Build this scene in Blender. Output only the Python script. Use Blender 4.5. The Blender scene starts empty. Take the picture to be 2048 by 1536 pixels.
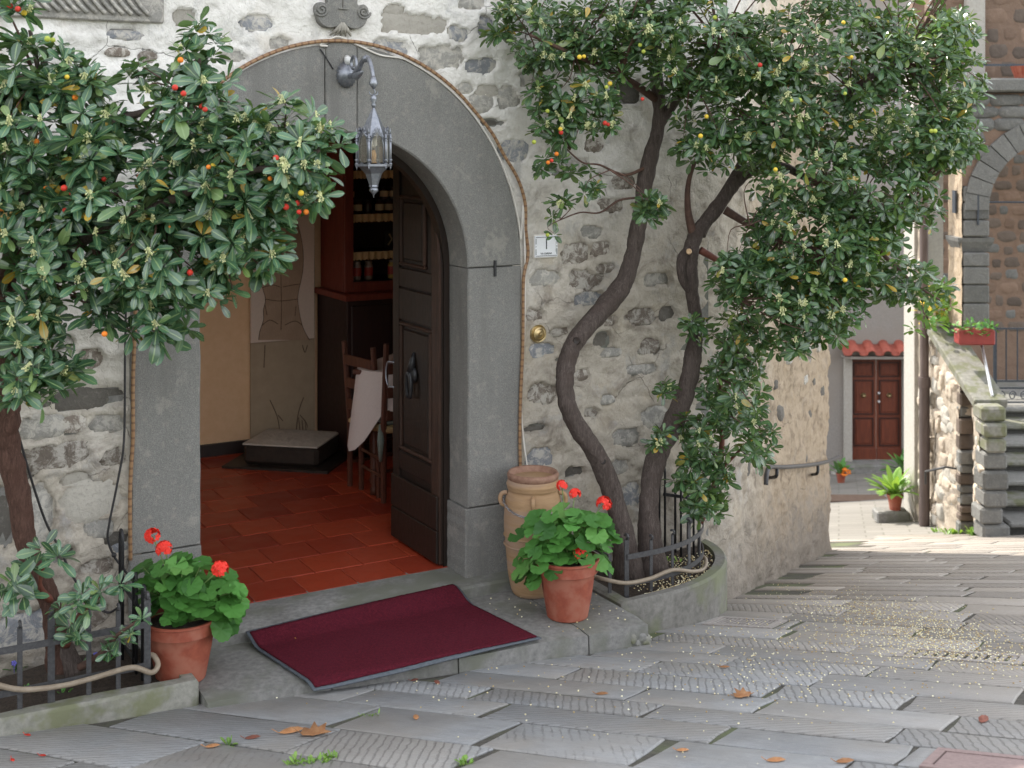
import bpy, math, random
import numpy as np
from mathutils import Vector, Matrix, noise, Quaternion

random.seed(7)
R = random.random
U = random.uniform
scene = bpy.context.scene
col = scene.collection

# ------------------------------------------------------------------ camera
EYE = Vector((0.0, 0.0, 2.67))
F, CX, HY = 2560.0, 1024.0, 287.0        # focal length, centre and horizon in photo pixels
cam_d = bpy.data.cameras.new('camera')
cam_d.sensor_width = 36.0
cam_d.lens = F / 2048.0 * 36.0
cam_d.shift_y = -(768.0 - HY) / 2048.0
cam_d.clip_end = 600.0
cam_d.dof.use_dof = True
cam_d.dof.focus_distance = 6.9
cam_d.dof.aperture_fstop = 3.4
cam = bpy.data.objects.new('camera', cam_d)
cam.location = EYE
cam.rotation_euler = (math.radians(90), 0, 0)
col.objects.link(cam)
scene.camera = cam

# ------------------------------------------------------------------ sky and sun
SUN_EL, SUN_AZ = math.radians(50), math.radians(-34)   # azimuth from +Y, negative = left
w = bpy.data.worlds.new('World'); scene.world = w
w.use_nodes = True
wn = w.node_tree
bg = wn.nodes['Background']
sky = wn.nodes.new('ShaderNodeTexSky'); sky.sky_type = 'NISHITA'
sky.sun_disc = False
sky.sun_elevation = SUN_EL
sky.sun_rotation = SUN_AZ
sky.air_density = 1.0; sky.dust_density = 0.4; sky.ozone_density = 0.6
hs = wn.nodes.new('ShaderNodeHueSaturation'); hs.inputs['Saturation'].default_value = 0.17
wn.links.new(sky.outputs[0], hs.inputs['Color'])
wn.links.new(hs.outputs[0], bg.inputs[0])
bg.inputs[1].default_value = 0.15
sl = bpy.data.lights.new('sun', 'SUN'); sl.energy = 2.0; sl.angle = math.radians(0.8)
sl.color = (1.0, 0.93, 0.82)
so = bpy.data.objects.new('sun', sl)
sd = Vector((math.sin(SUN_AZ) * math.cos(SUN_EL), math.cos(SUN_AZ) * math.cos(SUN_EL), math.sin(SUN_EL)))
so.rotation_euler = sd.to_track_quat('Z', 'Y').to_euler()
so.location = (-8, 14, 20)
col.objects.link(so)
vs = scene.view_settings
vs.view_transform = 'Standard'; vs.look = 'None'; vs.gamma = 1.0; vs.exposure = 2.08
vs.use_curve_mapping = False
scene.cycles.max_bounces = 7
scene.cycles.diffuse_bounces = 4
scene.cycles.use_denoising = True

# ------------------------------------------------------------------ coordinates
def at(px, py, Y):
    return Vector(((px - CX) / F * Y, Y, EYE.z - (py - HY) / F * Y))
def on_z(px, py, z):
    Y = (EYE.z - z) * F / (py - HY)
    return at(px, py, Y)
WO = Vector((0.046, 7.68, 0)); WD = Vector((0.8695, 0.494, 0)).normalized(); WN = Vector((WD.y, -WD.x, 0))
def W(s, d=0.0, z=0.0):                  # along the front wall, out from it, up
    p = WO + WD * s + WN * d; return Vector((p.x, p.y, z))
def sd_of(p):
    r = p - WO; return r.x * WD.x + r.y * WD.y, r.x * WN.x + r.y * WN.y
def on_wall(px, py, d=0.0):
    k = (px - CX) / F
    o = WO + WN * d
    t = (k * o.y - o.x) / (WD.x - k * WD.y)
    p = o + WD * t
    return at(px, py, p.y)
def sz(px, py, d=0.0):
    p = on_wall(px, py, d); return sd_of(p)[0], p.z
def h_street(x, y):
    if y < 8: h = 1.37 + .20 * y
    elif y < 14.5: h = 2.97 + .26 * (y - 8)
    elif y < 26: h = 4.66 + .20 * (y - 14.5)
    else: h = 6.96 + .04 * (y - 26)
    xx = max(-12, min(12, x))
    return h - .05 * xx
def zs(x, y): return EYE.z - h_street(x, y)
SLZ = .066                               # top of the doorstep slabs
def on_street(px, py):
    lo, hi = 1.0, 60.0
    k = (px - CX) / F; q = (py - HY) / F
    for _ in range(50):
        m = (lo + hi) / 2
        if q * m > h_street(k * m, m): hi = m
        else: lo = m
    return Vector((k * lo, lo, zs(k * lo, lo)))

# ------------------------------------------------------------------ mesh helpers
def link(name, data, parent=None):
    o = bpy.data.objects.new(name, data); col.objects.link(o)
    if parent is not None: o.parent = parent
    return o
def tag(o, label=None, cat=None, group=None, kind=None):
    if label: o['label'] = label
    if cat: o['category'] = cat
    if group: o['group'] = group
    if kind: o['kind'] = kind
    return o
def thing(name, loc, label, cat, group=None):
    o = link(name, None); o.location = loc; o.empty_display_size = .1
    return tag(o, label, cat, group)
def wloc(o):
    v = Vector((0, 0, 0))
    while o is not None:
        v = v + o.location; o = o.parent
    return v
class MB:
    def __init__(s): s.v = []; s.f = []; s.uv = None
    def add(s, vs, fs):
        b = len(s.v); s.v.extend([tuple(x) for x in vs]); s.f.extend([tuple(i + b for i in f) for f in fs]); return s
    def box(s, c, size, ax=None, bev=0.0):
        c = Vector(c); hx, hy, hz = [q / 2 for q in size]
        ax = ax or (Vector((1, 0, 0)), Vector((0, 1, 0)), Vector((0, 0, 1)))
        if bev <= 0:
            vs = [c + ax[0] * (i * hx) + ax[1] * (j * hy) + ax[2] * (k * hz) for i in (-1, 1) for j in (-1, 1) for k in (-1, 1)]
            return s.add(vs, [(0, 1, 3, 2), (4, 6, 7, 5), (0, 4, 5, 1), (2, 3, 7, 6), (0, 2, 6, 4), (1, 5, 7, 3)])
        b = min(bev, hx * .9, hy * .9, hz * .9)
        vs = []; idx = {}
        for i in (-1, 1):
            for j in (-1, 1):
                for k in (-1, 1):
                    for a in range(3):
                        q = [i * (hx - b), j * (hy - b), k * (hz - b)]
                        q[a] += (i, j, k)[a] * b
                        idx[(i, j, k, a)] = len(vs)
                        vs.append(c + ax[0] * q[0] + ax[1] * q[1] + ax[2] * q[2])
        fs = []
        for a in range(3):
            b1, b2 = (a + 1) % 3, (a + 2) % 3
            for sg in (-1, 1):
                q = []
                for (m, n) in ((-1, -1), (1, -1), (1, 1), (-1, 1)):
                    t = [0, 0, 0]; t[a] = sg; t[b1] = m; t[b2] = n; q.append(idx[(*t, a)])
                fs.append(tuple(q if sg > 0 else q[::-1]))
        for a in range(3):
            b1, b2 = (a + 1) % 3, (a + 2) % 3
            for m in (-1, 1):
                for n in (-1, 1):
                    t0 = [0, 0, 0]; t0[a] = -1; t0[b1] = m; t0[b2] = n
                    t1 = list(t0); t1[a] = 1
                    q = [idx[(*t0, b1)], idx[(*t1, b1)], idx[(*t1, b2)], idx[(*t0, b2)]]
                    fs.append(tuple(q if m * n < 0 else q[::-1]))
        for i in (-1, 1):
            for j in (-1, 1):
                for k in (-1, 1):
                    q = [idx[(i, j, k, a)] for a in range(3)]
                    fs.append(tuple(q if i * j * k > 0 else q[::-1]))
        return s.add(vs, fs)
    def tube(s, pts, rad, n=8, cap=True, closed=False):
        pts = [Vector(p) for p in pts]; m = len(pts)
        if not hasattr(rad, '__len__'): rad = [rad] * m
        b = len(s.v); prev = None; L = 0; lens = []
        for i, p in enumerate(pts):
            if closed: t = pts[(i + 1) % m] - pts[i - 1]
            else: t = pts[min(i + 1, m - 1)] - pts[max(i - 1, 0)]
            if t.length < 1e-9: t = Vector((0, 0, 1))
            t.normalize()
            if prev is None:
                a = Vector((0, 0, 1)) if abs(t.z) < .9 else Vector((1, 0, 0))
                x = t.cross(a).normalized()
            else:
                x = prev - t * prev.dot(t)
                x = x.normalized() if x.length > 1e-6 else t.orthogonal().normalized()
            prev = x; y = t.cross(x)
            if i: L += (p - pts[i - 1]).length
            lens.append(L)
            for k in range(n):
                a = 2 * math.pi * k / n
                s.v.append(tuple(p + (x * math.cos(a) + y * math.sin(a)) * rad[i]))
        for i in range(m if closed else m - 1):
            i2 = (i + 1) % m
            for k in range(n):
                k2 = (k + 1) % n
                s.f.append((b + i * n + k, b + i * n + k2, b + i2 * n + k2, b + i2 * n + k))
        if cap and not closed:
            s.f.append(tuple(b + k for k in range(n))[::-1]); s.f.append(tuple(b + (m - 1) * n + k for k in range(n)))
        return s
    def lathe(s, prof, c=(0, 0, 0), n=24, ax=None, ph=0.0, cap=True):
        c = Vector(c); b = len(s.v)
        ax = ax or (Vector((1, 0, 0)), Vector((0, 1, 0)), Vector((0, 0, 1)))
        for (r, z) in prof:
            for k in range(n):
                a = 2 * math.pi * k / n + ph
                s.v.append(tuple(c + ax[0] * (r * math.cos(a)) + ax[1] * (r * math.sin(a)) + ax[2] * z))
        m = len(prof)
        for i in range(m - 1):
            for k in range(n):
                k2 = (k + 1) % n
                s.f.append((b + i * n + k, b + i * n + k2, b + (i + 1) * n + k2, b + (i + 1) * n + k))
        if cap:
            s.f.append(tuple(b + k for k in range(n))[::-1]); s.f.append(tuple(b + (m - 1) * n + k for k in range(n)))
        return s
    def prism(s, poly, off):
        off = Vector(off); n = len(poly); b = len(s.v)
        s.v.extend(tuple(Vector(p)) for p in poly); s.v.extend(tuple(Vector(p) + off) for p in poly)
        s.f.append(tuple(b + i for i in range(n))); s.f.append(tuple(b + n + i for i in range(n))[::-1])
        for i in range(n):
            j = (i + 1) % n; s.f.append((b + j, b + i, b + n + i, b + n + j))
        return s
    def grid(s, P):                       # P[i][j] points
        b = len(s.v); m = len(P); n = len(P[0])
        for r in P: s.v.extend(tuple(p) for p in r)
        for i in range(m - 1):
            for j in range(n - 1):
                s.f.append((b + i * n + j, b + i * n + j + 1, b + (i + 1) * n + j + 1, b + (i + 1) * n + j))
        return s
    def build(s, name, mat=None, parent=None, smooth=False, origin=None, fixn=True):
        me = bpy.data.meshes.new(name)
        off = Vector((0, 0, 0)) if parent is None else wloc(parent)
        o0 = Vector(origin) if origin is not None else off
        if origin is None and parent is None:
            o0 = Vector((0, 0, 0))
        me.from_pydata([(v[0] - o0.x, v[1] - o0.y, v[2] - o0.z) for v in s.v], [], s.f)
        if fixn:
            import bmesh
            bm = bmesh.new(); bm.from_mesh(me); bmesh.ops.recalc_face_normals(bm, faces=bm.faces); bm.to_mesh(me); bm.free()
        if smooth is True: me.polygons.foreach_set('use_smooth', [True] * len(me.polygons))
        if mat: me.materials.append(mat)
        me.update()
        o = link(name, me, parent)
        o.location = o0 - off
        if smooth not in (True, False):
            me.polygons.foreach_set('use_smooth', [True] * len(me.polygons))
            me.set_sharp_from_angle(angle=math.radians(smooth))
        return o
def crom(pts, k=6):                       # smooth a list of tuples (any length)
    out = []; n = len(pts)
    P = [np.array(p, float) for p in pts]
    for i in range(n - 1):
        a, b, c, d = P[max(i - 1, 0)], P[i], P[i + 1], P[min(i + 2, n - 1)]
        for j in range(k):
            t = j / k
            out.append(.5 * ((2 * b) + (c - a) * t + (2 * a - 5 * b + 4 * c - d) * t * t + (3 * b - a - 3 * c + d) * t ** 3))
    out.append(P[-1]); return out
def nz(x, y, z=0.0, o=3):
    return noise.fractal(Vector((x, y, z)), 1.0, 2.0, o)

# ------------------------------------------------------------------ materials
class NT:
    def __init__(s, name):
        s.m = bpy.data.materials.new(name); s.m.use_nodes = True
        s.t = s.m.node_tree; s.b = s.t.nodes['Principled BSDF']
    def n(s, typ, **kw):
        x = s.t.nodes.new('ShaderNode' + typ)
        for k, v in kw.items():
            if k in x.inputs: x.inputs[k].default_value = v
            else: setattr(x, k, v)
        return x
    def l(s, a, b): s.t.links.new(a, b)
    def coords(s, kind='Object', scale=(1, 1, 1)):
        tc = s.n('TexCoord'); mp = s.n('Mapping'); mp.inputs['Scale'].default_value = scale
        s.l(tc.outputs[kind], mp.inputs['Vector']); return mp.outputs[0]
    def noise(s, vec, scale, detail=4, rough=.6, dist=0.0):
        x = s.n('TexNoise'); x.inputs['Scale'].default_value = scale; x.inputs['Detail'].default_value = detail
        x.inputs['Roughness'].default_value = rough; x.inputs['Distortion'].default_value = dist
        if vec is not None: s.l(vec, x.inputs['Vector'])
        return x.outputs['Fac']
    def ramp(s, fac, stops):
        x = s.n('ValToRGB'); e = x.color_ramp.elements
        while len(e) > 1: e.remove(e[-1])
        e[0].position = stops[0][0]; e[0].color = (*stops[0][1], 1) if hasattr(stops[0][1], '__len__') else (stops[0][1],) * 3 + (1,)
        for p, c in stops[1:]:
            q = e.new(p); q.color = (*c, 1) if hasattr(c, '__len__') else (c, c, c, 1)
        s.l(fac, x.inputs[0]); return x.outputs[0]
    def mix(s, fac, a, b, mode='MIX'):
        x = s.n('Mix', data_type='RGBA', blend_type=mode)
        if hasattr(fac, 'is_output') or hasattr(fac, 'links'): s.l(fac, x.inputs[0])
        else: x.inputs[0].default_value = fac
        for v, i in ((a, 6), (b, 7)):
            if hasattr(v, 'links'): s.l(v, x.inputs[i])
            else: x.inputs[i].default_value = (*v, 1)
        return x.outputs[2]
    def math(s, op, a, b=None, clamp=False):
        x = s.n('Math', operation=op, use_clamp=clamp)
        for v, i in ((a, 0), (b, 1)):
            if v is None: continue
            if hasattr(v, 'links'): s.l(v, x.inputs[i])
            else: x.inputs[i].default_value = v
        return x.outputs[0]
    def bump(s, h, strength=.3, dist=.01, prev=None):
        x = s.n('Bump'); x.inputs['Strength'].default_value = strength; x.inputs['Distance'].default_value = dist
        s.l(h, x.inputs['Height'])
        if prev is not None: s.l(prev, x.inputs['Normal'])
        return x.outputs[0]
    def out(s, color=None, rough=.7, normal=None, metal=0.0, spec=.5):
        if color is not None:
            if hasattr(color, 'links'): s.l(color, s.b.inputs['Base Color'])
            else: s.b.inputs['Base Color'].default_value = (*color, 1)
        if hasattr(rough, 'links'): s.l(rough, s.b.inputs['Roughness'])
        else: s.b.inputs['Roughness'].default_value = rough
        if normal is not None: s.l(normal, s.b.inputs['Normal'])
        s.b.inputs['Metallic'].default_value = metal
        s.b.inputs['Specular IOR Level'].default_value = spec
        return s.m
def simple(name, c1, c2, scale=20, rough=.7, bump=.3, bdist=.004, metal=0.0, spec=.5, stretch=(1, 1, 1), kind='Object', c3=None, big=2.0, rnd=0.12):
    t = NT(name); v = t.coords(kind, stretch)
    n1 = t.noise(v, scale, 5, .65); n2 = t.noise(v, big, 3, .55)
    c = t.ramp(n1, [(.3, c1), (.7, c2)])
    if c3 is not None: c = t.mix(t.ramp(n2, [(.45, 0.0), (.62, 1.0)]), c, c3)
    if rnd:
        oi = t.n('ObjectInfo')
        k = t.math('MULTIPLY_ADD', oi.outputs['Random'], 2 * rnd); t.t.nodes[-1].inputs[2].default_value = 1 - rnd
        hsv = t.n('HueSaturation'); t.l(c, hsv.inputs['Color']); t.l(k, hsv.inputs['Value']); c = hsv.outputs[0]
    nb = t.bump(n1, bump, bdist) if bump else None
    return t.out(c, rough, nb, metal, spec)

M = {}
def plaster():
    t = NT('plaster'); g = t.n('NewGeometry'); v = g.outputs['Position']
    sep = t.n('SeparateXYZ'); t.l(v, sep.inputs[0])
    fine = t.noise(v, 38, 6, .7); mid = t.noise(v, 7, 5, .65, .4); big = t.noise(v, 1.7, 4, .6)
    hgt = t.math('ADD', sep.outputs['Z'], t.math('MULTIPLY', t.math('SUBTRACT', big, .5), 1.8))
    xx = t.math('MULTIPLY', t.math('MAXIMUM', sep.outputs['X'], -1.2), -.45)
    hgt = t.math('ADD', hgt, xx)
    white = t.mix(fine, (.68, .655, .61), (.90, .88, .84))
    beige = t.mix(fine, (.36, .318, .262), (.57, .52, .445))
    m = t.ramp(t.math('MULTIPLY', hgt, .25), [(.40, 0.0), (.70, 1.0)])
    c = t.mix(m, beige, white)
    blot = t.ramp(mid, [(.50, 0.0), (.70, 1.0)])
    blotm = t.math('MULTIPLY', blot, t.math('SUBTRACT', .85, t.math('MULTIPLY', m, .5)))
    c = t.mix(blotm, c, (.20, .17, .14))
    ochre = t.ramp(t.noise(v, 3.3, 4, .6), [(.55, 0.0), (.72, .5)])
    c = t.mix(ochre, c, (.47, .40, .30))
    grey = t.ramp(t.noise(v, 4.6, 5, .7), [(.56, 0.0), (.70, .55)])
    c = t.mix(grey, c, (.36, .36, .36))
    vor = t.n('TexVoronoi', feature='DISTANCE_TO_EDGE'); vor.inputs['Scale'].default_value = 2.6
    wv = t.n('TexNoise'); wv.inputs['Scale'].default_value = 5; wv.inputs['Detail'].default_value = 5
    t.l(v, wv.inputs['Vector'])
    vv = t.mix(.13, v, wv.outputs['Color']); t.l(vv, vor.inputs['Vector'])
    crack = t.ramp(vor.outputs['Distance'], [(.0, 1.0), (.007, 0.0)])
    crack = t.math('MULTIPLY', crack, t.ramp(t.noise(v, 1.9, 2), [(.50, 0.0), (.6, .8)]))
    c = t.mix(crack, c, (.16, .14, .12))
    sx_ = t.ramp(t.math('ADD', sep.outputs['X'], t.math('MULTIPLY', big, .5)), [(0.0, 0.0), (1.0, 1.0)]); t.t.nodes[-1].color_ramp.elements[0].position = 0
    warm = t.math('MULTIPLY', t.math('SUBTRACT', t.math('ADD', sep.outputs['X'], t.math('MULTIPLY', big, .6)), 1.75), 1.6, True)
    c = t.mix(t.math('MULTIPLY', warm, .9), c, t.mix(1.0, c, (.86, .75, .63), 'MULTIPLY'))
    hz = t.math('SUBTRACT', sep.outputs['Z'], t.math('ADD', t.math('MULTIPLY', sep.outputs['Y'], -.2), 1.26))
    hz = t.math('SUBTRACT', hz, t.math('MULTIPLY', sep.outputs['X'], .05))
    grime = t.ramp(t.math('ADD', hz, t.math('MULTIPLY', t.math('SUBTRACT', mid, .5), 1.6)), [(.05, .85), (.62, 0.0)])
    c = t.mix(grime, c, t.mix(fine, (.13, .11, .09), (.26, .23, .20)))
    b = t.bump(mid, .6, .05); b = t.bump(fine, .7, .014, b); b = t.bump(t.noise(v, 130, 3), .3, .004, b)
    b2 = t.n('Bump', invert=True); b2.inputs['Strength'].default_value = .8; b2.inputs['Distance'].default_value = .008
    t.l(crack, b2.inputs['Height']); t.l(b, b2.inputs['Normal'])
    return t.out(c, .92, b2.outputs[0], spec=.2)
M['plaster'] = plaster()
def rock(name, a, b, spot, rough=.85, smear=False):
    t = NT(name); v = t.coords('Object')
    oi = t.n('ObjectInfo')
    ad = t.n('VectorMath', operation='ADD'); t.l(v, ad.inputs[0]); t.l(oi.outputs['Location'], ad.inputs[1]); v = ad.outputs[0]
    f = t.noise(v, 45, 6, .75); m = t.noise(v, 11, 5, .6, .5)
    c = t.mix(m, a, b); c = t.mix(t.ramp(f, [(.52, 0.0), (.68, .8)]), c, spot)
    if smear: c = t.mix(t.ramp(t.noise(v, 17, 6, .75, .6), [(.46, 0.0), (.57, .85)]), c, (.52, .49, .44))
    hsv = t.n('HueSaturation'); t.l(c, hsv.inputs['Color'])
    k = t.math('MULTIPLY_ADD', oi.outputs['Random'], .4); t.t.nodes[-1].inputs[2].default_value = .8
    t.l(k, hsv.inputs['Value'])
    bb = t.bump(m, .7, .02); bb = t.bump(f, .7, .008, bb)
    return t.out(hsv.outputs[0], rough, bb, spec=.25)
M['st_grey'] = rock('stone_grey', (.24, .23, .215), (.36, .35, .32), (.44, .42, .38), smear=True)
M['st_blue'] = rock('stone_blue', (.17, .18, .20), (.28, .29, .31), (.34, .33, .32), smear=True)
M['st_brown'] = rock('stone_brown', (.13, .105, .085), (.23, .195, .165), (.30, .26, .22), smear=True)
M['st_dark'] = rock('stone_dark', (.085, .08, .072), (.17, .155, .135), (.22, .20, .18))
M['st_tan'] = rock('stone_tan', (.34, .32, .28), (.46, .43, .38), (.28, .26, .23))
M['st_redbrown'] = rock('stone_redbrown', (.14, .09, .065), (.25, .175, .13), (.20, .15, .12))
M['st_umber'] = rock('stone_umber', (.085, .066, .054), (.17, .135, .112), (.13, .105, .085))
M['st_warm'] = rock('stone_warm', (.36, .30, .235), (.50, .43, .35), (.27, .215, .165))
M['st_slate'] = rock('stone_slate', (.10, .10, .095), (.19, .188, .178), (.24, .23, .21))
def serena():
    t = NT('dressed_stone'); g = t.n('NewGeometry'); v = g.outputs['Position']
    f = t.noise(v, 190, 3, .7); m = t.noise(v, 26, 4, .6); b = t.noise(v, 2.2, 4, .6)
    c = t.mix(b, (.135, .134, .126), (.215, .211, .197)); c = t.mix(t.ramp(f, [(.42, 0.0), (.78, .7)]), c, (.38, .37, .345))
    c = t.mix(t.ramp(f, [(.25, .5), (.42, 0.0)]), c, (.10, .10, .10))
    c = t.mix(t.ramp(m, [(.55, 0.0), (.75, .5)]), c, (.34, .31, .27))
    vs_ = t.n('Mapping'); vs_.inputs['Scale'].default_value = (9, 9, .9); t.l(v, vs_.inputs[0]); c = t.mix(t.ramp(t.noise(vs_.outputs[0], 1.0, 4), [(.50, 0.0), (.68, .55)]), c, (.155, .15, .14))
    c = t.mix(t.ramp(t.noise(v, 3.7, 5, .7), [(.58, 0.0), (.66, .35)]), c, (.40, .38, .33))
    nb = t.bump(m, .25, .01); nb = t.bump(f, .75, .004, nb)
    return t.out(c, .88, nb, spec=.25)
M['serena'] = serena()
def paving():
    t = NT('paving_stone'); v0 = t.coords('Object'); oi = t.n('ObjectInfo'); rnd = oi.outputs['Random']
    ad = t.n('VectorMath', operation='ADD'); t.l(v0, ad.inputs[0]); t.l(oi.outputs['Location'], ad.inputs[1]); v = ad.outputs[0]
    f = t.noise(v, 60, 5, .7); m = t.noise(v, 6, 5, .65)
    st = t.n('Mapping'); st.inputs['Scale'].default_value = (3, 26, 3); t.l(v0, st.inputs[0]); gr = t.noise(st.outputs[0], 2.0, 5, .7, .6)
    c = t.mix(m, (.185, .193, .205), (.33, .335, .34)); c = t.mix(t.ramp(gr, [(.45, 0.0), (.72, .6)]), c, (.17, .168, .165))
    c = t.mix(t.ramp(f, [(.55, 0.0), (.75, .5)]), c, (.44, .43, .41))
    warm = t.ramp(t.noise(v, 1.3, 3), [(.40, 0.0), (.62, .6)]); c = t.mix(warm, c, (.26, .235, .205))
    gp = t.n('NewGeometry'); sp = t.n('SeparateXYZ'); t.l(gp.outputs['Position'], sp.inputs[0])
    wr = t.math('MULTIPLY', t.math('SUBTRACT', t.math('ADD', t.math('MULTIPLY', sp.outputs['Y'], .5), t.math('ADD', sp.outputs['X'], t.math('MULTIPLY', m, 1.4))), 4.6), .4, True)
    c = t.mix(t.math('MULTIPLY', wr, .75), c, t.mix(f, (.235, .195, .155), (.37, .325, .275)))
    hsv = t.n('HueSaturation'); t.l(c, hsv.inputs['Color'])
    k = t.math('MULTIPLY_ADD', rnd, .36); t.t.nodes[-1].inputs[2].default_value = .82; t.l(k, hsv.inputs['Value'])
    # tooling grooves, direction and strength differ from stone to stone
    r2 = t.math('FRACT', t.math('MULTIPLY', rnd, 7.31)); r3 = t.math('FRACT', t.math('MULTIPLY', rnd, 23.7))
    ang = t.math('MULTIPLY_ADD', t.math('ROUND', r2), 1.5); t.t.nodes[-1].inputs[2].default_value = -.75
    ang = t.math('ADD', ang, t.math('MULTIPLY', r3, .3))
    rot = t.n('VectorRotate', rotation_type='Z_AXIS'); t.l(v0, rot.inputs['Vector']); t.l(ang, rot.inputs['Angle'])
    wv = t.n('TexWave', wave_type='BANDS', bands_direction='X', wave_profile='SIN')
    wv.inputs['Scale'].default_value = 8.5; wv.inputs['Distortion'].default_value = 3.0; wv.inputs['Detail'].default_value = 4; wv.inputs['Detail Scale'].default_value = 1.6
    t.l(rot.outputs[0], wv.inputs['Vector'])
    groove = t.ramp(wv.outputs['Fac'], [(.0, 1.0), (.26, 0.0)])
    gm = t.ramp(t.math('ADD', t.math('MULTIPLY', r3, .8), t.math('MULTIPLY', t.noise(v, 5.5, 5, .7), .9)), [(.82, 0.0), (1.1, 1.0)])
    groove = t.math('MULTIPLY', groove, gm)
    c2 = t.mix(t.math('MULTIPLY', groove, .42), hsv.outputs[0], (.10, .095, .09))
    nb = t.bump(m, .4, .02); nb = t.bump(gr, .5, .008, nb); nb = t.bump(f, .5, .004, nb)
    b2 = t.n('Bump', invert=True); b2.inputs['Strength'].default_value = .6; b2.inputs['Distance'].default_value = .006
    t.l(groove, b2.inputs['Height']); t.l(nb, b2.inputs['Normal'])
    ro = t.math('MULTIPLY_ADD', m, .35); t.t.nodes[-1].inputs[2].default_value = .38
    return t.out(c2, ro, b2.outputs[0], spec=.5)
M['paving'] = paving()
M['joint'] = simple('joint_dirt', (.035, .032, .027), (.10, .09, .075), 40, .95, .8, .01, c3=(.11, .13, .06), big=1.6, rnd=0, kind='Object')
M['slab'] = simple('slab_stone', (.13, .13, .122), (.25, .242, .23), 30, .8, .6, .006, c3=(.135, .138, .11), big=3.4)
M['moss'] = simple('mossy_stone', (.15, .15, .125), (.26, .25, .22), 24, .9, .6, .008, c3=(.14, .145, .085), big=7.0)
M['concrete'] = simple('planter_concrete', (.11, .106, .094), (.20, .19, .172), 26, .85, .5, .006, c3=(.14, .15, .09), big=3.0)
def tile():
    t = NT('floor_tile'); v = t.coords('Object'); oi = t.n('ObjectInfo')
    f = t.noise(v, 30, 5, .7); m = t.noise(v, 5, 3)
    c = t.mix(oi.outputs['Random'], (.24, .026, .012), (.40, .058, .022)); c = t.mix(t.ramp(f, [(.5, 0.0), (.8, .6)]), c, (.14, .030, .018))
    ad = t.n('VectorMath', operation='ADD'); t.l(v, ad.inputs[0]); t.l(oi.outputs['Location'], ad.inputs[1])
    wear = t.ramp(t.noise(ad.outputs[0], 3.2, 6, .75), [(.66, 0.0), (.73, .75)])
    c = t.mix(wear, c, (.15, .10, .085))
    return t.out(c, t.ramp(m, [(.3, .30), (.7, .48)]), t.bump(f, .12, .003), spec=.45)
M['tile'] = tile()
M['grout'] = simple('grout', (.10, .035, .025), (.15, .06, .04), 30, .8, .2, rnd=0)
def wood(name, a, b, rough=.42, bump=.25, axis=(18, 18, 1.6)):
    t = NT(name); v = t.coords('Object', axis); n = t.noise(v, 2.2, 6, .65, .8); f = t.noise(v, 12, 3)
    c = t.ramp(n, [(.3, a), (.7, b)])
    return t.out(c, t.ramp(f, [(.3, rough), (.7, rough + .2)]), t.bump(n, bump, .004), spec=.45)
M['doorwood'] = wood('door_wood', (.010, .006, .004), (.025, .013, .008), .42)
M['doorworn'] = wood('worn_door_wood', (.020, .010, .006), (.070, .033, .020), .5)
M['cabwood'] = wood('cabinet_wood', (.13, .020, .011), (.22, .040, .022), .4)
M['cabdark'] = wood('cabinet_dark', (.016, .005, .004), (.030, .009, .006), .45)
M['chairwood'] = wood('chair_wood', (.055, .018, .010), (.12, .04, .022), .35)
M['farwood'] = wood('varnished_wood', (.085, .020, .010), (.17, .042, .018), .38)
def bark(name='bark', k=(1, 1, 1)):
    t = NT(name); v = t.coords('Object', (30, 30, 5.5)); n = t.noise(v, 2.0, 8, .8, 1.4); v2 = t.coords('Object'); m = t.noise(v2, 9, 4)
    c = t.ramp(n, [(p_, tuple(a * b for a, b in zip(c_, k))) for p_, c_ in ((.30, (.04, .030, .026)), (.55, (.125, .098, .086)), (.75, (.25, .21, .19)))])
    c = t.mix(t.ramp(m, [(.5, 0.0), (.7, .6)]), c, tuple(a * b for a, b in zip((.095, .068, .058), k)))
    b = t.bump(m, .5, .02); b = t.bump(n, 1.0, .016, b)
    return t.out(c, .85, b, spec=.25)
M['bark'] = bark()
M['barkred'] = bark('reddish_bark', (1.05, .72, .62))
M['twig'] = simple('twig_bark', (.06, .030, .022), (.13, .07, .05), 30, .75, .4)
M['redtwig'] = simple('red_twig', (.12, .035, .022), (.20, .07, .045), 30, .6, .3)
M['cut'] = simple('cut_wood', (.55, .36, .20), (.68, .48, .30), 30, .7, .2)
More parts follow.
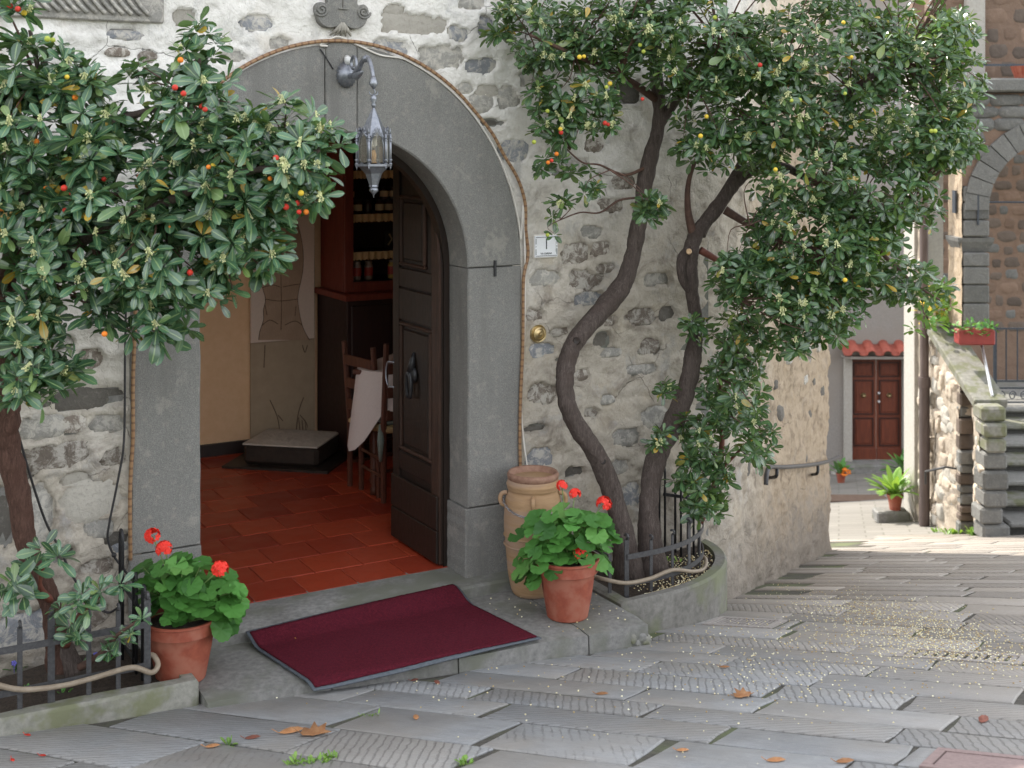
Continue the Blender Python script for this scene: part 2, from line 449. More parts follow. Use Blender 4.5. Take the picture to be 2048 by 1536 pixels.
def leafmat(name, dark, mid, light, rib, rough=.36, trans=.12, tcol=(.16, .30, .03), spec=.5, yel=False):
    t = NT(name); g = t.n('NewGeometry'); uv = t.n('UVMap')
    oi = t.n('ObjectInfo')
    rp = t.math('FRACT', t.math('ADD', g.outputs['Random Per Island'], oi.outputs['Random']))
    c = t.ramp(rp, [(0.0, dark), (.50, mid), (.86, tuple(q * 1.35 for q in mid)), (.975, light), (.985, light if not yel else (.42, .26, .04)), (1.0, light if not yel else (.50, .33, .05))])
    sp = t.n('SeparateXYZ'); t.l(uv.outputs[0], sp.inputs[0])
    rb = t.ramp(t.math('ABSOLUTE', t.math('SUBTRACT', sp.outputs['X'], .5)), [(.03, .85), (.09, 0.0)])
    c = t.mix(rb, c, rib)
    c = t.mix(t.math('MULTIPLY', g.outputs['Backfacing'], .6), c, (.10, .17, .075))
    nb = t.bump(t.noise(t.coords('Object'), 90, 2), .10, .003)
    t.out(c, rough, nb, spec=spec)
    tr = t.n('BsdfTranslucent'); tr.inputs['Color'].default_value = (*tcol, 1)
    mx = t.n('MixShader'); mx.inputs[0].default_value = trans
    t.l(t.b.outputs[0], mx.inputs[1]); t.l(tr.outputs[0], mx.inputs[2])
    t.l(mx.outputs[0], t.t.nodes['Material Output'].inputs['Surface'])
    return t.m
M['leaf'] = leafmat('arbutus_leaf', (.020, .056, .026), (.068, .150, .080), (.20, .29, .09), (.25, .36, .15), .27, .14, spec=.9, yel=True)
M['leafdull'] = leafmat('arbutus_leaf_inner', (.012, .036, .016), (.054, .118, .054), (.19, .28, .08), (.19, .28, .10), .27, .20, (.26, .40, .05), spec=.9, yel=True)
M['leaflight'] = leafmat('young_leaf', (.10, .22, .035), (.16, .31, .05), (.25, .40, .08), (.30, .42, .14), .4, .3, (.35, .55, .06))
M['ger'] = leafmat('geranium_leaf', (.03, .11, .02), (.07, .21, .04), (.15, .33, .08), (.12, .28, .07), .55, .2, (.22, .45, .05))
M['yleaf'] = leafmat('yellow_leaf', (.45, .30, .03), (.60, .42, .05), (.62, .5, .08), (.5, .45, .1), .5, .3, (.6, .5, .06))
M['petal'] = simple('red_petal', (.78, .025, .012), (.88, .05, .03), 40, .6, .1, rnd=.06)
M['blossom'] = simple('cream_blossom', (.50, .54, .22), (.70, .70, .40), 40, .6, .1)
def fallen():
    t = NT('fallen_blossom'); g = t.n('NewGeometry'); return t.out(t.ramp(g.outputs['Random Per Island'], [(0, (.30, .19, .09)), (.25, (.55, .43, .22)), (.6, (.72, .64, .40)), (1, (.84, .80, .60))]), .75)
M['fallen'] = fallen()
M['berry_r'] = simple('red_berry', (.50, .015, .012), (.62, .05, .02), 150, .55, .6, .003)
M['berry_o'] = simple('orange_berry', (.72, .16, .012), (.80, .26, .02), 150, .55, .6, .003)
M['berry_y'] = simple('yellow_berry', (.66, .46, .03), (.72, .52, .06), 150, .55, .6, .003)
M['berry_g'] = simple('green_berry', (.34, .42, .05), (.46, .50, .08), 150, .55, .6, .003)
M['soil'] = simple('soil', (.028, .020, .014), (.07, .05, .036), 60, .95, 1.0, .015, rnd=0)
M['iron'] = simple('railing_iron', (.05, .05, .054), (.10, .098, .10), 60, .5, .25, .002, metal=.35)
M['blackiron'] = simple('black_iron', (.018, .018, .02), (.04, .04, .042), 60, .45, .25, .002, metal=.3)
M['lampmetal'] = simple('lantern_metal', (.22, .235, .27), (.36, .375, .41), 70, .42, .3, .002, metal=.75)
M['brass'] = simple('brass', (.42, .31, .15), (.58, .46, .26), 40, .36, .1, .001, metal=1.0)
M['chain'] = simple('steel_chain', (.34, .34, .36), (.5, .5, .52), 40, .35, .1, .001, metal=.9)
def glass():
    t = NT('lantern_glass'); v = t.coords('Object', (60, 60, 3)); n = t.noise(v, 1.0, 3)
    t.out((.72, .68, .58), .12, t.bump(n, .3, .004)); t.b.inputs['Transmission Weight'].default_value = .85; t.b.inputs['IOR'].default_value = 1.2
    return t.m
M['glass'] = glass()
M['bulb'] = simple('bulb_white', (.72, .72, .70), (.8, .8, .78), 10, .3, 0)
M['candle'] = simple('bulb_socket', (.45, .24, .08), (.62, .36, .14), 20, .5, .1)
M['terra'] = simple('terracotta', (.235, .050, .027), (.33, .086, .046), 22, .7, .35, .004, c3=(.33, .115, .072), big=9, rnd=.05)
M['clay'] = simple('urn_clay', (.30, .18, .09), (.40, .255, .135), 26, .75, .4, .004, c3=(.34, .23, .16), big=4, stretch=(.4, .4, 3), rnd=0)
M['clayrim'] = simple('urn_rim', (.20, .10, .065), (.32, .19, .13), 24, .7, .4, .004, rnd=0)
M['white'] = simple('enamel_white', (.68, .69, .72), (.76, .77, .79), 12, .3, .05)
M['black'] = simple('black_paint', (.02, .02, .025), (.04, .04, .045), 20, .45, 0)
M['cablewhite'] = simple('white_cable', (.62, .58, .52), (.74, .71, .66), 12, .6, .1)
M['cableblack'] = simple('black_cable', (.014, .013, .014), (.03, .028, .03), 12, .5, .1)
def rope():
    t = NT('rope_light'); uv = t.n('UVMap'); sp = t.n('SeparateXYZ'); t.l(uv.outputs[0], sp.inputs[0])
    fr = t.math('FRACT', t.math('MULTIPLY', sp.outputs['Y'], 26.0))
    d = t.ramp(fr, [(.22, 1.0), (.36, 0.0)])
    n = t.noise(t.coords('Object'), 12, 3)
    c = t.mix(n, (.22, .115, .055), (.36, .23, .12)); c = t.mix(t.math('MULTIPLY', d, .65), c, (.10, .035, .02))
    return t.out(c, .35, spec=.5)
M['rope'] = rope()
M['hose'] = simple('hose', (.22, .17, .12), (.34, .28, .21), 20, .6, .2)
M['rubber'] = simple('mat_rubber', (.055, .065, .078), (.10, .115, .135), 60, .65, .3, .002, rnd=0)
def carpet():
    t = NT('mat_carpet'); v = t.coords('Object'); f = t.noise(v, 260, 3, .8); m = t.noise(v, 40, 3); b = t.noise(v, 3, 3)
    c = t.mix(t.ramp(f, [(.35, 0.0), (.65, 1.0)]), (.05, .006, .012), (.19, .020, .034)); c = t.mix(t.ramp(t.noise(v, 75, 4, .75), [(.40, 0.0), (.62, .75)]), c, (.045, .006, .012)); c = t.mix(t.math('MULTIPLY', b, .5), c, (.13, .022, .04))
    nb = t.bump(m, .3, .006); nb = t.bump(f, 1.0, .006, nb)
    return t.out(c, .98, nb, spec=.1)
M['carpet'] = carpet()
M['orange'] = simple('ochre_wall', (.78, .50, .28), (.84, .56, .34), 14, .85, .15, .003, rnd=0)
M['panelwall'] = simple('panel_paper', (.40, .30, .20), (.46, .35, .235), 10, .8, .1, rnd=0)
M['canvas'] = simple('canvas', (.70, .56, .46), (.76, .61, .50), 60, .8, .2, .001, rnd=0)
def sketch():
    t = NT('charcoal_drawing'); v = t.coords('Object', (1, 1, 1)); wv = t.n('TexWave'); wv.inputs['Scale'].default_value = 26; wv.inputs['Distortion'].default_value = 9; wv.inputs['Detail'].default_value = 3
    t.l(v, wv.inputs['Vector']); n = t.noise(v, 7, 5)
    c = t.mix(t.math('MULTIPLY', wv.outputs['Fac'], .5), (.52, .37, .26), (.36, .24, .16)); c = t.mix(t.ramp(n, [(.4, .6), (.7, 0.0)]), c, (.36, .245, .165))
    return t.out(c, .9)
M['sketch'] = sketch()
M['line'] = simple('charcoal_line', (.10, .06, .04), (.16, .10, .06), 20, .9, 0, rnd=0)
M['cloth'] = simple('tablecloth', (.60, .50, .46), (.68, .58, .53), 120, .85, .25, .001)
M['lace'] = simple('lace', (.50, .32, .16), (.62, .42, .22), 60, .85, .6, .004)
M['jar'] = simple('jar_glass', (.030, .012, .010), (.06, .02, .015), 20, .15, 0)
M['paper'] = simple('paper_label', (.55, .40, .24), (.66, .50, .32), 30, .7, 0)
M['tin'] = simple('tin_can', (.34, .24, .20), (.44, .32, .26), 40, .35, 0, metal=.4)
M['tinred'] = simple('tin_red', (.40, .04, .03), (.5, .06, .04), 40, .4, 0)
M['tinyel'] = simple('tin_yellow', (.55, .33, .07), (.62, .40, .10), 40, .4, 0)
M['rush'] = simple('rush_seat', (.42, .27, .11), (.55, .38, .18), 60, .8, .8, .005, stretch=(1, 8, 1))
M['cushion'] = simple('green_cushion', (.16, .19, .16), (.22, .25, .21), 40, .9, .3)
M['plinthtop'] = simple('plaster_top', (.48, .42, .35), (.62, .55, .46), 18, .85, .8, .02)
M['darkbox'] = simple('dark_box', (.020, .014, .010), (.04, .028, .02), 20, .55, .1)
M['skirting'] = simple('skirting', (.020, .014, .012), (.035, .022, .018), 20, .5, .1)
M['ceiling'] = simple('ceiling_plaster', (.80, .72, .6), (.84, .76, .64), 10, .9, .1, rnd=0)
M['render'] = simple('grey_render', (.21, .195, .18), (.29, .27, .25), 30, .92, .4, .006, c3=(.24, .215, .19), big=.9, rnd=0)
M['rooftile'] = simple('roof_tile', (.27, .06, .04), (.38, .10, .065), 14, .7, .3)
M['jambstone'] = simple('pale_jamb', (.33, .31, .28), (.42, .40, .36), 30, .85, .3)
M['rough'] = None
M['zinc'] = simple('downpipe', (.085, .062, .055), (.14, .105, .095), 20, .5, .2, metal=.3, stretch=(1, 1, .2))
M['bluepipe'] = simple('painted_iron', (.035, .042, .055), (.06, .07, .085), 30, .5, .1, metal=.2)
M['steel'] = simple('bright_steel', (.55, .55, .56), (.7, .7, .7), 30, .3, .05, metal=.8)
M['redbox'] = simple('red_planter', (.20, .026, .022), (.27, .038, .03), 14, .5, .1)
M['dryleaf'] = simple('dry_leaf', (.34, .14, .05), (.50, .26, .12), 50, .75, .4, .003, rnd=.25)
M['darkleaf'] = simple('dark_leaf', (.14, .045, .03), (.25, .09, .06), 50, .75, .4, .003, rnd=.2)
M['grate'] = simple('cast_stone_grate', (.27, .24, .22), (.36, .33, .31), 40, .8, .4)
M['gap'] = simple('drain_gap', (.02, .02, .02), (.03, .03, .03), 20, .9, 0)
M['porphyry'] = simple('red_frame', (.24, .17, .16), (.33, .24, .225), 50, .8, .4)
M['viola'] = simple('violet_petal', (.12, .12, .50), (.2, .18, .6), 20, .6, 0)
def farground():
    t = NT('alley_paving'); v = t.coords('Object'); rot = t.n('VectorRotate', rotation_type='Z_AXIS'); rot.inputs['Angle'].default_value = .25; t.l(v, rot.inputs[0])
    br = t.n('TexBrick'); br.inputs['Scale'].default_value = 1.0; br.inputs['Mortar Size'].default_value = .010; br.offset = .4
    br.inputs['Color1'].default_value = (.22, .21, .19, 1); br.inputs['Color2'].default_value = (.16, .152, .138, 1); br.inputs['Mortar'].default_value = (.10, .10, .08, 1)
    t.l(rot.outputs[0], br.inputs['Vector']); n = t.noise(v, 12, 5)
    c = t.mix(t.math('MULTIPLY', n, .5), br.outputs['Color'], (.23, .21, .18))
    return t.out(c, .8, t.bump(n, .3, .01))
M['alley'] = farground()
# ================================================================== ground
def ground():
    xs = [-60, -40, -25, -16, -12, -9] + list(np.arange(-7, 9.01, .25)) + [10, 12, 16, 25, 40, 60]
    ys = [-30, -20, -12, -6, -2, 0, 2, 3] + list(np.arange(4, 14.51, .25)) + [15, 16, 17, 18, 20, 22, 24, 26, 28, 30, 40, 60, 90, 140, 200]
    P = []
    for y in ys:
        P.append([Vector((x, y, zs(x, y) - .0075 + .0012 * nz(x * 2, y * 2))) for x in xs])
    o = MB().grid(P).build('street', M['joint'], None, True); tag(o, kind='structure'); return o
street = ground()
# far alley surface, a thin sheet over the street where the single slabs are too small to tell apart
P = []
for y in np.arange(14.2, 27.01, .4):
    P.append([Vector((x, y, zs(x, y) - .0035)) for x in np.arange(-3, 12.01, .5)])
al = MB().grid(P).build('alley_pavement', M['alley'], None, True); tag(al, kind='structure')

UU = Vector((.838, -.546, 0)); VV = Vector((.546, .838, 0))
def frame_px(p):
    return CX + F * p.x / p.y, HY + F * (EYE.z - p.z) / p.y
def stone_piece(pts, parent, mat, zf, thick=.06, ch=.010, name='paving_stone', lift=0.0, tilt=.004):
    """pts: outline (x,y) list, top follows zf; own origin, rotated to its row"""
    c = sum((Vector((p[0], p[1], 0)) for p in pts), Vector()) / len(pts)
    cz = zf(c.x, c.y) + lift
    ta, tb = U(-tilt, tilt), U(-tilt, tilt)
    ring0, ring1, ring2 = [], [], []
    for p in pts:
        v = Vector((p[0], p[1], 0)); inn = v + (c - v).normalized() * ch * 1.6
        z = zf(p[0], p[1]) + lift + (p[0] - c.x) * ta * 2 + (p[1] - c.y) * tb * 2
        ring0.append(Vector((inn.x, inn.y, z))); ring1.append(Vector((v.x, v.y, z - ch))); ring2.append(Vector((v.x, v.y, z - thick)))
    n = len(pts); m = MB()
    verts = ring0 + ring1 + ring2 + [Vector((c.x, c.y, cz + U(-.001, .003)))]
    fs = [(3 * n, i, (i + 1) % n) for i in range(n)]
    fs += [(i, n + i, n + (i + 1) % n, (i + 1) % n) for i in range(n)] + [(n + i, 2 * n + i, 2 * n + (i + 1) % n, n + (i + 1) % n) for i in range(n)]
    ang = math.atan2(UU.y, UU.x)
    q = Matrix.Rotation(-ang, 3, 'Z'); oc = Vector((c.x, c.y, cz))
    m.add([q @ (v - oc) for v in verts], fs)
    me = bpy.data.meshes.new(name); me.from_pydata(m.v, [], m.f); me.materials.append(mat)
    me.polygons.foreach_set('use_smooth', [i < n for i in range(len(me.polygons))]); me.update()
    o = link(name, me, parent); o.location = oc; o.rotation_euler = (0, 0, ang)
    return o
def side_x(y): return 1.47 + (y - 8.42) * .402      # foot of the wall along the alley
def blocked(p):
    s, d = sd_of(p)
    if d < .02 and s < 1.55: return True
    if p.y > 8.3 and p.x < side_x(p.y) - .05: return True
    if p.x > 5.02 and p.y > 13.65: return True
    return False
DRAINS = []
def drain(px, py, a, b, mat):
    c = on_street(px, py); DRAINS.append((c, a, b)); return c
d1 = drain(1478, 1250, .42, .26, None); d2 = drain(1930, 1306, .60, .26, None); d3 = drain(1990, 1545, .5, .3, None)
cnt = 0
random.seed(11)
rows_v = []; v = 2.6
while v < 15.6:
    wdt = U(.33, .44) if v < 4.25 else (U(.22, .30) if v < 8 else U(.24, .34))
    rows_v.append((v, wdt)); v += wdt
for i_, (dc, a, b) in enumerate(DRAINS):
    vv = dc.dot(VV); r_ = min(rows_v, key=lambda r: abs(r[0] + r[1] / 2 - vv))
    q = UU * dc.dot(UU) + VV * (r_[0] + r_[1] / 2); q.z = zs(q.x, q.y); DRAINS[i_] = (q, a, r_[1] - .01)
(d1, _, b1_), (d2, _, b2_), (d3, _, b3_) = DRAINS
for (v, wdt) in rows_v:
    u = -9 + U(0, 1)
    while u < 3.2:
        ln = U(.55, 1.15)
        segs = [(u, u + ln)]
        for (dc, a, b) in DRAINS:
            if abs(dc.dot(VV) - (v + wdt / 2)) < .02:
                du = dc.dot(UU); n2 = []
                for (p, q) in segs:
                    if q < du - a / 2 or p > du + a / 2: n2.append((p, q))
                    else:
                        if du - a / 2 - p > .06: n2.append((p, du - a / 2))
                        if q - du - a / 2 > .06: n2.append((du + a / 2, q))
                segs = n2
        for (ua, ub) in segs:
            ll = ub - ua
            g = U(.004, .010) if R() < .6 else U(.014, .045)
            c = UU * (ua + ll / 2) + VV * (v + wdt / 2)
            c.z = zs(c.x, c.y)
            if not (3.6 < c.y < 14.4): continue
            px, py = frame_px(c)
            if not (-260 < px < 2280 and 1040 < py < 1640): continue
            if blocked(c) or (c.y > 8.2 and c.x < side_x(c.y) + .02): continue
            s, d = sd_of(c)
            if (-2.0 < s < .25 and d < .50) or (.27 < s < 1.3 and d < .35) or (s < -2 and d < .4): continue
            gy = U(.0045, .0085)
            A = [(0, 0), (.5, 0), (1, 0), (1, .5), (1, 1), (.5, 1), (0, 1), (0, .5)]
            pts = []
            j = .020 if v < 4.25 else .010
            for (a, b) in A:
                e = UU * (ua + g / 2 + a * (ll - g) + U(-j, j) * (1 if a != .5 else .3)) + VV * (v + gy + b * (wdt - 2 * gy) + U(-j, j) * .28)
                pts.append((e.x, e.y))
            if v > 8.5: pts = [pts[0], pts[2], pts[4], pts[6]]
            stone_piece(pts, street, M['paving'], zs, .03, U(.003, .005), lift=U(-.0004, .0008), tilt=.0004)
            cnt += 1
        u += ln
print('paving stones', cnt)

# drains set in the paving
def make_drain(c, a, b, bars, mat, label):
    t = thing('drain_grate', c, label, 'drain', 'drain covers in the street')
    nrm = Vector((.05 * -1, .0, 0))
    m = MB()
    e = .0015
    def P(x, y, dz=0.0):
        q = c + UU * x + VV * y; return Vector((q.x, q.y, zs(q.x, q.y) + dz))
    def slabp(x0, x1, y0, y1, top, bot, mm):
        mm.add([P(x0, y0, top), P(x1, y0, top), P(x1, y1, top), P(x0, y1, top), P(x0, y0, bot), P(x1, y0, bot), P(x1, y1, bot), P(x0, y1, bot)],
               [(0, 1, 2, 3), (4, 7, 6, 5), (0, 4, 5, 1), (1, 5, 6, 2), (2, 6, 7, 3), (3, 7, 4, 0)])
    f = MB(); fw = .035
    slabp(-a / 2, a / 2, -b / 2, -b / 2 + fw, .004, -.04, f); slabp(-a / 2, a / 2, b / 2 - fw, b / 2, .004, -.04, f)
    slabp(-a / 2, -a / 2 + fw, -b / 2 + fw, b / 2 - fw, .0045, -.04, f); slabp(a / 2 - fw, a / 2, -b / 2 + fw, b / 2 - fw, .0045, -.04, f)
    f.build('frame', mat, t)
    p = MB(); slabp(-a / 2 + fw + e, a / 2 - fw - e, -b / 2 + fw + e, b / 2 - fw - e, -.012, -.04, p); p.build('pit', M['gap'], t)
    if bars:
        iw = a - 2 * fw; n = bars; pit = iw / n
        for i in range(n):
            q = MB(); x0 = -a / 2 + fw + i * pit
            slabp(x0 + pit * .22, x0 + pit * .78, -b / 2 + fw + e, b / 2 - fw - e, .0005, -.011, q); q.build('bar', mat, t)
    else:
        q = MB(); slabp(-a / 2 + fw + .006, a / 2 - fw - .006, -b / 2 + fw + .006, b / 2 - fw - .006, .001, -.011, q); q.build('cover', mat, t)
make_drain(d1, .42, b1_, 13, M['grate'], 'slotted drain grate in the paving beside the curved planter')
make_drain(d2, .60, b2_, 11, M['grate'], 'slotted drain grate half covered by fallen blossom, right of the street')
make_drain(d3, .5, b3_, 0, M['porphyry'], 'reddish manhole cover cut off by the bottom right edge')

# ================================================================== the house
house = thing('stone_house', W(-1, -.3, 0), 'old stone house with patchy white plaster and a big arched doorway', 'house')
# exposed stones and hollows: photo pixel centre, width, height, kind
ST = [(372,36,40,32,'tan'),(251,70,64,16,'blue'),(516,46,52,30,'blue'),(557,87,44,28,'grey'),(465,113,52,20,'grey'),(236,104,38,14,'brown'),(297,114,30,18,'brown'),
 (826,48,112,42,'tan'),(919,68,38,26,'blue'),(782,97,62,36,'blue'),(881,115,82,46,'grey'),(967,132,60,28,'blue'),(945,5,54,22,'grey'),(931,177,28,18,'grey'),(975,180,38,22,'tan'),
 (965,206,50,32,'grey'),(1018,195,40,38,'grey'),(983,245,42,12,'dark'),(1027,302,50,38,'blue'),(975,52,28,34,'blue'),(1069,161,44,28,'grey'),(870,-20,70,30,'grey'),(790,20,40,20,'tan'),
 (1259,186,50,40,'dark'),(1248,364,42,26,'brown'),(1226,410,42,26,'brown'),(1401,399,56,30,'dark'),(1448,355,44,34,'dark'),(1150,330,44,26,'grey'),(1190,290,36,24,'brown'),
 (1183,465,40,22,'grey'),(1152,509,52,36,'brown'),(1202,498,32,26,'brown'),(1090,556,60,28,'grey'),(1175,559,60,40,'brown'),(1210,537,40,16,'brown'),(1181,598,54,28,'blue'),
 (1311,559,44,28,'grey'),(1285,633,50,30,'brown'),(1336,628,28,26,'dark'),(1069,631,32,22,'brown'),(1119,664,38,16,'brown'),(1087,701,42,26,'blue'),(1204,680,34,26,'dark'),
 (1303,694,36,26,'brown'),(1223,706,38,16,'grey'),(1165,750,28,22,'brown'),(1288,740,50,16,'grey'),(1087,790,54,38,'brown'),(1184,826,26,20,'brown'),(1311,836,46,38,'grey'),
 (1256,875,50,34,'grey'),(1067,859,44,12,'dark'),(1347,595,28,26,'dark'),(1402,488,44,24,'dark'),(1420,440,50,28,'dark'),(1360,667,24,20,'dark'),(1220,642,24,20,'brown'),(1376,442,40,26,'dark'),
 (1081,915,50,34,'blue'),(1263,993,38,44,'blue'),(1240,934,46,26,'grey'),(1214,801,30,16,'grey'),(1453,1089,28,30,'dark'),(1426,1120,40,28,'brown'),(1480,1078,26,22,'dark'),(1460,1166,64,54,'grey'),
 (1150,945,40,20,'dark'),(1330,780,30,24,'brown'),(1120,720,26,14,'dark'),(1360,880,34,24,'brown'),(1400,640,36,26,'brown'),(1440,560,44,30,'brown'),(1425,930,40,26,'brown'),(1380,1010,40,26,'brown'),
 (179,720,54,36,'brown'),(169,800,144,38,'dark'),(84,857,86,38,'grey'),(148,850,40,28,'brown'),(221,848,66,30,'grey'),(109,917,116,48,'brown'),(232,915,50,28,'brown'),(183,1005,116,70,'tan'),
 (77,1029,54,104,'grey'),(10,1040,50,116,'dark'),(197,1061,54,34,'grey'),(239,1080,60,26,'dark'),(190,1135,64,26,'brown'),(246,1098,34,18,'blue'),(60,1265,120,66,'blue'),(150,960,50,22,'tan'),
 (40,760,70,40,'brown'),(120,690,50,28,'grey'),(60,940,40,40,'dark'),(180,1230,70,50,'brown'),(130,1110,40,30,'dark')]
stones = []
for (px, py, ww, hh, k) in ST:
    s, z = sz(px, py); s0, _ = sz(px - ww / 2, py); s1, _ = sz(px + ww / 2, py)
    Y = on_wall(px, py).y
    if s < 1.12: stones.append((s, z, (s1 - s0) / 2, hh / 2 * Y / F, k))
# door surround numbers
SC, SR, ZSP = -1.15, .79, 1.94          # centre, inner radius, springing height
AO, BO = 1.15, 1.276                    # outer half axes
def in_outer(s, z, m=0.0):
    a, b = AO - m, BO - m
    if abs(s - SC) > a: return False
    if z <= ZSP: return True
    return ((s - SC) / a) ** 2 + ((z - ZSP) / b) ** 2 < 1
random.seed(3)
_near = {}
def near(s):
    k = round(s, 4)
    if k not in _near: _near[k] = [q for q in stones if abs(s - q[0]) < q[2] * 1.75]
    return _near[k]
def wall_disp(s, z, fine=1.0):
    d = .022 * nz(s * 1.3, z * 1.3, 3.1, 3) + .015 * nz(s * 5, z * 6, 1.7, 4)
    d += .010 * abs(nz(s * 13, z * 15, 9.1, 3)) * fine
    d -= .012 * max(0, .22 - abs(nz(s * 2.1, z * 4.2, 14.0, 3))) / .22 * max(0, min(1, nz(s * 1.1, z * 1.1, 21, 2) * 3 + .4))
    d += .020 * nz(s * 8, z * 8, 5.0, 3) * max(0, min(1, (2.2 - z) / 1.5)) * max(0, min(1, (s + .1) / .5))
    if s < -2.2: d += .030 * nz(s * 2, z * 9, 7.7, 3)
    wgt = 0
    for (cs, cz, a, b, k) in near(s):
        y = (z - cz) / b
        if abs(y) < 1.75:
            x = (s - cs) / a; p = 3.0
            r = (abs(x) ** p + abs(y) ** p) ** (1 / p) + .42 * nz(s * 13, z * 13, cs * 3, 4)
            if r < 1.12:
                q = max(0, min(1, (1.12 - r) / .13)); wgt = max(wgt, (q * q * (3 - 2 * q)) * (1.35 if k == 'dark' else 1.0))
    d -= .046 * wgt
    e = 1.0
    if s < .25:   # meets the dressed stone cleanly
        if z <= ZSP: r = max(0, abs(s - SC) - AO)
        else: r = (math.hypot((s - SC) / AO, (z - ZSP) / BO) - 1) * 1.15
        if r < .10: e = max(0, r / .10); d = d * (.4 + .6 * e) + .006 * (1 - e)
    return d
def wall_path():
    pts = []                                    # (point, outward normal, s-like coordinate, is_front)
    s = -5.0
    ss = list(np.arange(-5.0, -3.2, .10)) + list(np.arange(-3.2, 1.18, .0145))
    for s in ss: pts.append((W(s), WN.copy(), s))
    a = W(1.18); c = W(1.58); e = Vector((.373, .928, 0)); b = c + e * .40
    L = 1.18
    for i in range(1, 26):
        t = i / 25
        p = a * (1 - t) ** 2 + c * 2 * t * (1 - t) + b * t * t
        tg = ((c - a) * (1 - t) + (b - c) * t).normalized(); L += .03
        pts.append((p, Vector((tg.y, -tg.x, 0)), L))
    k = .0
    while k < 4.15:
        st = .03 if k < 2 else .05
        k += st; L += st; pts.append((b + e * k, Vector((e.y, -e.x, 0)), L))
    q = b + e * k; e2 = Vector((-.93, .37, 0))
    for i in range(1, 9):
        pts.append((q + e2 * (i * .4), Vector((e2.y, -e2.x, 0)), L + i * .4))
    return pts
ZT = 4.30
wp = wall_path()
zz = list(np.arange(-2.6, -1.0, .06)) + list(np.arange(-1.0, 3.66, .015)) + [3.75, 3.95, ZT]
mb = MB()
P = []
for (p, n, s) in wp:
    row = []
    zlow = zs(p.x, p.y) - .12
    for z in zz:
        zc = max(z, zlow)
        d = wall_disp(s, zc) if s < 1.6 else (.035 * nz(s * 2.2, zc * 2.2, 3.1, 3) + .022 * nz(s * 9, zc * 9, 1.7, 3) + .012 * abs(nz(s * 25, zc * 22, 4, 2)))
        d += max(0, (0.9 - zc)) * .02 if s > .8 else 0
        row.append(p + n * d + Vector((0, 0, zc)))
    P.append(row)
nzc = len(zz)
mb.v = [tuple(q) for r in P for q in r]
for i in range(len(P) - 1):
    sm = (wp[i][2] + wp[i + 1][2]) / 2
    for j in range(nzc - 1):
        if P[i][j].z >= P[i][j + 1].z - 1e-6 and P[i + 1][j].z >= P[i + 1][j + 1].z - 1e-6: continue
        zm = (zz[j] + zz[j + 1]) / 2
        if sm < .2 and in_outer(sm, zm, .05) and zm > -.3: continue
        mb.f.append((i * nzc + j, (i + 1) * nzc + j, (i + 1) * nzc + j + 1, i * nzc + j + 1))
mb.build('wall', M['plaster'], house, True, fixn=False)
# stones that show through; some dark ones are hollows, shade put into their colour
KM = {'grey': 'st_grey', 'blue': 'st_blue', 'brown': 'st_brown', 'dark': 'st_dark', 'tan': 'st_tan'}
def lump(cs, cz, a, b, mat, parent, proud=.002, frame=None, name='stone', dep=.05, rag=.18, flat=.5, pw=3.0):
    fr = frame or (lambda s, d, z: W(s, d, z))
    n = 14; rings = [1.12, .86, .5]; m = MB(); sd_ = U(0, 50)
    vs = []
    for ri, r in enumerate(rings):
        for k in range(n):
            t = 2 * math.pi * k / n
            ct, st_ = math.cos(t), math.sin(t)
            sq = (abs(ct) ** pw + abs(st_) ** pw) ** (-1 / pw)
            rr = r * (1 + (sq - 1) * .8) * (1 + rag * nz(ct * 1.3 + sd_, st_ * 1.3, 0, 2))
            d = (proud - dep * (.9, .10, 0)[ri]) + .007 * nz(ct * r * 2 + sd_, st_ * r * 2, 4, 2)
            vs.append(fr(cs + a * rr * ct, d, cz + b * rr * st_))
    vs.append(fr(cs, proud + .003, cz))
    fs = []
    for ri in range(2):
        for k in range(n):
            k2 = (k + 1) % n; fs.append((ri * n + k, ri * n + k2, (ri + 1) * n + k2, (ri + 1) * n + k))
    for k in range(n): fs.append((2 * n + k, 2 * n + (k + 1) % n, 3 * n))
    m.add(vs, fs); o = m.build(name, mat, parent, 55, origin=fr(cs, 0, cz)); return o
for (s, z, a, b, k) in stones:
    lump(s, z, a * 1.45, b * 1.45, M[KM[k]], house, proud=U(-.020, -.004) if k != 'dark' else U(-.034, -.022), rag=.1)
# alley side stones, seen at a grazing angle
def SP(s, d, z):
    b0 = W(1.58); e = Vector((.373, .928, 0)); n = Vector((e.y, -e.x, 0)); q = b0 + e * s + n * d
    return Vector((q.x, q.y, z))
random.seed(21)
for i in range(46):
    s = U(.45, 4.3); zb = zs(SP(s, 0, 0).x, SP(s, 0, 0).y); z = zb + U(.2, 2.9)
    lump(s, z, U(.06, .13), U(.04, .075), M[random.choice(['st_brown', 'st_dark', 'st_grey', 'st_dark'])], house, proud=U(.012, .03), frame=SP)

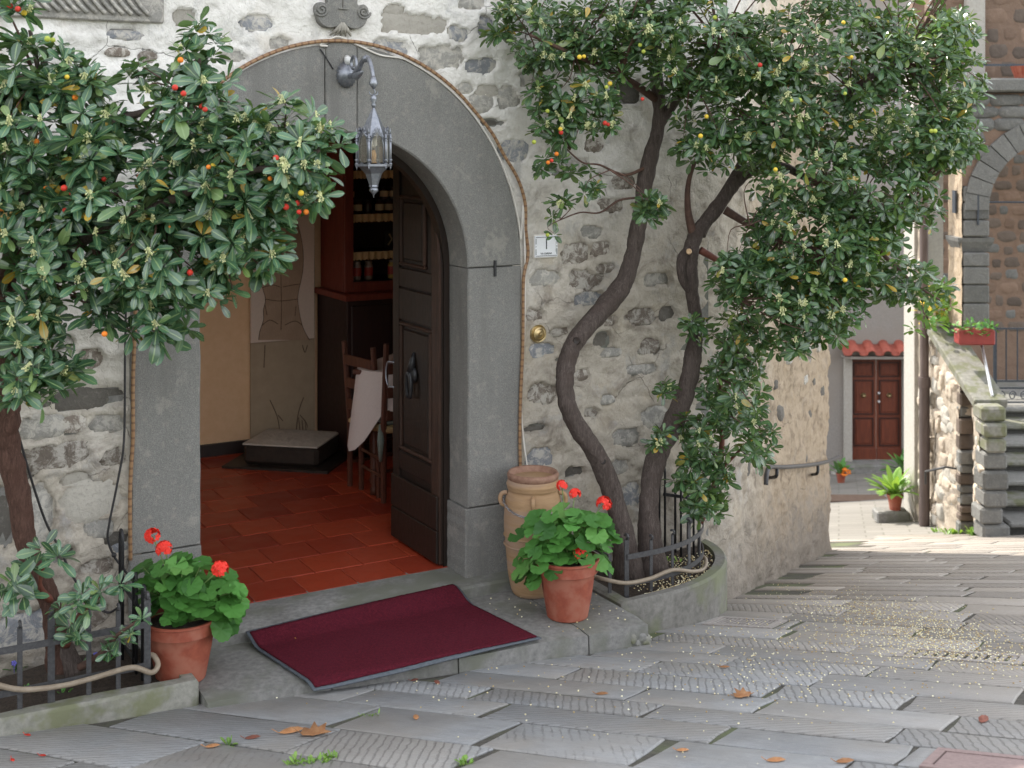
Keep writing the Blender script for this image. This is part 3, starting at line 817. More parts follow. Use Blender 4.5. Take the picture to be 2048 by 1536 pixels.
# dressed stone surround: two jambs of two blocks, two arch stones, a keystone
def sur_pts_outer(s):
    x = (s - SC) / AO; return ZSP + BO * math.sqrt(max(0, 1 - x * x))
def sur_pts_inner(s):
    x = (s - SC) / SR; return ZSP + SR * math.sqrt(max(0, 1 - x * x))
def block(name, poly, d0, d1, mat=None, bev=.008):
    """poly in (s,z); slightly eased edge"""
    n = len(poly); c = np.mean(np.array(poly), axis=0); m = MB()
    f0 = [W(s, d1 - bev, z) for s, z in poly]; f1 = []
    for i, (s, z) in enumerate(poly):
        a = np.array(poly[i - 1]); b = np.array(poly[(i + 1) % n]); p = np.array((s, z))
        t1 = p - a; t2 = b - p
        n1 = np.array((-t1[1], t1[0])) / (np.linalg.norm(t1) + 1e-9); n2 = np.array((-t2[1], t2[0])) / (np.linalg.norm(t2) + 1e-9)
        nn = n1 + n2; nn = nn / (np.linalg.norm(nn) + 1e-9)
        q = p + nn * bev * (.8 + .5 * R()); f1.append(W(q[0], d1 + .001 * nz(s * 5, z * 5), q[1]))
    bk = [W(s, d0, z) for s, z in poly]
    m.v = [tuple(v) for v in f1 + f0 + bk]
    m.f = [tuple(range(n))] + [(i, (i + 1) % n, n + (i + 1) % n, n + i) for i in range(n)] + [(n + i, n + (i + 1) % n, 2 * n + (i + 1) % n, 2 * n + i) for i in range(n)]
    m.f.append(tuple(range(2 * n, 3 * n))[::-1])
    return m.build(name, mat or M['serena'], house, False)
D0, D1 = -.22, .020
g = .003
def fine_edge(a, b, n, j=.003):
    out = []
    for i in range(n + 1):
        t = i / n; out.append((a[0] + (b[0] - a[0]) * t + (U(-j, j) if 0 < i < n else 0), a[1] + (b[1] - a[1]) * t))
    return out
zl = sz(335, 1098)[1]; zr = sz(972, 1010)[1]
ZB = .13
def jamb(sa, sb, za, zb):
    poly = fine_edge((sb, za), (sb, zb), 14) + fine_edge((sa, zb), (sa, za), 14)
    return block('jamb_stone', poly, D0, D1)
jamb(-2.30, -1.94, zl + g, ZSP - g); jamb(-2.31, -1.935, -.02, zl - g)
jamb(-.36, 0.0, zr + g, ZSP - g); jamb(-.375, .012, ZB - .10, zr - g)
def archpoly(s0, s1, nn=28):
    lo = max(s0, SC - SR); hi = min(s1, SC + SR)
    poly = []
    if s0 <= SC - AO + .01:     # left stone
        th0 = math.pi; thi = math.acos((s1 - SC) / SR); tho = math.acos((s1 - SC) / AO)
        inner = [(SC + SR * math.cos(t), ZSP + SR * math.sin(t)) for t in np.linspace(math.pi, thi, nn)]
        outer = [(SC + AO * math.cos(t), ZSP + BO * math.sin(t)) for t in np.linspace(tho, math.pi, nn)]
        return inner + outer
    if s1 >= SC + AO - .01:
        thi = math.acos((s0 - SC) / SR); tho = math.acos((s0 - SC) / AO)
        inner = [(SC + SR * math.cos(t), ZSP + SR * math.sin(t)) for t in np.linspace(thi, 0, nn)]
        outer = [(SC + AO * math.cos(t), ZSP + BO * math.sin(t)) for t in np.linspace(0, tho, nn)]
        return inner + outer
    inner = [(s, sur_pts_inner(s)) for s in np.linspace(s0, s1, 8)]
    outer = [(s, sur_pts_outer(s) + .035 * max(0, 1 - ((s - (s0 + s1) / 2) / (.45 * (s1 - s0))) ** 2)) for s in np.linspace(s1, s0, 8)]
    return inner + outer
SK0, SK1 = -1.245, -1.06
block('arch_stone', [(s, z + .002) for s, z in archpoly(SC - AO, SK0 - g)], D0, D1)
block('arch_stone', [(s, z + .002) for s, z in archpoly(SK1 + g, SC + AO)], D0, D1)
block('keystone', archpoly(SK0, SK1), D0, D1 + .006)
# backing behind the joints
# thick wall behind the surround so that no light leaks round the frame
mbk = MB()
inn = [(SC - SR - .03, .0), (SC - SR - .03, ZSP)] + [(SC + (SR + .03) * math.cos(t), ZSP + (SR + .03) * math.sin(t)) for t in np.linspace(math.pi, 0, 24)[1:-1]] + [(SC + SR + .03, ZSP), (SC + SR + .03, .0)]
outb = []
for (s, z) in inn:
    dx, dz = s - SC, z - 1.2
    if abs(dx) * 2.6 > abs(dz) * 2.0 or z < 1: outb.append((SC + math.copysign(2.6, dx), z))
    else: outb.append((s + dx, 3.4))
for dd in (-.03, -.34):
    pass
n = len(inn)
ring = []
for (poly, d) in ((inn, -.03), (outb, -.03), (outb, -.34), (inn, -.34)):
    ring.append([W(s, d, z) for s, z in poly])
mbk.v = [tuple(v) for r in ring for v in r]
for a in range(4):
    b = (a + 1) % 4
    for i in range(n - 1): mbk.f.append((a * n + i, a * n + i + 1, b * n + i + 1, b * n + i))
mbk.build('wall_core', M['slab'], house)
# iron cramp over the springing joint, right
cs, cz = sz(986, 536)
MB().box(W(cs, D1 + .006, cz), (.014, .012, .095), (WD, WN, Vector((0, 0, 1)))).build('cramp', M['blackiron'], house)
# threshold
th = MB()
s0, s1 = -2.33, .20
P0 = [(s0, .17), (s1, .15)]
def thr(s0, s1, d0, d1, z0, z1, name, mat, par):
    m = MB(); ns = 16
    for rows in [0]:
        P = []
        for (d, z) in ((d1 - .004, z0), (d1, z1 - .012), (d1 - .014, z1), (d0, z1)):
            P.append([W(s0 + (s1 - s0) * i / ns, d + .006 * nz(i * .7, z * 9), z - (.004 * abs(nz(i * .9, 3)) if z > z0 else 0)) for i in range(ns + 1)])
        m.grid(P)
    m.add([W(s1, d1 - .004, z0), W(s1, d1, z1 - .012), W(s1, d1 - .014, z1), W(s1, d0, z1), W(s1, d0, z0)], [(0, 1, 2, 3, 4)])
    return m.build(name, mat, par, 40)
thr(-2.28, .10, -.24, .155, -.02, ZB, 'threshold', M['slab'], house)
# eaves and roof, above the picture
rf = MB()
ro = [W(-5.3, .35, ZT), W(1.75, .35, ZT), SP(4.75, .3, ZT), SP(4.75, .3, ZT) + Vector((-4.2, 1.6, 0)), W(-5.3, -5.2, ZT)]
rf.prism(ro, Vector((0, 0, .16)))
rf.build('roof', M['rooftile'], house)

# carved frieze stone at upper left: a herringbone-cut lintel
s0 = -3.6; s1, zb_ = sz(326, 47)
zb0 = sz(60, 40)[1]
m = MB(); m.box(W((s0 + s1) / 2, -.01, zb_ + .22), (s1 - s0, .07, .44), (WD, WN, Vector((0, 0, 1))), .006)
fz = m.build('carved_lintel', M['st_grey'], house, False)
for row in range(2):
    zc = zb_ + .035 + row * .14
    k = 0
    s = s0 + .03
    while s < s1 - .12:
        m = MB(); pts = []
        for i in range(6):
            t = i / 5
            pts.append(W(s + .085 * (t if row == 0 else 1 - t) ** 1.6 + .0, .026 + .010, zc + .125 * (1 - t)))
        m.tube(pts, [.012] * 6, 5)
        m.build('carved_leaf', M['st_grey'], fz, True); s += .044
    m = MB(); m.box(W((s0 + s1) / 2, .028, zc + .132), (s1 - s0 - .06, .016, .010), (WD, WN, Vector((0, 0, 1)))); m.build('carved_band', M['st_grey'], fz)

# stone crest over the arch
cs, cz = sz(678, 20); k = on_wall(678, 20).y / F
def CP(dx, dy, d): return W(cs + dx * k * 1.12, d, cz - dy * k)
out = []
half = [(0, 26), (14, 36), (28, 38), (42, 30), (50, 12), (50, -4), (42, -12), (30, -10), (30, -30), (30, -60)]
half = [tuple(q) for q in crom(half, 4)]
poly = [(x, y) for x, y in half] + [(-x, y) for x, y in half[::-1][:-1]]
crest = MB()
f = [CP(x, y, .045) for x, y in poly]; f2 = [CP(x * .96, y * .97, .055) for x, y in poly]; bk = [CP(x, y, -.04) for x, y in poly]
n = len(poly)
crest.v = [tuple(v) for v in f2 + f + bk]
crest.f = [tuple(range(n))] + [(i, (i + 1) % n, n + (i + 1) % n, n + i) for i in range(n)] + [(n + i, n + (i + 1) % n, 2 * n + (i + 1) % n, 2 * n + i) for i in range(n)]
cr = crest.build('crest', M['serena'], house, False)
for sg in (-1, 1):
    pts = []
    for i in range(30):
        t = i / 29; a = t * 3.6 * math.pi; r = 13 * (1 - t * .8)
        pts.append(CP(sg * (40 + r * math.cos(a)), 4 + r * math.sin(a), .058))
    MB().tube(pts, [.007] * 30, 6).build('volute', M['serena'], cr, True)
MB().box(CP(0, -1, .06), (.055, .012, .009), (WD, WN, Vector((0, 0, 1)))).build('crossbar', M['serena'], cr)
MB().box(CP(0, -22, .0565), (.005, .004, .13), (WD, WN, Vector((0, 0, 1)))).build('seam', M['st_dark'], cr)
for i in range(-2, 3):
    MB().tube([CP(i * 1.2, 26, .05), CP(i * 5, 40, .045), CP(i * 10, 52, .02)], [.006, .011, .004], 6).build('palmette', M['st_tan'], cr, True)

# ================================================================== inside: floor, room
FZ = ZB
fl = MB(); fl.grid([[W(s, d, FZ - .016) for s in (-2.6, 1.6)] for d in (-.20, -3.7)])
floor = fl.build('tiled_floor', M['grout'], None); tag(floor, kind='structure')
tw, tl = .30, .31
random.seed(5)
row = 0
me_t = None
d = -.205
tilemesh = []
for q in range(4):
    m = MB(); m.box((0, 0, -.006), (tl - .006, tw - .006, .016), None, .003); tmp = m
    me = bpy.data.meshes.new('floor_tile'); me.from_pydata(m.v, [], m.f); me.materials.append(M['tile']); tilemesh.append(me)
ang = math.atan2(WD.y, WD.x)
while d > -3.6:
    s = -2.5 + (row % 2) * tl / 2
    while s < .9:
        c = W(s + tl / 2, d - tw / 2, FZ)
        px, py = frame_px(c)
        if 330 < px < 960 and d > -3.55:
            o = link('floor_tile', random.choice(tilemesh), floor); o.location = c + Vector((0, 0, U(-.002, .0015)))
            o.rotation_euler = (U(-.004, .004), U(-.004, .004), ang + U(-.006, .006))
        s += tl
    d -= tw; row += 1
room = MB()
def wallq(a, b, z0, z1, th=.12):
    n_ = Vector(((b - a).y, -(b - a).x, 0)).normalized()
    room.add([a + Vector((0, 0, z0)), b + Vector((0, 0, z0)), b + Vector((0, 0, z1)), a + Vector((0, 0, z1))], [(0, 1, 2, 3)])
A, B, C, D = W(-2.6, -.34), W(1.6, -.34), W(1.6, -3.6), W(-2.6, -3.6)
for a, b in ((B, C), (C, D)): wallq(a, b, FZ - .05, 3.05)
# left wall has an unseen opening, added to brighten the room with daylight
def wl(d0, d1, z0, z1): room.add([W(-2.6, d0, z0), W(-2.6, d1, z0), W(-2.6, d1, z1), W(-2.6, d0, z1)], [(0, 1, 2, 3)])
for q in ((-.34, -1.5, FZ - .05, 3.05), (-2.5, -3.6, FZ - .05, 3.05), (-1.5, -2.5, FZ - .05, 1.1), (-1.5, -2.5, 2.2, 3.05)): wl(*q)
room.build('room_wall', M['orange'], house)
MB().grid([[W(-2.6, -.34, 3.05), W(1.6, -.34, 3.05)], [W(-2.6, -3.6, 3.05), W(1.6, -3.6, 3.05)]]).build('ceiling', M['ceiling'], house)
MB().box(W(-.9, -3.585, FZ + .05), (3.4, .03, .10), (WD, WN, Vector((0, 0, 1)))).build('skirting_board', M['skirting'], house)

# door frame lining and the open leaf
fr = MB()
def frame_ring(r0, r1, dA, dB, name, mat):
    m = MB(); P0, P1 = [], []
    th_ = np.linspace(math.pi, 0, 30)
    inn = [(SC - r0, FZ)] + [(SC + r0 * math.cos(t), ZSP + r0 * math.sin(t)) for t in th_] + [(SC + r0, FZ)]
    oo = [(SC - r1, FZ)] + [(SC + r1 * math.cos(t), ZSP + r1 * math.sin(t)) for t in th_] + [(SC + r1, FZ)]
    rings = [[W(s, dA, z) for s, z in inn], [W(s, dA, z) for s, z in oo], [W(s, dB, z) for s, z in oo], [W(s, dB, z) for s, z in inn]]
    n = len(inn); m.v = [tuple(v) for r in rings for v in r]
    for a in range(4):
        b = (a + 1) % 4
        for i in range(n - 1): m.f.append((a * n + i, a * n + i + 1, b * n + i + 1, b * n + i))
    return m.build(name, mat, house, False)
frame_ring(SR - .035, SR + .012, -.225, -.30, 'door_frame', M['doorwood'])
# leaf: swung fully into the room, perpendicular to the wall
LS = SC + SR - .045; LD0 = -.238; LW = .665
def leaf_top(x):                          # x from hinge
    r = SR - .04; q = r - x * (r / LW) * 1.0
    return ZSP + math.sqrt(max(0, r * r - (q) ** 2))
leaf = thing('door_leaf', W(LS, LD0, FZ), 'x', 'door'); del leaf['category']; del leaf['label']
leaf.parent = house; leaf.location = W(LS, LD0, FZ) - wloc(house)
def LP(x, y, z): return W(LS - y, LD0 - x, z)           # x along the leaf, y out of its visible face, z up
def lprism(name, poly, y0, y1, mat, par):
    m = MB(); n = len(poly); m.v = [tuple(LP(x, y1, z)) for x, z in poly] + [tuple(LP(x, y0, z)) for x, z in poly]
    m.f = [tuple(range(n)), tuple(range(n, 2 * n))[::-1]] + [(i, n + i, n + (i + 1) % n, (i + 1) % n) for i in range(n)]
    return m.build(name, mat, par)
zt = [(x, leaf_top(x)) for x in np.linspace(0, LW, 14)]
lprism('board', [(0, FZ + .012), (LW, FZ + .012)] + zt[::-1], -.02, .0, M['doorwood'], leaf)
lprism('stile', [(0, FZ + .012), (.10, FZ + .012)] + [(.10, leaf_top(.10)), (.05, leaf_top(.05)), (0, leaf_top(0))], .001, .018, M['doorworn'], leaf)
lprism('stile', [(LW - .09, FZ + .012), (LW, FZ + .012), (LW, leaf_top(LW)), (LW - .09, leaf_top(LW - .09))], .001, .018, M['doorwood'], leaf)
for (z0, z1, mt) in ((FZ + .015, FZ + .21, 'doorwood'), (FZ + .215, FZ + .42, 'doorwood'), (FZ + .47, FZ + .58, 'doorwood'), (FZ + 1.42, FZ + 1.62, 'doorwood'), (FZ + 1.63, FZ + 1.75, 'doorwood')):
    x0, x1, y1 = (.0, LW, .034) if z1 < FZ + .45 else (.102, LW - .092, .017)
    m = MB(); a = LP((x0 + x1) / 2, (y1 + .019) / 2 if z1 < FZ + .45 else y1 / 2 + .001, (z0 + z1) / 2)
    m.box(a, (y1 - .019 if z1 < FZ + .45 else y1, x1 - x0, z1 - z0), (WD, WN, Vector((0, 0, 1))), .005); m.build('rail', M[mt], leaf)
def frame_mould(x0, x1, z0, z1, name='panel'):
    m = MB(); c = LP((x0 + x1) / 2, .004, (z0 + z1) / 2)
    m.box(c, (.02, x1 - x0 - .10, z1 - z0 - .10), (WD, WN, Vector((0, 0, 1))), .012); m.build(name, M['doorwood'], leaf)
    for (a, b, w_, h_) in (((x0 + x1) / 2, z0 + .02, x1 - x0, .022), ((x0 + x1) / 2, z1 - .02, x1 - x0, .022), (x0 + .02, (z0 + z1) / 2, .022, z1 - z0 - .06), (x1 - .02, (z0 + z1) / 2, .022, z1 - z0 - .06)):
        q = MB(); q.box(LP(a, .010, b), (.026, w_, h_), (WD, WN, Vector((0, 0, 1))), .008); q.build('moulding', M['doorworn'], leaf)
frame_mould(.105, LW - .095, FZ + .585, FZ + 1.415)
frame_mould(.19, LW - .095, FZ + 1.755, FZ + 2.22)
# ring pull on the meeting edge and the knocker
pts = [LP(LW - .015, .015, FZ + 1.13)] + [LP(LW + .03 + .055 * math.sin(t), .03, FZ + 1.05 + .08 * math.cos(t)) for t in np.linspace(0, math.pi, 12)] + [LP(LW - .015, .015, FZ + .97)]
MB().tube(pts, .006, 6).build('pull_handle', M['lampmetal'], leaf, True)
kn = MB(); kc = LP(LW * .52, .03, FZ + 1.10)
kn.lathe([(.0, -.02), (.05, -.012), (.055, 0), (.035, .02), (.0, .03)], kc, 14, (WN, Vector((0, 0, 1)), -WD)); kob = kn.build('knocker', M['blackiron'], leaf, True)
MB().tube([LP(LW * .52 + .03 * math.sin(t), .055, FZ + 1.03 + .085 * math.cos(t)) for t in np.linspace(-2.6, 2.6, 16)], [.010 + .006 * abs(math.sin(i / 15 * math.pi)) for i in range(16)], 8).build('knocker_ring', M['blackiron'], leaf, True)
MB().tube([LP(LW * .52, .04, FZ + 1.12), LP(LW * .52, .03, FZ + 1.19), LP(LW * .52, .02, FZ + 1.24)], [.03, .02, .006], 8).build('knocker_crown', M['blackiron'], leaf, True)

# drawing board on the back wall, canvas and the plinth before it
BW = -3.58
def on_back(px, py, d): return on_wall(px, py, d)
a = sd_of(on_back(501, 600, BW + .02))[0]; b = sd_of(on_back(629, 600, BW + .02))[0]
zb = on_back(560, 868, BW).z
pb = thing('drawing_board', W((a + b) / 2, BW + .02, zb), 'tall pale board with faint sketched hands against the ochre wall', 'board')
m = MB(); m.box(W((a + b) / 2, BW + .018, (FZ + .102 + 2.6) / 2), (b - a, .016, 2.6 - FZ - .102), (WD, WN, Vector((0, 0, 1)))); m.build('panel', M['panelwall'], pb)
def strokes(par, lst, d, r=.003, mat='line', name='stroke'):
    for q in lst:
        pts = [on_back(x, y, d) for x, y in q]
        pts = [Vector(p) for p in crom([tuple(p) for p in pts], 5)]
        MB().tube(pts, r, 4).build(name, M[mat], par, True)
strokes(pb, [[(540, 800), (555, 835), (560, 870)], [(607, 795), (597, 825), (592, 865)], [(600, 830), (612, 845), (615, 855)], [(597, 835), (600, 862)], [(604, 840), (606, 864)], [(610, 840), (612, 860)], [(530, 690), (528, 735)], [(605, 690), (610, 705), (615, 690)], [(556, 830), (566, 842)]], BW + .028, .0035)
ca = sd_of(on_back(501, 560, BW + .04))[0]; cb = sd_of(on_back(627, 560, BW + .04))[0]
cz0 = on_back(560, 681, BW + .04).z; cz1 = on_back(560, 330, BW + .04).z
cv = thing('canvas_drawing', W((ca + cb) / 2, BW + .05, cz0), 'unframed canvas with a charcoal drawing of a bare back', 'picture')
m = MB(); m.box(W((ca + cb) / 2, BW + .042, (cz0 + cz1) / 2), (cb - ca, .03, cz1 - cz0), (WD, WN, Vector((0, 0, 1)))); m.build('canvas', M['canvas'], cv)
tor = [(517, 680), (520, 662), (527, 640), (527, 620), (531, 600), (527, 582), (520, 560), (516, 530), (520, 490), (530, 440), (580, 420), (596, 450), (606, 500), (605, 545), (596, 590), (598, 620), (606, 655), (619, 680)]
tor = [tuple(q) for q in crom([(x, y, 0) for x, y in tor], 3)]
m = MB(); m.prism([on_back(x, y, BW + .0575) for x, y, _ in tor], -WN * .0005); m.build('drawn_figure', M['sketch'], cv)
edge = [(x, y) for x, y, _ in tor]
strokes(cv, [edge, [(563, 470), (562, 560), (563, 610), (562, 660)], [(525, 575), (545, 570), (560, 574)], [(566, 574), (585, 570), (600, 568)], [(530, 598), (560, 602), (596, 598)], [(525, 650), (540, 640), (556, 648)], [(570, 650), (590, 642), (604, 650)], [(530, 610), (534, 630)], [(592, 612), (590, 632)]], BW + .058, .003)
pl = on_z(565, 938, FZ)
px_ = thing('plinth', Vector((pl.x, pl.y + .2, FZ)), 'low dark box with a pale rough plaster top below the canvas', 'plinth')
c0 = on_z(478, 936, FZ); c1 = on_z(628, 944, FZ); dirv = (c1 - c0).normalized(); nv = Vector((-dirv.y, dirv.x, 0))
L_ = (c1 - c0).length
def PLq(x, y, z): q = c0 + dirv * x + nv * y; return Vector((q.x, q.y, z))
m = MB(); m.box(PLq(L_ / 2, .30, FZ + .01), (L_ + .25, .68, .02), (dirv, nv, Vector((0, 0, 1)))); m.build('base_board', M['darkbox'], px_)
m = MB(); m.box(PLq(L_ / 2 + .02, .29, FZ + .10), (L_, .54, .155), (dirv, nv, Vector((0, 0, 1))), .03); m.build('box', M['darkbox'], px_)
P = []
for i in range(22):
    r = []
    for j in range(14):
        e = min(i, 21 - i, j, 13 - j) / 3; e = min(1, e)
        r.append(PLq(.02 + L_ * i / 21 + .0, .02 + .54 * j / 13, FZ + .187 + (.012 + .035 * abs(nz(i * .5, j * .5, 2, 3))) * e))
    P.append(r)
m = MB(); m.grid(P)
m.box(PLq(L_ / 2 + .02, .29, FZ + .183), (L_, .54, .012), (dirv, nv, Vector((0, 0, 1))))
m.build('top', M['plinthtop'], px_, 40)

# cabinet
CB = -3.02
fs0 = sd_of(on_wall(690, 600, CB))[0]; fs1 = fs0 + 1.15
cabz0, cabz1 = FZ, 2.85
cab = thing('cabinet', W((fs0 + fs1) / 2, -3.3, FZ), 'tall dark red wooden dresser with open shelves of jars and cans', 'cabinet')
X3 = (WD, WN, Vector((0, 0, 1)))
zsh = on_wall(745, 590, CB).z
def cbx(name, s0, s1, d0, d1, z0, z1, mat, bev=.004):
    m = MB(); m.box(W((s0 + s1) / 2, (d0 + d1) / 2, (z0 + z1) / 2), (s1 - s0, d1 - d0, z1 - z0), X3, bev); return m.build(name, M[mat], cab)
se = sd_of(on_wall(630, 600, CB - .28))[0]
cbx('side_panel', fs0 - .005, fs0 + .03, -3.55, CB - .03, zsh + .03, cabz1, 'cabwood')
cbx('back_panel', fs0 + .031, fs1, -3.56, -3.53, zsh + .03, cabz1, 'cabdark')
cbx('side_panel', fs1, fs1 + .03, -3.55, CB - .03, zsh + .03, cabz1, 'cabwood')
cbx('stile', fs0, fs0 + .075, CB - .029, CB, zsh + .03, cabz1, 'cabwood')
cbx('stile', fs0 + .53, fs0 + .60, CB - .029, CB, zsh + .03, cabz1, 'cabwood')
cbx('rail', fs0 + .076, fs0 + .529, CB - .029, CB - .001, zsh + .03, zsh + .11, 'cabwood')
cbx('rail', fs0 + .076, fs0 + .529, CB - .029, CB - .001, cabz1 - .1, cabz1, 'cabwood')
cbx('counter', fs0 - .06, fs1 + .06, -3.56, CB + .16, zsh - .02, zsh + .028, 'cabwood')
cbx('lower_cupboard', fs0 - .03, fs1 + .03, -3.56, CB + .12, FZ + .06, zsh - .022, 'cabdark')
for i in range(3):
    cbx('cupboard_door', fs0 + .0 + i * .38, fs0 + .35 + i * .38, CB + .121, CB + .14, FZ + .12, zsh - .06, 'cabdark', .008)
# wide left return next to the board
shelves = [on_wall(745, y, CB - .1).z for y in (553, 428, 342)]
for i, z in enumerate(shelves):
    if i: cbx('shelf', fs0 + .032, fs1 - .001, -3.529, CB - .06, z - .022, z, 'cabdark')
    if i:
        m = MB(); P = []
        ns = 60
        P.append([W(fs0 + .078 + .45 * j / ns, CB - .045 + .006 * math.sin(j * .8), z + .004) for j in range(ns + 1)])
        P.append([W(fs0 + .078 + .45 * j / ns, CB - .040 + .008 * math.sin(j * .8), z - .03) for j in range(ns + 1)])
        P.append([W(fs0 + .078 + .45 * j / ns, CB - .040 + .010 * math.sin(j * .8), z - .052 - .012 * abs(math.sin(j * .75))) for j in range(ns + 1)])
        m.grid(P); m.build('lace_trim', M['lace'], cab, True)
m = MB(); z = on_wall(745, 505, CB).z; P = []
for dz in (.004, -.03, -.052):
    P.append([W(fs0 + .078 + .45 * j / 60, CB - .040 + .009 * math.sin(j * .8), z + dz + (0 if dz > -.05 else -.012 * abs(math.sin(j * .75)))) for j in range(61)])
m.grid(P); m.build('lace_trim', M['lace'], cab, True)
cbx('shelf', fs0 + .032, fs1 - .001, -3.529, CB - .06, z - .022, z + .002, 'cabdark')
def jar(px, py0, wd, ht, body, lab, label, cat='jar', name='jar', lid='cabdark', grp='jars and cans on the dresser shelves'):
    d_ = CB - .16
    s, zz_ = sz(px, py0, d_)
    zz_ = max(shelves[0] + .004, zz_) if False else zz_
    t = thing(name, W(s, d_, zz_), label, cat, grp)
    r = wd / 2; m = MB(); m.lathe([(r * .93, 0), (r, .008), (r, ht * .78), (r * .8, ht * .86), (r * .78, ht * .90)], W(s, d_, zz_), 16); m.build('body', M[body], t, 40)
    m = MB(); m.lathe([(r * .84, ht * .901), (r * .84, ht), (r * .3, ht + .001)], W(s, d_, zz_), 16); m.build('lid', M[lid], t, 40)
    m = MB(); m.lathe([(r * 1.012, ht * .22), (r * 1.012, ht * .68)], W(s, d_, zz_), 16, cap=False); m.build('label', M[lab], t, True)
zz1 = shelves[1]; 
jl = ['first jar from the left on the middle jar shelf', 'second jar from the left on the middle jar shelf', 'third jar on the middle shelf, dark glass', 'fourth jar from the left on the middle jar shelf', 'fifth jar from the left on the middle jar shelf']
def py_of(px, z): 
    p = on_wall(px, 400, CB - .16); return HY + (EYE.z - z) * F / p.y
for i, px in enumerate((699, 716, 736, 759, 777)):
    jar(px, py_of(px, zz1 + .001), .072, .115, 'jar', 'paper' if i != 2 else 'jar', 'squat preserve jar with paper label, ' + jl[i])
for i, px in enumerate((700, 768, 786)):
    z2 = zz1 + .117
    jar(px, py_of(px, z2), .072, .105, 'jar', 'paper', 'preserve jar stacked on top, ' + ('leftmost' if i == 0 else 'second from the right' if i == 1 else 'rightmost') + ' of the upper jars')
zc = zsh + .112
for i, px in enumerate((697, 714, 737, 784)):
    d_ = CB - .16
    jar(px, py_of(px, zc), .072, .15, 'tin' if i < 3 else 'tinyel', 'tinred', ('squat printed tin can, ' + ('first', 'second', 'third')[i] + ' from the left on the lowest shelf') if i < 3 else 'yellow printed tin on the right of the lowest shelf', 'can', 'tin_can', 'tin')
cbx('shelf', fs0 + .032, fs1 - .001, -3.529, CB - .06, zc - .022, zc - .0005, 'cabdark')
pf = thing('picture_card', W(sd_of(on_wall(782, 488, CB - .3))[0], CB - .3, z + .004), 'small dark picture card standing on the shelf above the tins', 'card')
m = MB(); m.box(W(sd_of(on_wall(782, 488, CB - .3))[0], CB - .3, z + .0765), (.12, .006, .145), X3); m.build('card', M['darkbox'], pf)
m = MB(); m.tube([W(sd_of(on_wall(782, 488, CB - .3))[0] - .03, CB - .295, z + .03), W(sd_of(on_wall(782, 488, CB - .3))[0] + .005, CB - .295, z + .08), W(sd_of(on_wall(782, 488, CB - .3))[0] - .02, CB - .295, z + .125)], .008, 5); m.build('printed_motif', M['paper'], pf)

# table with a cloth, two chairs
tp = on_z(748, 989, FZ)
ts, td = sd_of(tp)
tab = thing('dining_table', W(ts, td, FZ), 'dark dining table with turned legs partly behind the open door', 'table')
TZ = at(748, 735, tp.y).z
tA = wa0 = math.atan2(WD.y, WD.x) - math.radians(50)
xA = Vector((math.cos(tA), math.sin(tA), 0)); yB = Vector((math.sin(tA), -math.cos(tA), 0)); TX = (xA, yB, Vector((0, 0, 1)))
def TB(a, b, z): q = tp + xA * a + yB * b; return Vector((q.x, q.y, z))
for (a, b) in ((0, 0), (.85, 0), (0, -.75), (.85, -.75)):
    m = MB(); m.lathe([(.028, 0), (.03, .04), (.020, .06), (.034, .10), (.026, .14), (.034, .40), (.024, .46), (.038, .50), (.04, TZ - FZ - .14), (.045, TZ - FZ - .135), (.045, TZ - FZ - .05)], TB(a, b, FZ), 12); m.build('leg', M['chairwood'], tab, True)
m = MB(); m.box(TB(.425, -.375, TZ - .02), (1.08, .98, .035), TX, .005); m.build('tabletop', M['chairwood'], tab)
for (a, b, l, w_) in ((.425, 0, .76, .02), (.425, -.75, .76, .02)):
    m = MB(); m.box(TB(a, b, TZ - .09), (l, w_, .09), TX); m.build('apron', M['chairwood'], tab)
cl = MB(); P = []
cs_, cd_ = .425, -.375
N = 72
def csq(t, hx, hy, p=6):
    c, s = math.cos(t), math.sin(t); k = (abs(c / hx) ** p + abs(s / hy) ** p) ** (-1 / p); return c * k, s * k
rows = []
for (grow, dz, fold) in ((.3, .0, 0), (.9, .0, 0), (1.0, -.004, 0), (1.012, -.03, .1), (1.04, -.15, .6), (1.07, -.27, 1.0)):
    r = []
    for i in range(N + 1):
        t = 2 * math.pi * i / N; x, y = csq(t, .57, .52)
        cor = max(0, (abs(math.sin(2 * t)) - .80) / .20)
        drop = dz * (1 + (cor * 1.15 if dz < -.02 else 0))
        fo = fold * (.022 * math.sin(9 * t) + .035 * cor)
        q = TB(cs_ + x * grow * (1 + fo), cd_ + y * grow * (1 + fo), TZ + .002 + drop); r.append(q)
    rows.append(r)
cl.grid(rows); cl.f.append(tuple(range(N)))
clo = cl.build('tablecloth', M['cloth'], None, 50, origin=TB(cs_, cd_, TZ)); tag(clo, 'pale pink tablecloth hanging in a corner fold over the table', 'tablecloth')
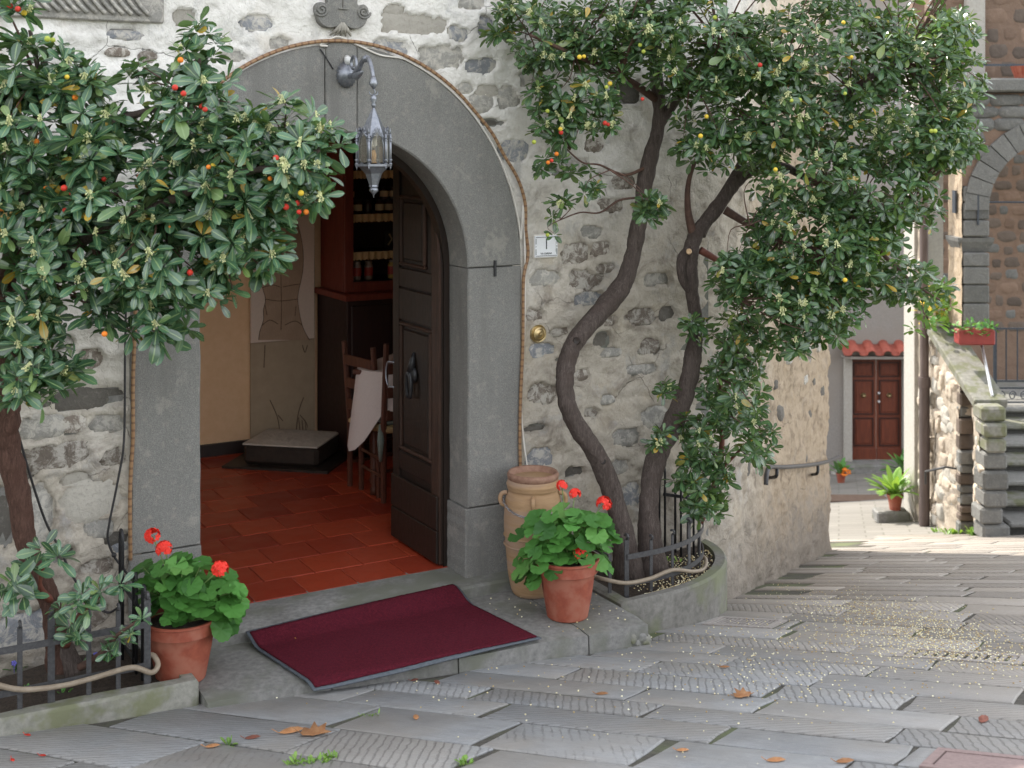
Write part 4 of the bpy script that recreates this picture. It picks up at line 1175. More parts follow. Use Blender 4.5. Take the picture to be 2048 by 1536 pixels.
def chair(px, py, face, label, seatz=.47, backz=1.08, cush=False):
    p = on_z(px, py, FZ); t = thing('chair', p, label, 'chair', 'chairs at the dining table')
    fx = Vector((math.cos(face), math.sin(face), 0)); fy = Vector((-fx.y, fx.x, 0))
    def Q(x, y, z): q = p + fx * x - fy * y; return Vector((q.x, q.y, FZ + z))
    for (x, y) in ((0, 0), (0, .40)):
        m = MB(); m.tube([Q(x, y, 0), Q(x, y, seatz), Q(x - .05, y, backz)], [.02, .023, .02], 8); m.build('leg', M['chairwood'], t, 40)
    for (x, y) in ((.40, .0), (.40, .40)):
        m = MB(); m.tube([Q(x, y, 0), Q(x, y, seatz)], [.02, .023], 8); m.build('leg', M['chairwood'], t, 40)
    m = MB(); m.box(Q(.2, .2, seatz + .012), (.44, .44, .05), (fx, fy, Vector((0, 0, 1))), .015); m.build('seat', M['rush'], t)
    for z in (.62, .78, .95):
        m = MB(); m.box(Q(-.02 - .07 * (z - seatz), .2, z), (.016, .38, .075), (fx, fy, Vector((0, 0, 1))), .005); m.build('slat', M['chairwood'], t)
    for z in (.18, .30):
        m = MB(); m.tube([Q(0, 0, z), Q(.4, 0, z)], .012, 6); m.tube([Q(0, .4, z), Q(.4, .4, z)], .012, 6); m.build('stretcher', M['chairwood'], t)
    if cush:
        m = MB(); m.box(Q(.2, .2, seatz + .065), (.40, .40, .05), (fx, fy, Vector((0, 0, 1))), .022); m.build('cushion', M['cushion'], t, 60)
        m = MB(); m.tube([Q(.02, -.015, seatz + .05), Q(-.02, -.03, seatz - .05), Q(-.01, -.028, seatz - .2)], [.012, .028, .012], 6); m.build('cushion_tie', M['cushion'], t, True)
    return t
wa = math.atan2(WD.y, WD.x)
chair(767, 1006, wa + math.pi / 2, 'ladder-back chair with rush seat and green cushion nearest the door leaf', .50, 1.13, True)
chair(700, 972, wa + .15, 'ladder-back chair left of the table, mostly in shadow', .48, 1.08)
# ================================================================== doorstep slabs
Z1 = Vector((0, 0, 1))
ds = MB()
step = tag(link('doorstep', None), kind='structure'); step.location = W(-1, .5, 0)
def ds_line(s):                           # front edge of the doorstep, distance from the wall
    a = on_z(343, 1414, SLZ); b = on_z(1172, 1268, SLZ); sa, da = sd_of(a); sb, db = sd_of(b)
    return da + (db - da) * (s - sa) / (sb - sa)
cuts = [-2.12, -1.52, -.86, -.12, .255]
random.seed(4)
for i in range(4):
    s0, s1 = cuts[i] + .004, cuts[i + 1] - .004
    sub = [(s0, s1)]
    for (a, b) in sub:
        m = MB(); ns, nd = 12, 8; P = []
        for k in range(ns + 1):
            s = a + (b - a) * k / ns; r = []
            df = ds_line(s) + .012 * nz(s * 6, 2) - (.02 if i == 3 and k > 8 else 0)
            for j in range(nd + 1):
                d = .14 + (df - .14) * j / nd
                r.append(W(s, d, SLZ + .004 * nz(s * 3, d * 3, 1) - (.010 if j == nd else 0) - (.004 if k in (0, ns) else 0)))
            r.append(W(s, df + .004, -.035 + .008 * nz(s * 9, 5))); r.append(W(s, df - .02, -.24))
            P.append(r)
        m.grid(P)
        m.add([W(a, .14, -.2), W(b, .14, -.2)] , [])
        for (s, fl) in ((a, 0), (b, ns)):
            q = P[fl]; m.add(list(q) + [W(s, .14, -.24)], [tuple(range(len(q) + 1))])
        m.build('slab', M['slab'], step, 45)
# rubble under the broken right end
for i in range(9):
    s = .02 + i * .028; lump(s, U(-.08, .0), U(.015, .03), U(.015, .03), M[random.choice(['slab', 'moss', 'moss'])], step, proud=.0, frame=lambda a, d, z: W(a, ds_line(a) - .005 + d, z), name='rubble_stone', dep=.03)

# ================================================================== door mat
mt = thing('door_mat', W(-1.1, .4, .13), 'dark red carpet door mat with grey rubber edge before the doorway', 'mat')
bl = on_z(491, 1260, .142); br_ = on_z(906, 1169, .142); fl_ = on_z(628, 1377, SLZ + .004); fr_ = on_z(1083, 1308, .0)
def sstep(x): x = max(0.0, min(1.0, x)); return x * x * (3 - 2 * x)
NU, NV = 80, 44
def MP(i, j, e=0.0):
    u, v = i / NU, j / NV
    p = (bl * (1 - u) + br_ * u) * (1 - v) + (fl_ * (1 - u) + fr_ * u) * v
    s, d = sd_of(p); ed = ds_line(s); zst = zs(p.x, p.y) + .010
    z = .134 + (SLZ + .006 - .134) * sstep((d - .140) / .18)
    z += (min(zst, SLZ + .006) - SLZ - .006) * sstep((d - ed + .0) / .12)
    return Vector((p.x, p.y, z + .006 + e + .0015 * nz(i * .15, j * .2, 3, 2)))
m = MB(); m.grid([[MP(i, j) for j in range(NV + 1)] for i in range(NU + 1)])
rb = m.build('rubber_base', M['rubber'], mt, True); md = rb.modifiers.new('thick', 'SOLIDIFY'); md.thickness = .006; md.offset = -1
m = MB(); m.grid([[MP(i, j, .006 + .0025 * R()) for j in range(1, NV)] for i in range(1, NU)])
cp = m.build('carpet', M['carpet'], mt, True); md = cp.modifiers.new('thick', 'SOLIDIFY'); md.thickness = .006; md.offset = -1

# ================================================================== planters
def planter(name, outline, ztop, inner, matn, label, soilz):
    """outline: list of (s,d) from the wall round the front back to the wall; inner: inset"""
    t = thing(name, W(np.mean([p[0] for p in outline]), .3, 0), label, 'planter')
    n = len(outline); c = np.mean(np.array(outline), axis=0)
    inn = []
    for (s, d) in outline:
        v_ = np.array((c[0] - s, c[1] * .3 - d)); L = np.linalg.norm(v_); inn.append((s + v_[0] / L * inner, d + v_[1] / L * inner))
    rows = [[], [], [], [], []]
    for (s, d), (a, b) in zip(outline, inn):
        p = W(s, d); zb = zs(p.x, p.y) - .08
        q = .004 * nz(s * 5, d * 5)
        v_ = np.array((a - s, b - d)); L = np.linalg.norm(v_) + 1e-6; e = v_ / L * .014
        rows[0].append(W(s, d, zb)); rows[1].append(W(s + q, d + q, ztop - .014)); rows[2].append(W(s + e[0], d + e[1], ztop + q * .5)); rows[3].append(W(a, b, ztop)); rows[4].append(W(a, b, soilz - .06))
    m = MB(); m.grid(rows); m.build('kerb', M[matn], t, 40)
    sl_ = MB(); P = []
    for k in range(9):
        f_ = k / 8; r = []
        for (a, b) in inn:
            s = c[0] + (a - c[0]) * f_; d = max(.0, b) * f_ + .02 * (1 - f_)
            r.append(W(s, d, soilz + .02 * nz(s * 9, d * 9) + .03 * (1 - f_)))
        P.append(r)
    sl_.grid(P); so_ = sl_.build('soil', M['soil'], t, True)
    return t
# right, curved
ol = [(.27, -.03), (.27, .2), (.27, .45), (.275, .675), (.29, .685)] + [(.55 + .87 * math.sin(t), .685 * math.cos(t)) for t in np.linspace(0, math.pi / 2, 26)] + [(1.42, -.03)]
prt = planter('curved_planter', ol, .08, .075, 'concrete', 'curved concrete planter with mossy front right of the door', .045)
# left, low kerb
ol2 = [(-4.6, .62), (-3.2, .64), (-2.9, .65), (-2.6, .66), (-2.35, .665), (-2.145, .665), (-2.13, .655), (-2.13, .4), (-2.13, .2), (-2.13, -.03)]
plt = planter('low_planter', ol2, .135, .09, 'moss', 'low mossy stone planter bed left of the door', .085)

# ================================================================== iron railings
def flat_bar(a, b, w_, t_, side):
    """flat bar from a to b, width w_ along side"""
    m = MB(); ax = (b - a).normalized(); n_ = ax.cross(side).normalized(); s_ = n_.cross(ax)
    m.box((a + b) / 2, (w_, t_, (b - a).length), (s_, n_, ax), .002); return m
def railing(t, line, zb, zt, picks, rail_z, curl=True, w_=.032):
    """line(k): (s,d) at parameter; picks: parameters of the uprights"""
    for i, k in enumerate(picks):
        s, d = line(k); s2, d2 = line(k + .01)
        tg = (W(s2, d2) - W(s, d)).normalized(); nn_ = Vector((tg.y, -tg.x, 0))
        ww = w_ if i % 3 == 0 else w_ * .7
        top = zt + (.03 if i % 3 == 0 else 0)
        m = flat_bar(W(s, d, zb), W(s, d, top), ww, .008, tg); 
        m.tube([W(s, d, top) + nn_ * (.014 * math.sin(a)) + Z1 * (.012 - .012 * math.cos(a)) for a in np.linspace(0, 4.2, 8)], ww * .32, 6)
        m.build('upright', M['iron'], t)
    for z in rail_z:
        m = MB(); P = []
        ks = np.linspace(picks[0], picks[-1], 30)
        pts = [W(*line(k), z) for k in ks]
        for i, p in enumerate(pts):
            tg = (pts[min(i + 1, 29)] - pts[max(i - 1, 0)]).normalized(); nn_ = Vector((tg.y, -tg.x, 0))
            P.append([p + nn_ * .0045 + Z1 * .015, p + nn_ * .0105 + Z1 * .015, p + nn_ * .0105 - Z1 * .015, p + nn_ * .0045 - Z1 * .015, p + nn_ * .0045 + Z1 * .015])
        m.grid(P); m.build('rail', M['iron'], t, 30)
def hoops(t, pts, zb, zt, r=.008):
    for (s, d, h_) in pts:
        q = [W(s, d, zb), W(s, d, zb + h_ - .05)] + [W(s, d - .03 + .03 * math.cos(a), zb + h_ - .05 + .05 * math.sin(a)) for a in np.linspace(0, math.pi, 8)] + [W(s, d - .06, zb + .02)]
        MB().tube(q, r, 6).build('hoop', M['blackiron'], t, True)
rl = thing('iron_railing', W(-2.6, .55, .085), 'grey iron railing round the low bed under the left tree', 'railing', 'iron railings round the planters')
s_l = [sz(px, 1290, .58)[0] for px in (40, 103, 178, 237, 295)]
def l_line(k): return (k, .575)
railing(rl, l_line, .03, on_wall(178, 1230, .58).z, [s_l[0] - .5, s_l[0] - .25] + s_l, [on_wall(150, 1275, .58).z, on_wall(170, 1355, .58).z])
e_s = s_l[-1] + .02
hoops(rl, [(e_s - .01, .50, .50), (e_s - .02, .36, .54), (e_s - .04, .16, .68)], .06, .5)
m = flat_bar(W(e_s, .56, .40), W(e_s - .03, .10, .46), .022, .010, Z1); m.build('side_rail', M['blackiron'], rl)
m = flat_bar(W(e_s, .56, .14), W(e_s - .03, .10, .16), .022, .010, Z1); m.build('side_rail', M['blackiron'], rl)
rr = thing('iron_railing', W(.8, .5, .05), 'curved grey iron railing round the two-stemmed tree planter', 'railing', 'iron railings round the planters')
def r_line(k): return (.55 + .70 * math.sin(k), .56 * math.cos(k)) if k > 0 else (.55 + k * .7, .56)
sA = sz(1253, 1150, .56)[0]
k0 = (sA - .55) / .7
def kof(px):
    best = None
    for k in np.linspace(k0, 1.5, 300):
        s, d = r_line(k); p = W(s, d, .3); x, y = frame_px(p)
        if best is None or abs(x - px) < best[0]: best = (abs(x - px), k)
    return best[1]
ks = [k0] + [kof(px) for px in (1302, 1345, 1378, 1400)] + [1.28]
railing(rr, r_line, .03, .36, ks, [.285, .13])
hoops(rr, [(.98, .13, .60), (1.09, .15, .48), (1.19, .15, .40)], .05, .5)
m = flat_bar(W(.98, .11, .46), W(1.25, .16, .40), .02, .010, Z1); m.build('back_rail', M['blackiron'], rr)
m = flat_bar(W(.30, .52, .285), W(.30, .10, .30), .024, .008, Z1); m.build('side_rail', M['iron'], rr)
m = flat_bar(W(.30, .52, .05), W(.30, .52, .30), .024, .008, WD); m.build('upright', M['iron'], rr)
# hoses
def hose(px_pts, d_pts, r, name, label, mat='hose'):
    pts = [tuple(on_wall(px, py, d)) for (px, py), d in zip(px_pts, d_pts)]
    pts = [Vector(p) for p in crom(pts, 8)]
    o = MB().tube(pts, r, 8).build(name, M[mat], None, True, origin=pts[0]); tag(o, label, 'hose'); return o
hose([(-60, 1350), (30, 1378), (120, 1372), (190, 1355), (262, 1335), (302, 1345), (316, 1330), (308, 1312), (296, 1310)], [.61, .61, .61, .61, .61, .605, .58, .54, .52], .013, 'hose', 'thin brown hose tied along the foot of the left railing')
hp = [(1180, 1150), (1215, 1160), (1255, 1166), (1300, 1157), (1345, 1140), (1385, 1143), (1408, 1138), (1412, 1120), (1405, 1112)]
hd = [.50, .60, .61, .60, .585, .52, .43, .36, .32]
hose(hp, hd, .012, 'hose', 'brown hose looped along the railing of the curved planter')

# ================================================================== cables and rope light
def uv_tube(name, pts, r, mat, n=8):
    m = MB(); m.tube(pts, r, n, cap=False); me = bpy.data.meshes.new(name); o0 = pts[0]
    me.from_pydata([tuple(Vector(v) - o0) for v in m.v], [], m.f)
    me.polygons.foreach_set('use_smooth', [True] * len(me.polygons)); me.materials.append(mat)
    L = [0]
    for i in range(1, len(pts)): L.append(L[-1] + (pts[i] - pts[i - 1]).length)
    uvl = me.uv_layers.new(name='UVMap')
    for p in me.polygons:
        for li, vi in zip(p.loop_indices, p.vertices): uvl.data[li].uv = ((vi % n) / n, L[vi // n])
    o = link(name, me); o.location = o0; return o
rp = [(261, 1120), (260, 1000), (262, 940), (266, 870), (266, 760), (270, 650), (272, 540)]
pts = [tuple(on_wall(px, py, .030)) for px, py in rp]
for t in np.linspace(math.pi * .98, .05, 26):
    a, b = AO + .022, BO + .022
    off = .018 if t < .75 else 0
    pts.append(tuple(W(SC + (a + off + (.03 if .25 < t < .5 else 0)) * math.cos(t), .034, ZSP + b * math.sin(t))))
for px, py in ((1047, 560), (1046, 680), (1041, 800), (1040, 900), (1043, 985)): pts.append(tuple(on_wall(px, py, .032)))
pts = [Vector(p) for p in crom(pts, 6)]
o = uv_tube('rope_light', pts, .0105, M['rope']); tag(o, 'amber rope light with dark beads following the edge of the arch', 'rope light')
wp_ = [(655, 92), (640, 90), (660, 78), (680, 74), (720, 92), (760, 110)]
c2 = [tuple(on_wall(px, py, .03)) for px, py in wp_]
for t in np.linspace(1.25, .12, 16): c2.append(tuple(W(SC + (AO + .004) * math.cos(t), .026, ZSP + (BO + .003) * math.sin(t))))
for px, py in ((1046, 410), (1049, 470), (1050, 560), (1048, 680), (1042, 790), (1046, 870), (1054, 930), (1056, 950), (1052, 1010)): c2.append(tuple(on_wall(px, py, .03)))
c2 = [Vector(p) for p in crom(c2, 5)]
o = MB().tube(c2, .0055, 6).build('white_cable', M['cablewhite'], None, True, origin=c2[0]); tag(o, 'thin white cable running beside the rope light to the urn', 'cable')
def cable(px_pts, d, r, label, mat='cableblack', name='cable'):
    pts = [tuple(on_wall(px, py, dd)) for (px, py), dd in zip(px_pts, d)] if hasattr(d, '__len__') else [tuple(on_wall(px, py, d)) for px, py in px_pts]
    pts = [Vector(p) for p in crom(pts, 6)]
    o = MB().tube(pts, r, 6).build(name, M[mat], None, True, origin=pts[0]); return tag(o, label, 'cable', 'black cables on the wall')
cable([(252, 600), (250, 720), (248, 880), (236, 960), (218, 1050), (216, 1080), (228, 1112), (245, 1135), (264, 1160)], .04, .006, 'black cable hanging down the plaster beside the left jamb')
cable([(34, 858), (60, 950), (90, 1040), (118, 1095), (150, 1160), (185, 1205), (215, 1225), (236, 1215)], [.25, .2, .15, .12, .12, .15, .2, .25], .006, 'black cable slanting from the left trunk to the railing')
MB().lathe([(0, -.014), (.012, -.008), (.014, 0), (.012, .008), (0, .014)], on_wall(228, 1110, .042), 8).build('cable_knot', M['cableblack'], bpy.data.objects['cable'], True)
cable([(640, 98), (650, 112), (666, 138)], .03, .004, 'short grey cable feeding the lantern bracket')

# ================================================================== house number, bell
s_, z_ = sz(1087, 492); hw = (sz(1110, 492)[0] - sz(1064, 492)[0]) / 2; hh = .065
hn = thing('house_number', W(s_, .03, z_), 'white enamel house number plate beside the arch', 'sign')
m = MB(); m.box(W(s_, .012, z_), (hw * 2 + .006, .03, hh * 2 + .012), X3, .003); m.build('backing', M['cablewhite'], hn)
m = MB(); m.box(W(s_, .030, z_), (hw * 2, .008, hh * 2), X3, .003); m.build('plate', M['white'], hn)
bt = .0022
for (a, b, w_, h_) in ((0, hh - .009, hw * 2 - .014, .003), (0, -hh + .009, hw * 2 - .014, .003), (-hw + .008, .032, .003, hh - .030), (hw - .008, .032, .003, hh - .030), (-hw + .008, -.032, .003, hh - .030), (hw - .008, -.032, .003, hh - .030)):
    m = MB(); m.box(W(s_ + a, .0350, z_ + b), (w_, .003, h_), X3); m.build('border_line', M['black'], hn)
for a in (-1, 1):
    m = MB(); m.lathe([(.0, 0), (.003, .0005), (.0025, .002), (0, .0025)], W(s_ + a * (hw - .008), .0340, z_), 8, (WD, Z1, WN)); m.build('screw', M['black'], hn)
def text(body, s, z, size, par, name, mat, d, sx=1.0):
    c = bpy.data.curves.new(name, 'FONT'); c.body = body; c.size = size; c.align_x = 'CENTER'; c.align_y = 'CENTER'; c.extrude = .0006
    c.materials.append(mat); tmp = bpy.data.objects.new('tmp', c); col.objects.link(tmp); dg = bpy.context.evaluated_depsgraph_get(); me = bpy.data.meshes.new_from_object(tmp.evaluated_get(dg)); bpy.data.objects.remove(tmp); o = link(name, me, par); o.location = W(s, d, z) - wloc(par)
    o.rotation_euler = (math.radians(90), 0, wa); o.scale = (sx, 1, 1); return o
text('1', s_, z_ + .012, .095, hn, 'numeral', M['black'], .0352, .75)
text('VIA CARENA', s_ - .002, z_ - hh + .022, .0165, hn, 'street_name', M['black'], .0352, .85)
s_, z_ = sz(1076, 667)
bell = thing('door_bell', W(s_, .02, z_), 'round polished brass bell push on the plaster', 'door bell')
AXB = (WD, Z1, WN)
m = MB(); m.lathe([(.054, -.02), (.056, .006), (.050, .014), (.044, .012), (.040, .020), (.031, .024), (.028, .020), (.022, .024), (.0, .026)], W(s_, .0, z_), 28, AXB); m.build('plate', M['brass'], bell, 30)
m = MB(); m.lathe([(.012, .020), (.012, .032), (.008, .038), (0, .039)], W(s_, .005, z_), 16, AXB); m.build('button', M['brass'], bell, 40)

# ================================================================== wall bracket and lantern
bs, bz = sz(688, 150)
brk = thing('lantern_bracket', W(bs, .03, bz), 'wrought metal scroll bracket fixed to the keystone', 'bracket')
m = MB(); N = 40; prof = [(.070, 0), (.072, .012), (.062, .03), (.04, .05), (.018, .06), (0, .062)]
b0 = len(m.v)
for (r, y) in prof:
    for k_ in range(N):
        t = 2 * math.pi * k_ / N; q = r * (1 + .07 * math.cos(t * 20)); m.v.append(tuple(W(bs + q * math.cos(t) * .8, .027 + y, bz + q * math.sin(t))))
for i in range(len(prof) - 1):
    for k_ in range(N): m.f.append((i * N + k_, i * N + (k_ + 1) % N, (i + 1) * N + (k_ + 1) % N, (i + 1) * N + k_))
m.build('rosette', M['lampmetal'], brk, True)
DL = .4125; LZ = lambda py: EYE.z - (py - HY) * W(bs, DL).y / F
def BP(d, py): q = W(bs, d); return Vector((q.x, q.y, EYE.z - (py - HY) / F * q.y))
arm = [(.07, 152), (.14, 150), (.21, 138), (.25, 125), (.30, 117), (.35, 120), (.39, 138), (.41, 158), (.4125, 175)]
pts = [Vector(p) for p in crom([tuple(BP(d, y)) for d, y in arm], 6)]
MB().tube(pts, [.016 - .006 * i / len(pts) for i in range(len(pts))], 10).build('arm', M['lampmetal'], brk, True)
pts = []
for t in np.linspace(0, 1, 26):
    a = -1.2 + t * 6.4; r = .055 * (1 - .62 * t); pts.append(BP(.135, 128) + Vector((0, 0, 0)) + WN * (r * math.cos(a) * .9) + Z1 * (r * math.sin(a)))
pts = [BP(.10, 152), BP(.155, 148)] + pts
MB().tube([Vector(p) for p in crom([tuple(p) for p in pts], 3)], .009, 7).build('scroll', M['lampmetal'], brk, True)
m = MB(); m.tube([BP(.12, 155), BP(.18, 152), BP(.24, 146), BP(.275, 142)], [.004, .022, .014, .001], 8); m.build('leaf_ornament', M['lampmetal'], brk, True)
m = MB(); m.tube([BP(.405, 152), BP(.4125, 168), BP(.4125, 178)], [.012, .026, .006], 9); m.build('tip_leaf', M['lampmetal'], brk, True)
MB().lathe([(0, -.022), (.020, -.012), (.024, 0), (.020, .012), (0, .022)], BP(.31, 117), 12).build('knuckle', M['lampmetal'], brk, True)
m = MB(); m.tube([W(bs, .05, bz + .06) + Z1 * 0, W(bs, .06, bz + .085), W(bs, .04, bz + .10)], [.018, .022, .012], 8); m.build('insulator', M['bulb'], brk, True)
lc = W(bs, DL)
lan = thing('lantern', Vector((lc.x, lc.y, LZ(395))), 'hexagonal grey metal lantern with glass panes hanging over the doorway', 'lantern')
def lz(py): return Vector((lc.x, lc.y, LZ(py)))
r0 = .088
ph0 = .35
def hexp(r, z, k, o=0.0): a = ph0 + math.pi / 3 * k + o; return Vector((lc.x + r * math.cos(a), lc.y + r * math.sin(a), z))
zt_, ze, zb_, zt2 = LZ(215), LZ(285), LZ(327), LZ(262)
m = MB(); m.lathe([(.072, LZ(272)), (.040, LZ(242)), (.006, zt_)], (lc.x, lc.y, 0), 6, ph=ph0); m.build('spire', M['lampmetal'], lan)
for k_ in range(6):
    a, b = hexp(r0, 0, k_), hexp(r0, 0, k_ + 1); mid = (a + b) / 2
    def GP(t, z, o=0.0): q = a * (1 - t) + b * t; nrm = (mid - Vector((lc.x, lc.y, 0))).normalized(); return Vector((q.x + nrm.x * o, q.y + nrm.y * o, z))
    m = MB(); m.tube([GP(.04, LZ(284)), GP(.5, LZ(255), .0), GP(.96, LZ(284))], .006, 6)
    for t in (.15, .27, .39, .61, .73, .85):
        zt3 = LZ(284) + (LZ(255) - LZ(284)) * (1 - abs(t - .5) * 2); m.tube([GP(t, zt3), GP(t + (.03 if t > .5 else -.03), zt3 + .012, .004)], [.005, .002], 5)
    m.build('gable', M['lampmetal'], lan, True)
    m = MB(); m.tube([hexp(r0 + .003, zb_ - .012, k_), hexp(r0 + .003, LZ(268), k_)], .0065, 8)
    for zz_ in (LZ(328), LZ(320), LZ(281), LZ(276)): m.lathe([(0, -.005), (.010, -.003), (.011, 0), (.010, .003), (0, .005)], hexp(r0 + .003, zz_, k_), 8)
    m.tube([hexp(r0 + .003, LZ(268), k_), hexp(r0 + .003, LZ(256), k_)], [.006, .001], 6); m.tube([hexp(r0 + .003, zb_ - .012, k_), hexp(r0 + .003, zb_ - .035, k_)], [.006, .001], 6)
    m.build('column', M['lampmetal'], lan, True)
    m = MB(); m.add([GP(.07, zb_ + .006, -.004), GP(.93, zb_ + .006, -.004), GP(.93, LZ(282), -.004), GP(.5, LZ(258), -.004), GP(.07, LZ(282), -.004)], [(0, 1, 2, 3, 4)]); m.build('pane', M['glass'], lan)
    m = MB(); m.tube([GP(.12, zb_ + .004), GP(.12, LZ(290)), GP(.2, LZ(276)), GP(.5, LZ(262)), GP(.8, LZ(276)), GP(.88, LZ(290)), GP(.88, zb_ + .004)], .0035, 5); m.build('tracery', M['lampmetal'], lan, True)
m = MB(); m.lathe([(.075, zb_ - .004), (r0 + .012, zb_ - .002), (r0 + .012, zb_ - .014), (.078, zb_ - .020), (.045, LZ(347)), (.028, LZ(365)), (.024, LZ(370)), (.026, LZ(373)), (.018, LZ(376))], (lc.x, lc.y, 0), 6, ph=ph0); m.build('base', M['lampmetal'], lan)
m = MB(); m.lathe([(.012, LZ(373)), (.024, LZ(378)), (.024, LZ(382)), (.012, LZ(386)), (.004, LZ(390)), (.0, LZ(396))], (lc.x, lc.y, 0), 10); m.build('finial', M['lampmetal'], lan, True)
m = MB(); m.lathe([(.006, LZ(216)), (.014, LZ(210)), (.008, LZ(206)), (.018, LZ(200)), (.016, LZ(194)), (.004, LZ(188))], (lc.x, lc.y, 0), 12)
m.tube([lz(190), lz(184) + WD * .01, lz(178), lz(172)], .004, 6)
for sg in (-1, 1): m.tube([lz(192), lz(188) + WD * sg * .022, lz(183) + WD * sg * .024], [.004, .004, .002], 6)
m.build('hanger', M['lampmetal'], lan, True)
m = MB()
for k_ in range(3):
    a = k_ * 2.1; q = Vector((.013 * math.cos(a), .013 * math.sin(a), 0)); m.tube([lz(270) + q, lz(290) + q, lz(293)], .009, 8)
m.build('bulb', M['bulb'], lan, True)
m = MB(); m.lathe([(.018, LZ(326)), (.018, LZ(308)), (.010, LZ(300))], (lc.x, lc.y, 0), 12); m.build('inner_lamp', M['candle'], lan, True)

# ================================================================== urn with a chain
uc = on_z(1066, 1185, SLZ); ur = 68 / 2 / F * uc.y * 1.55
us = uc.y / F
urn = thing('urn', uc, 'tall ribbed clay urn with lug handles beside the right jamb', 'urn')
H_ = (1185 - 955) * us
prof_px = [(38, 0), (44, 10), (50, 40), (55, 90), (58, 130), (58, 160), (55, 190), (50, 206), (52, 212), (53, 220), (50, 228), (44, 231)]
pr = [(a * us, b * us) for a, b in prof_px]
pr = [tuple(q) for q in crom(pr, 5)]
pr2 = []
for (r, z) in pr: pr2.append((r * (1 + .006 * math.sin(z * 240)), z))
m = MB(); m.lathe(pr2, uc, 40); m.build('body', M['clay'], urn, True)
for zz_ in (118, 100):
    m = MB(); m.lathe([((57) * us, zz_ * us - .006), (59.6 * us, zz_ * us), (57 * us, zz_ * us + .006)], uc, 40, cap=False); m.build('rope_band', M['clay'], urn, True)
m = MB(); m.lathe([(46 * us, 226 * us), (51 * us, 230 * us), (52 * us, 238 * us), (49 * us, 243 * us), (45 * us, 240 * us), (44 * us, 230 * us), (0, 228 * us)], uc, 40, cap=False); m.build('rim', M['clayrim'], urn, True)
hz = 190 * us
view = Vector((-uc.x, -uc.y, 0)).normalized(); sidev = Vector((-view.y, view.x, 0))
hand_dirs = [view * .12 + sidev * 1, view, -sidev * 1 + view * .12, -view]
for dv in hand_dirs:
    dv = dv.normalized(); q0 = uc + Vector((0, 0, hz))
    pts = [q0 + dv * (52 * us) + Z1 * .035, q0 + dv * (62 * us) + Z1 * .03, q0 + dv * (66 * us), q0 + dv * (62 * us) - Z1 * .03, q0 + dv * (54 * us) - Z1 * .04]
    MB().tube([Vector(p) for p in crom([tuple(p) for p in pts], 4)], .013, 8).build('handle', M['clay'], urn, True)
chn = link('chain', None, urn)
lk = MB(); lk.tube([Vector((.016 * math.cos(t) if abs(math.cos(t)) > .0 else 0, .0085 * math.sin(t), 0)) for t in np.linspace(0, 2 * math.pi, 13)[:-1]], .0028, 5, closed=True)
lm = bpy.data.meshes.new('chain_link'); lm.from_pydata(lk.v, [], lk.f); lm.polygons.foreach_set('use_smooth', [True] * len(lm.polygons)); lm.materials.append(M['chain'])
NL = 30
prevp = None
cpts = []
for i in range(NL + 1):
    t = i / NL; a = math.pi * t
    dv = (sidev * math.cos(a) * -1 + view * math.sin(a)); sag = .075 * math.sin(math.pi * t) 
    rr_ = 58.5 * us + .004
    cpts.append(Vector((dv.x * rr_, dv.y * rr_, hz + .005 - sag)))
for i in range(NL):
    o = link('chain_link', lm, chn); p = (cpts[i] + cpts[i + 1]) / 2; tg = (cpts[i + 1] - cpts[i]).normalized()
    o.location = p; q = tg.to_track_quat('X', 'Z'); o.rotation_mode = 'QUATERNION'; o.rotation_quaternion = q @ Quaternion((1, 0, 0), (i % 2) * math.pi / 2 + .4); o.scale = ((cpts[i + 1] - cpts[i]).length / .026,) * 3

# ================================================================== geraniums in terracotta pots
def leaf_disc(seed):
    random.seed(seed); n = 28; vs = [(0, 0, 0)]; fs = []
    for r in (.5, 1.0):
        for k in range(n + 1):
            t = math.radians(14) + (2 * math.pi - math.radians(28)) * k / n - math.pi / 2
            lob = 1 + .10 * abs(math.sin(3.5 * (t + math.pi / 2))) - .06 + (.04 * math.sin(14 * t) if r == 1 else 0)
            rr_ = r * lob; vs.append((rr_ * math.cos(t), rr_ * math.sin(t), .16 * r * r * (.6 + .5 * math.sin(3.5 * t) ** 2) - .10 * r + .05 * U(-1, 1) * r))
    m_ = n + 1
    for k in range(n):
        fs.append((0, 1 + k, 2 + k)); fs.append((1 + k, 1 + m_ + k, 2 + m_ + k, 2 + k))
    me = bpy.data.meshes.new('geranium_leaf'); me.from_pydata(vs, [], fs); me.materials.append(M['ger'])
    me.polygons.foreach_set('use_smooth', [True] * len(me.polygons))
    uvl = me.uv_layers.new(name='UVMap')
    for p in me.polygons:
        for li, vi in zip(p.loop_indices, p.vertices): uvl.data[li].uv = (.2 + .2 * abs(vs[vi][0]), vs[vi][1])
    return me
GL = [leaf_disc(50 + i) for i in range(5)]
def flower_head(seed):
    random.seed(seed); m = MB()
    for i in range(24):
        u_ = Vector((U(-1, 1), U(-1, 1), U(-.35, 1))).normalized(); c = u_ * .032
        x = u_.orthogonal().normalized(); y = u_.cross(x)
        for k in range(5):
            a = k * 1.2566 + U(-.2, .2); dv = x * math.cos(a) + y * math.sin(a); sd_ = u_.cross(dv)
            m.add([c, c + dv * .009 + sd_ * .007 + u_ * .003, c + dv * .018 + sd_ * .004 + u_ * U(0, .005), c + dv * .018 - sd_ * .004 + u_ * U(0, .005), c + dv * .009 - sd_ * .007 + u_ * .003], [(0, 1, 2, 3, 4)])
    me = bpy.data.meshes.new('flower_head'); me.from_pydata(m.v, [], m.f); me.materials.append(M['petal']); return me
FH = [flower_head(90 + i) for i in range(3)]
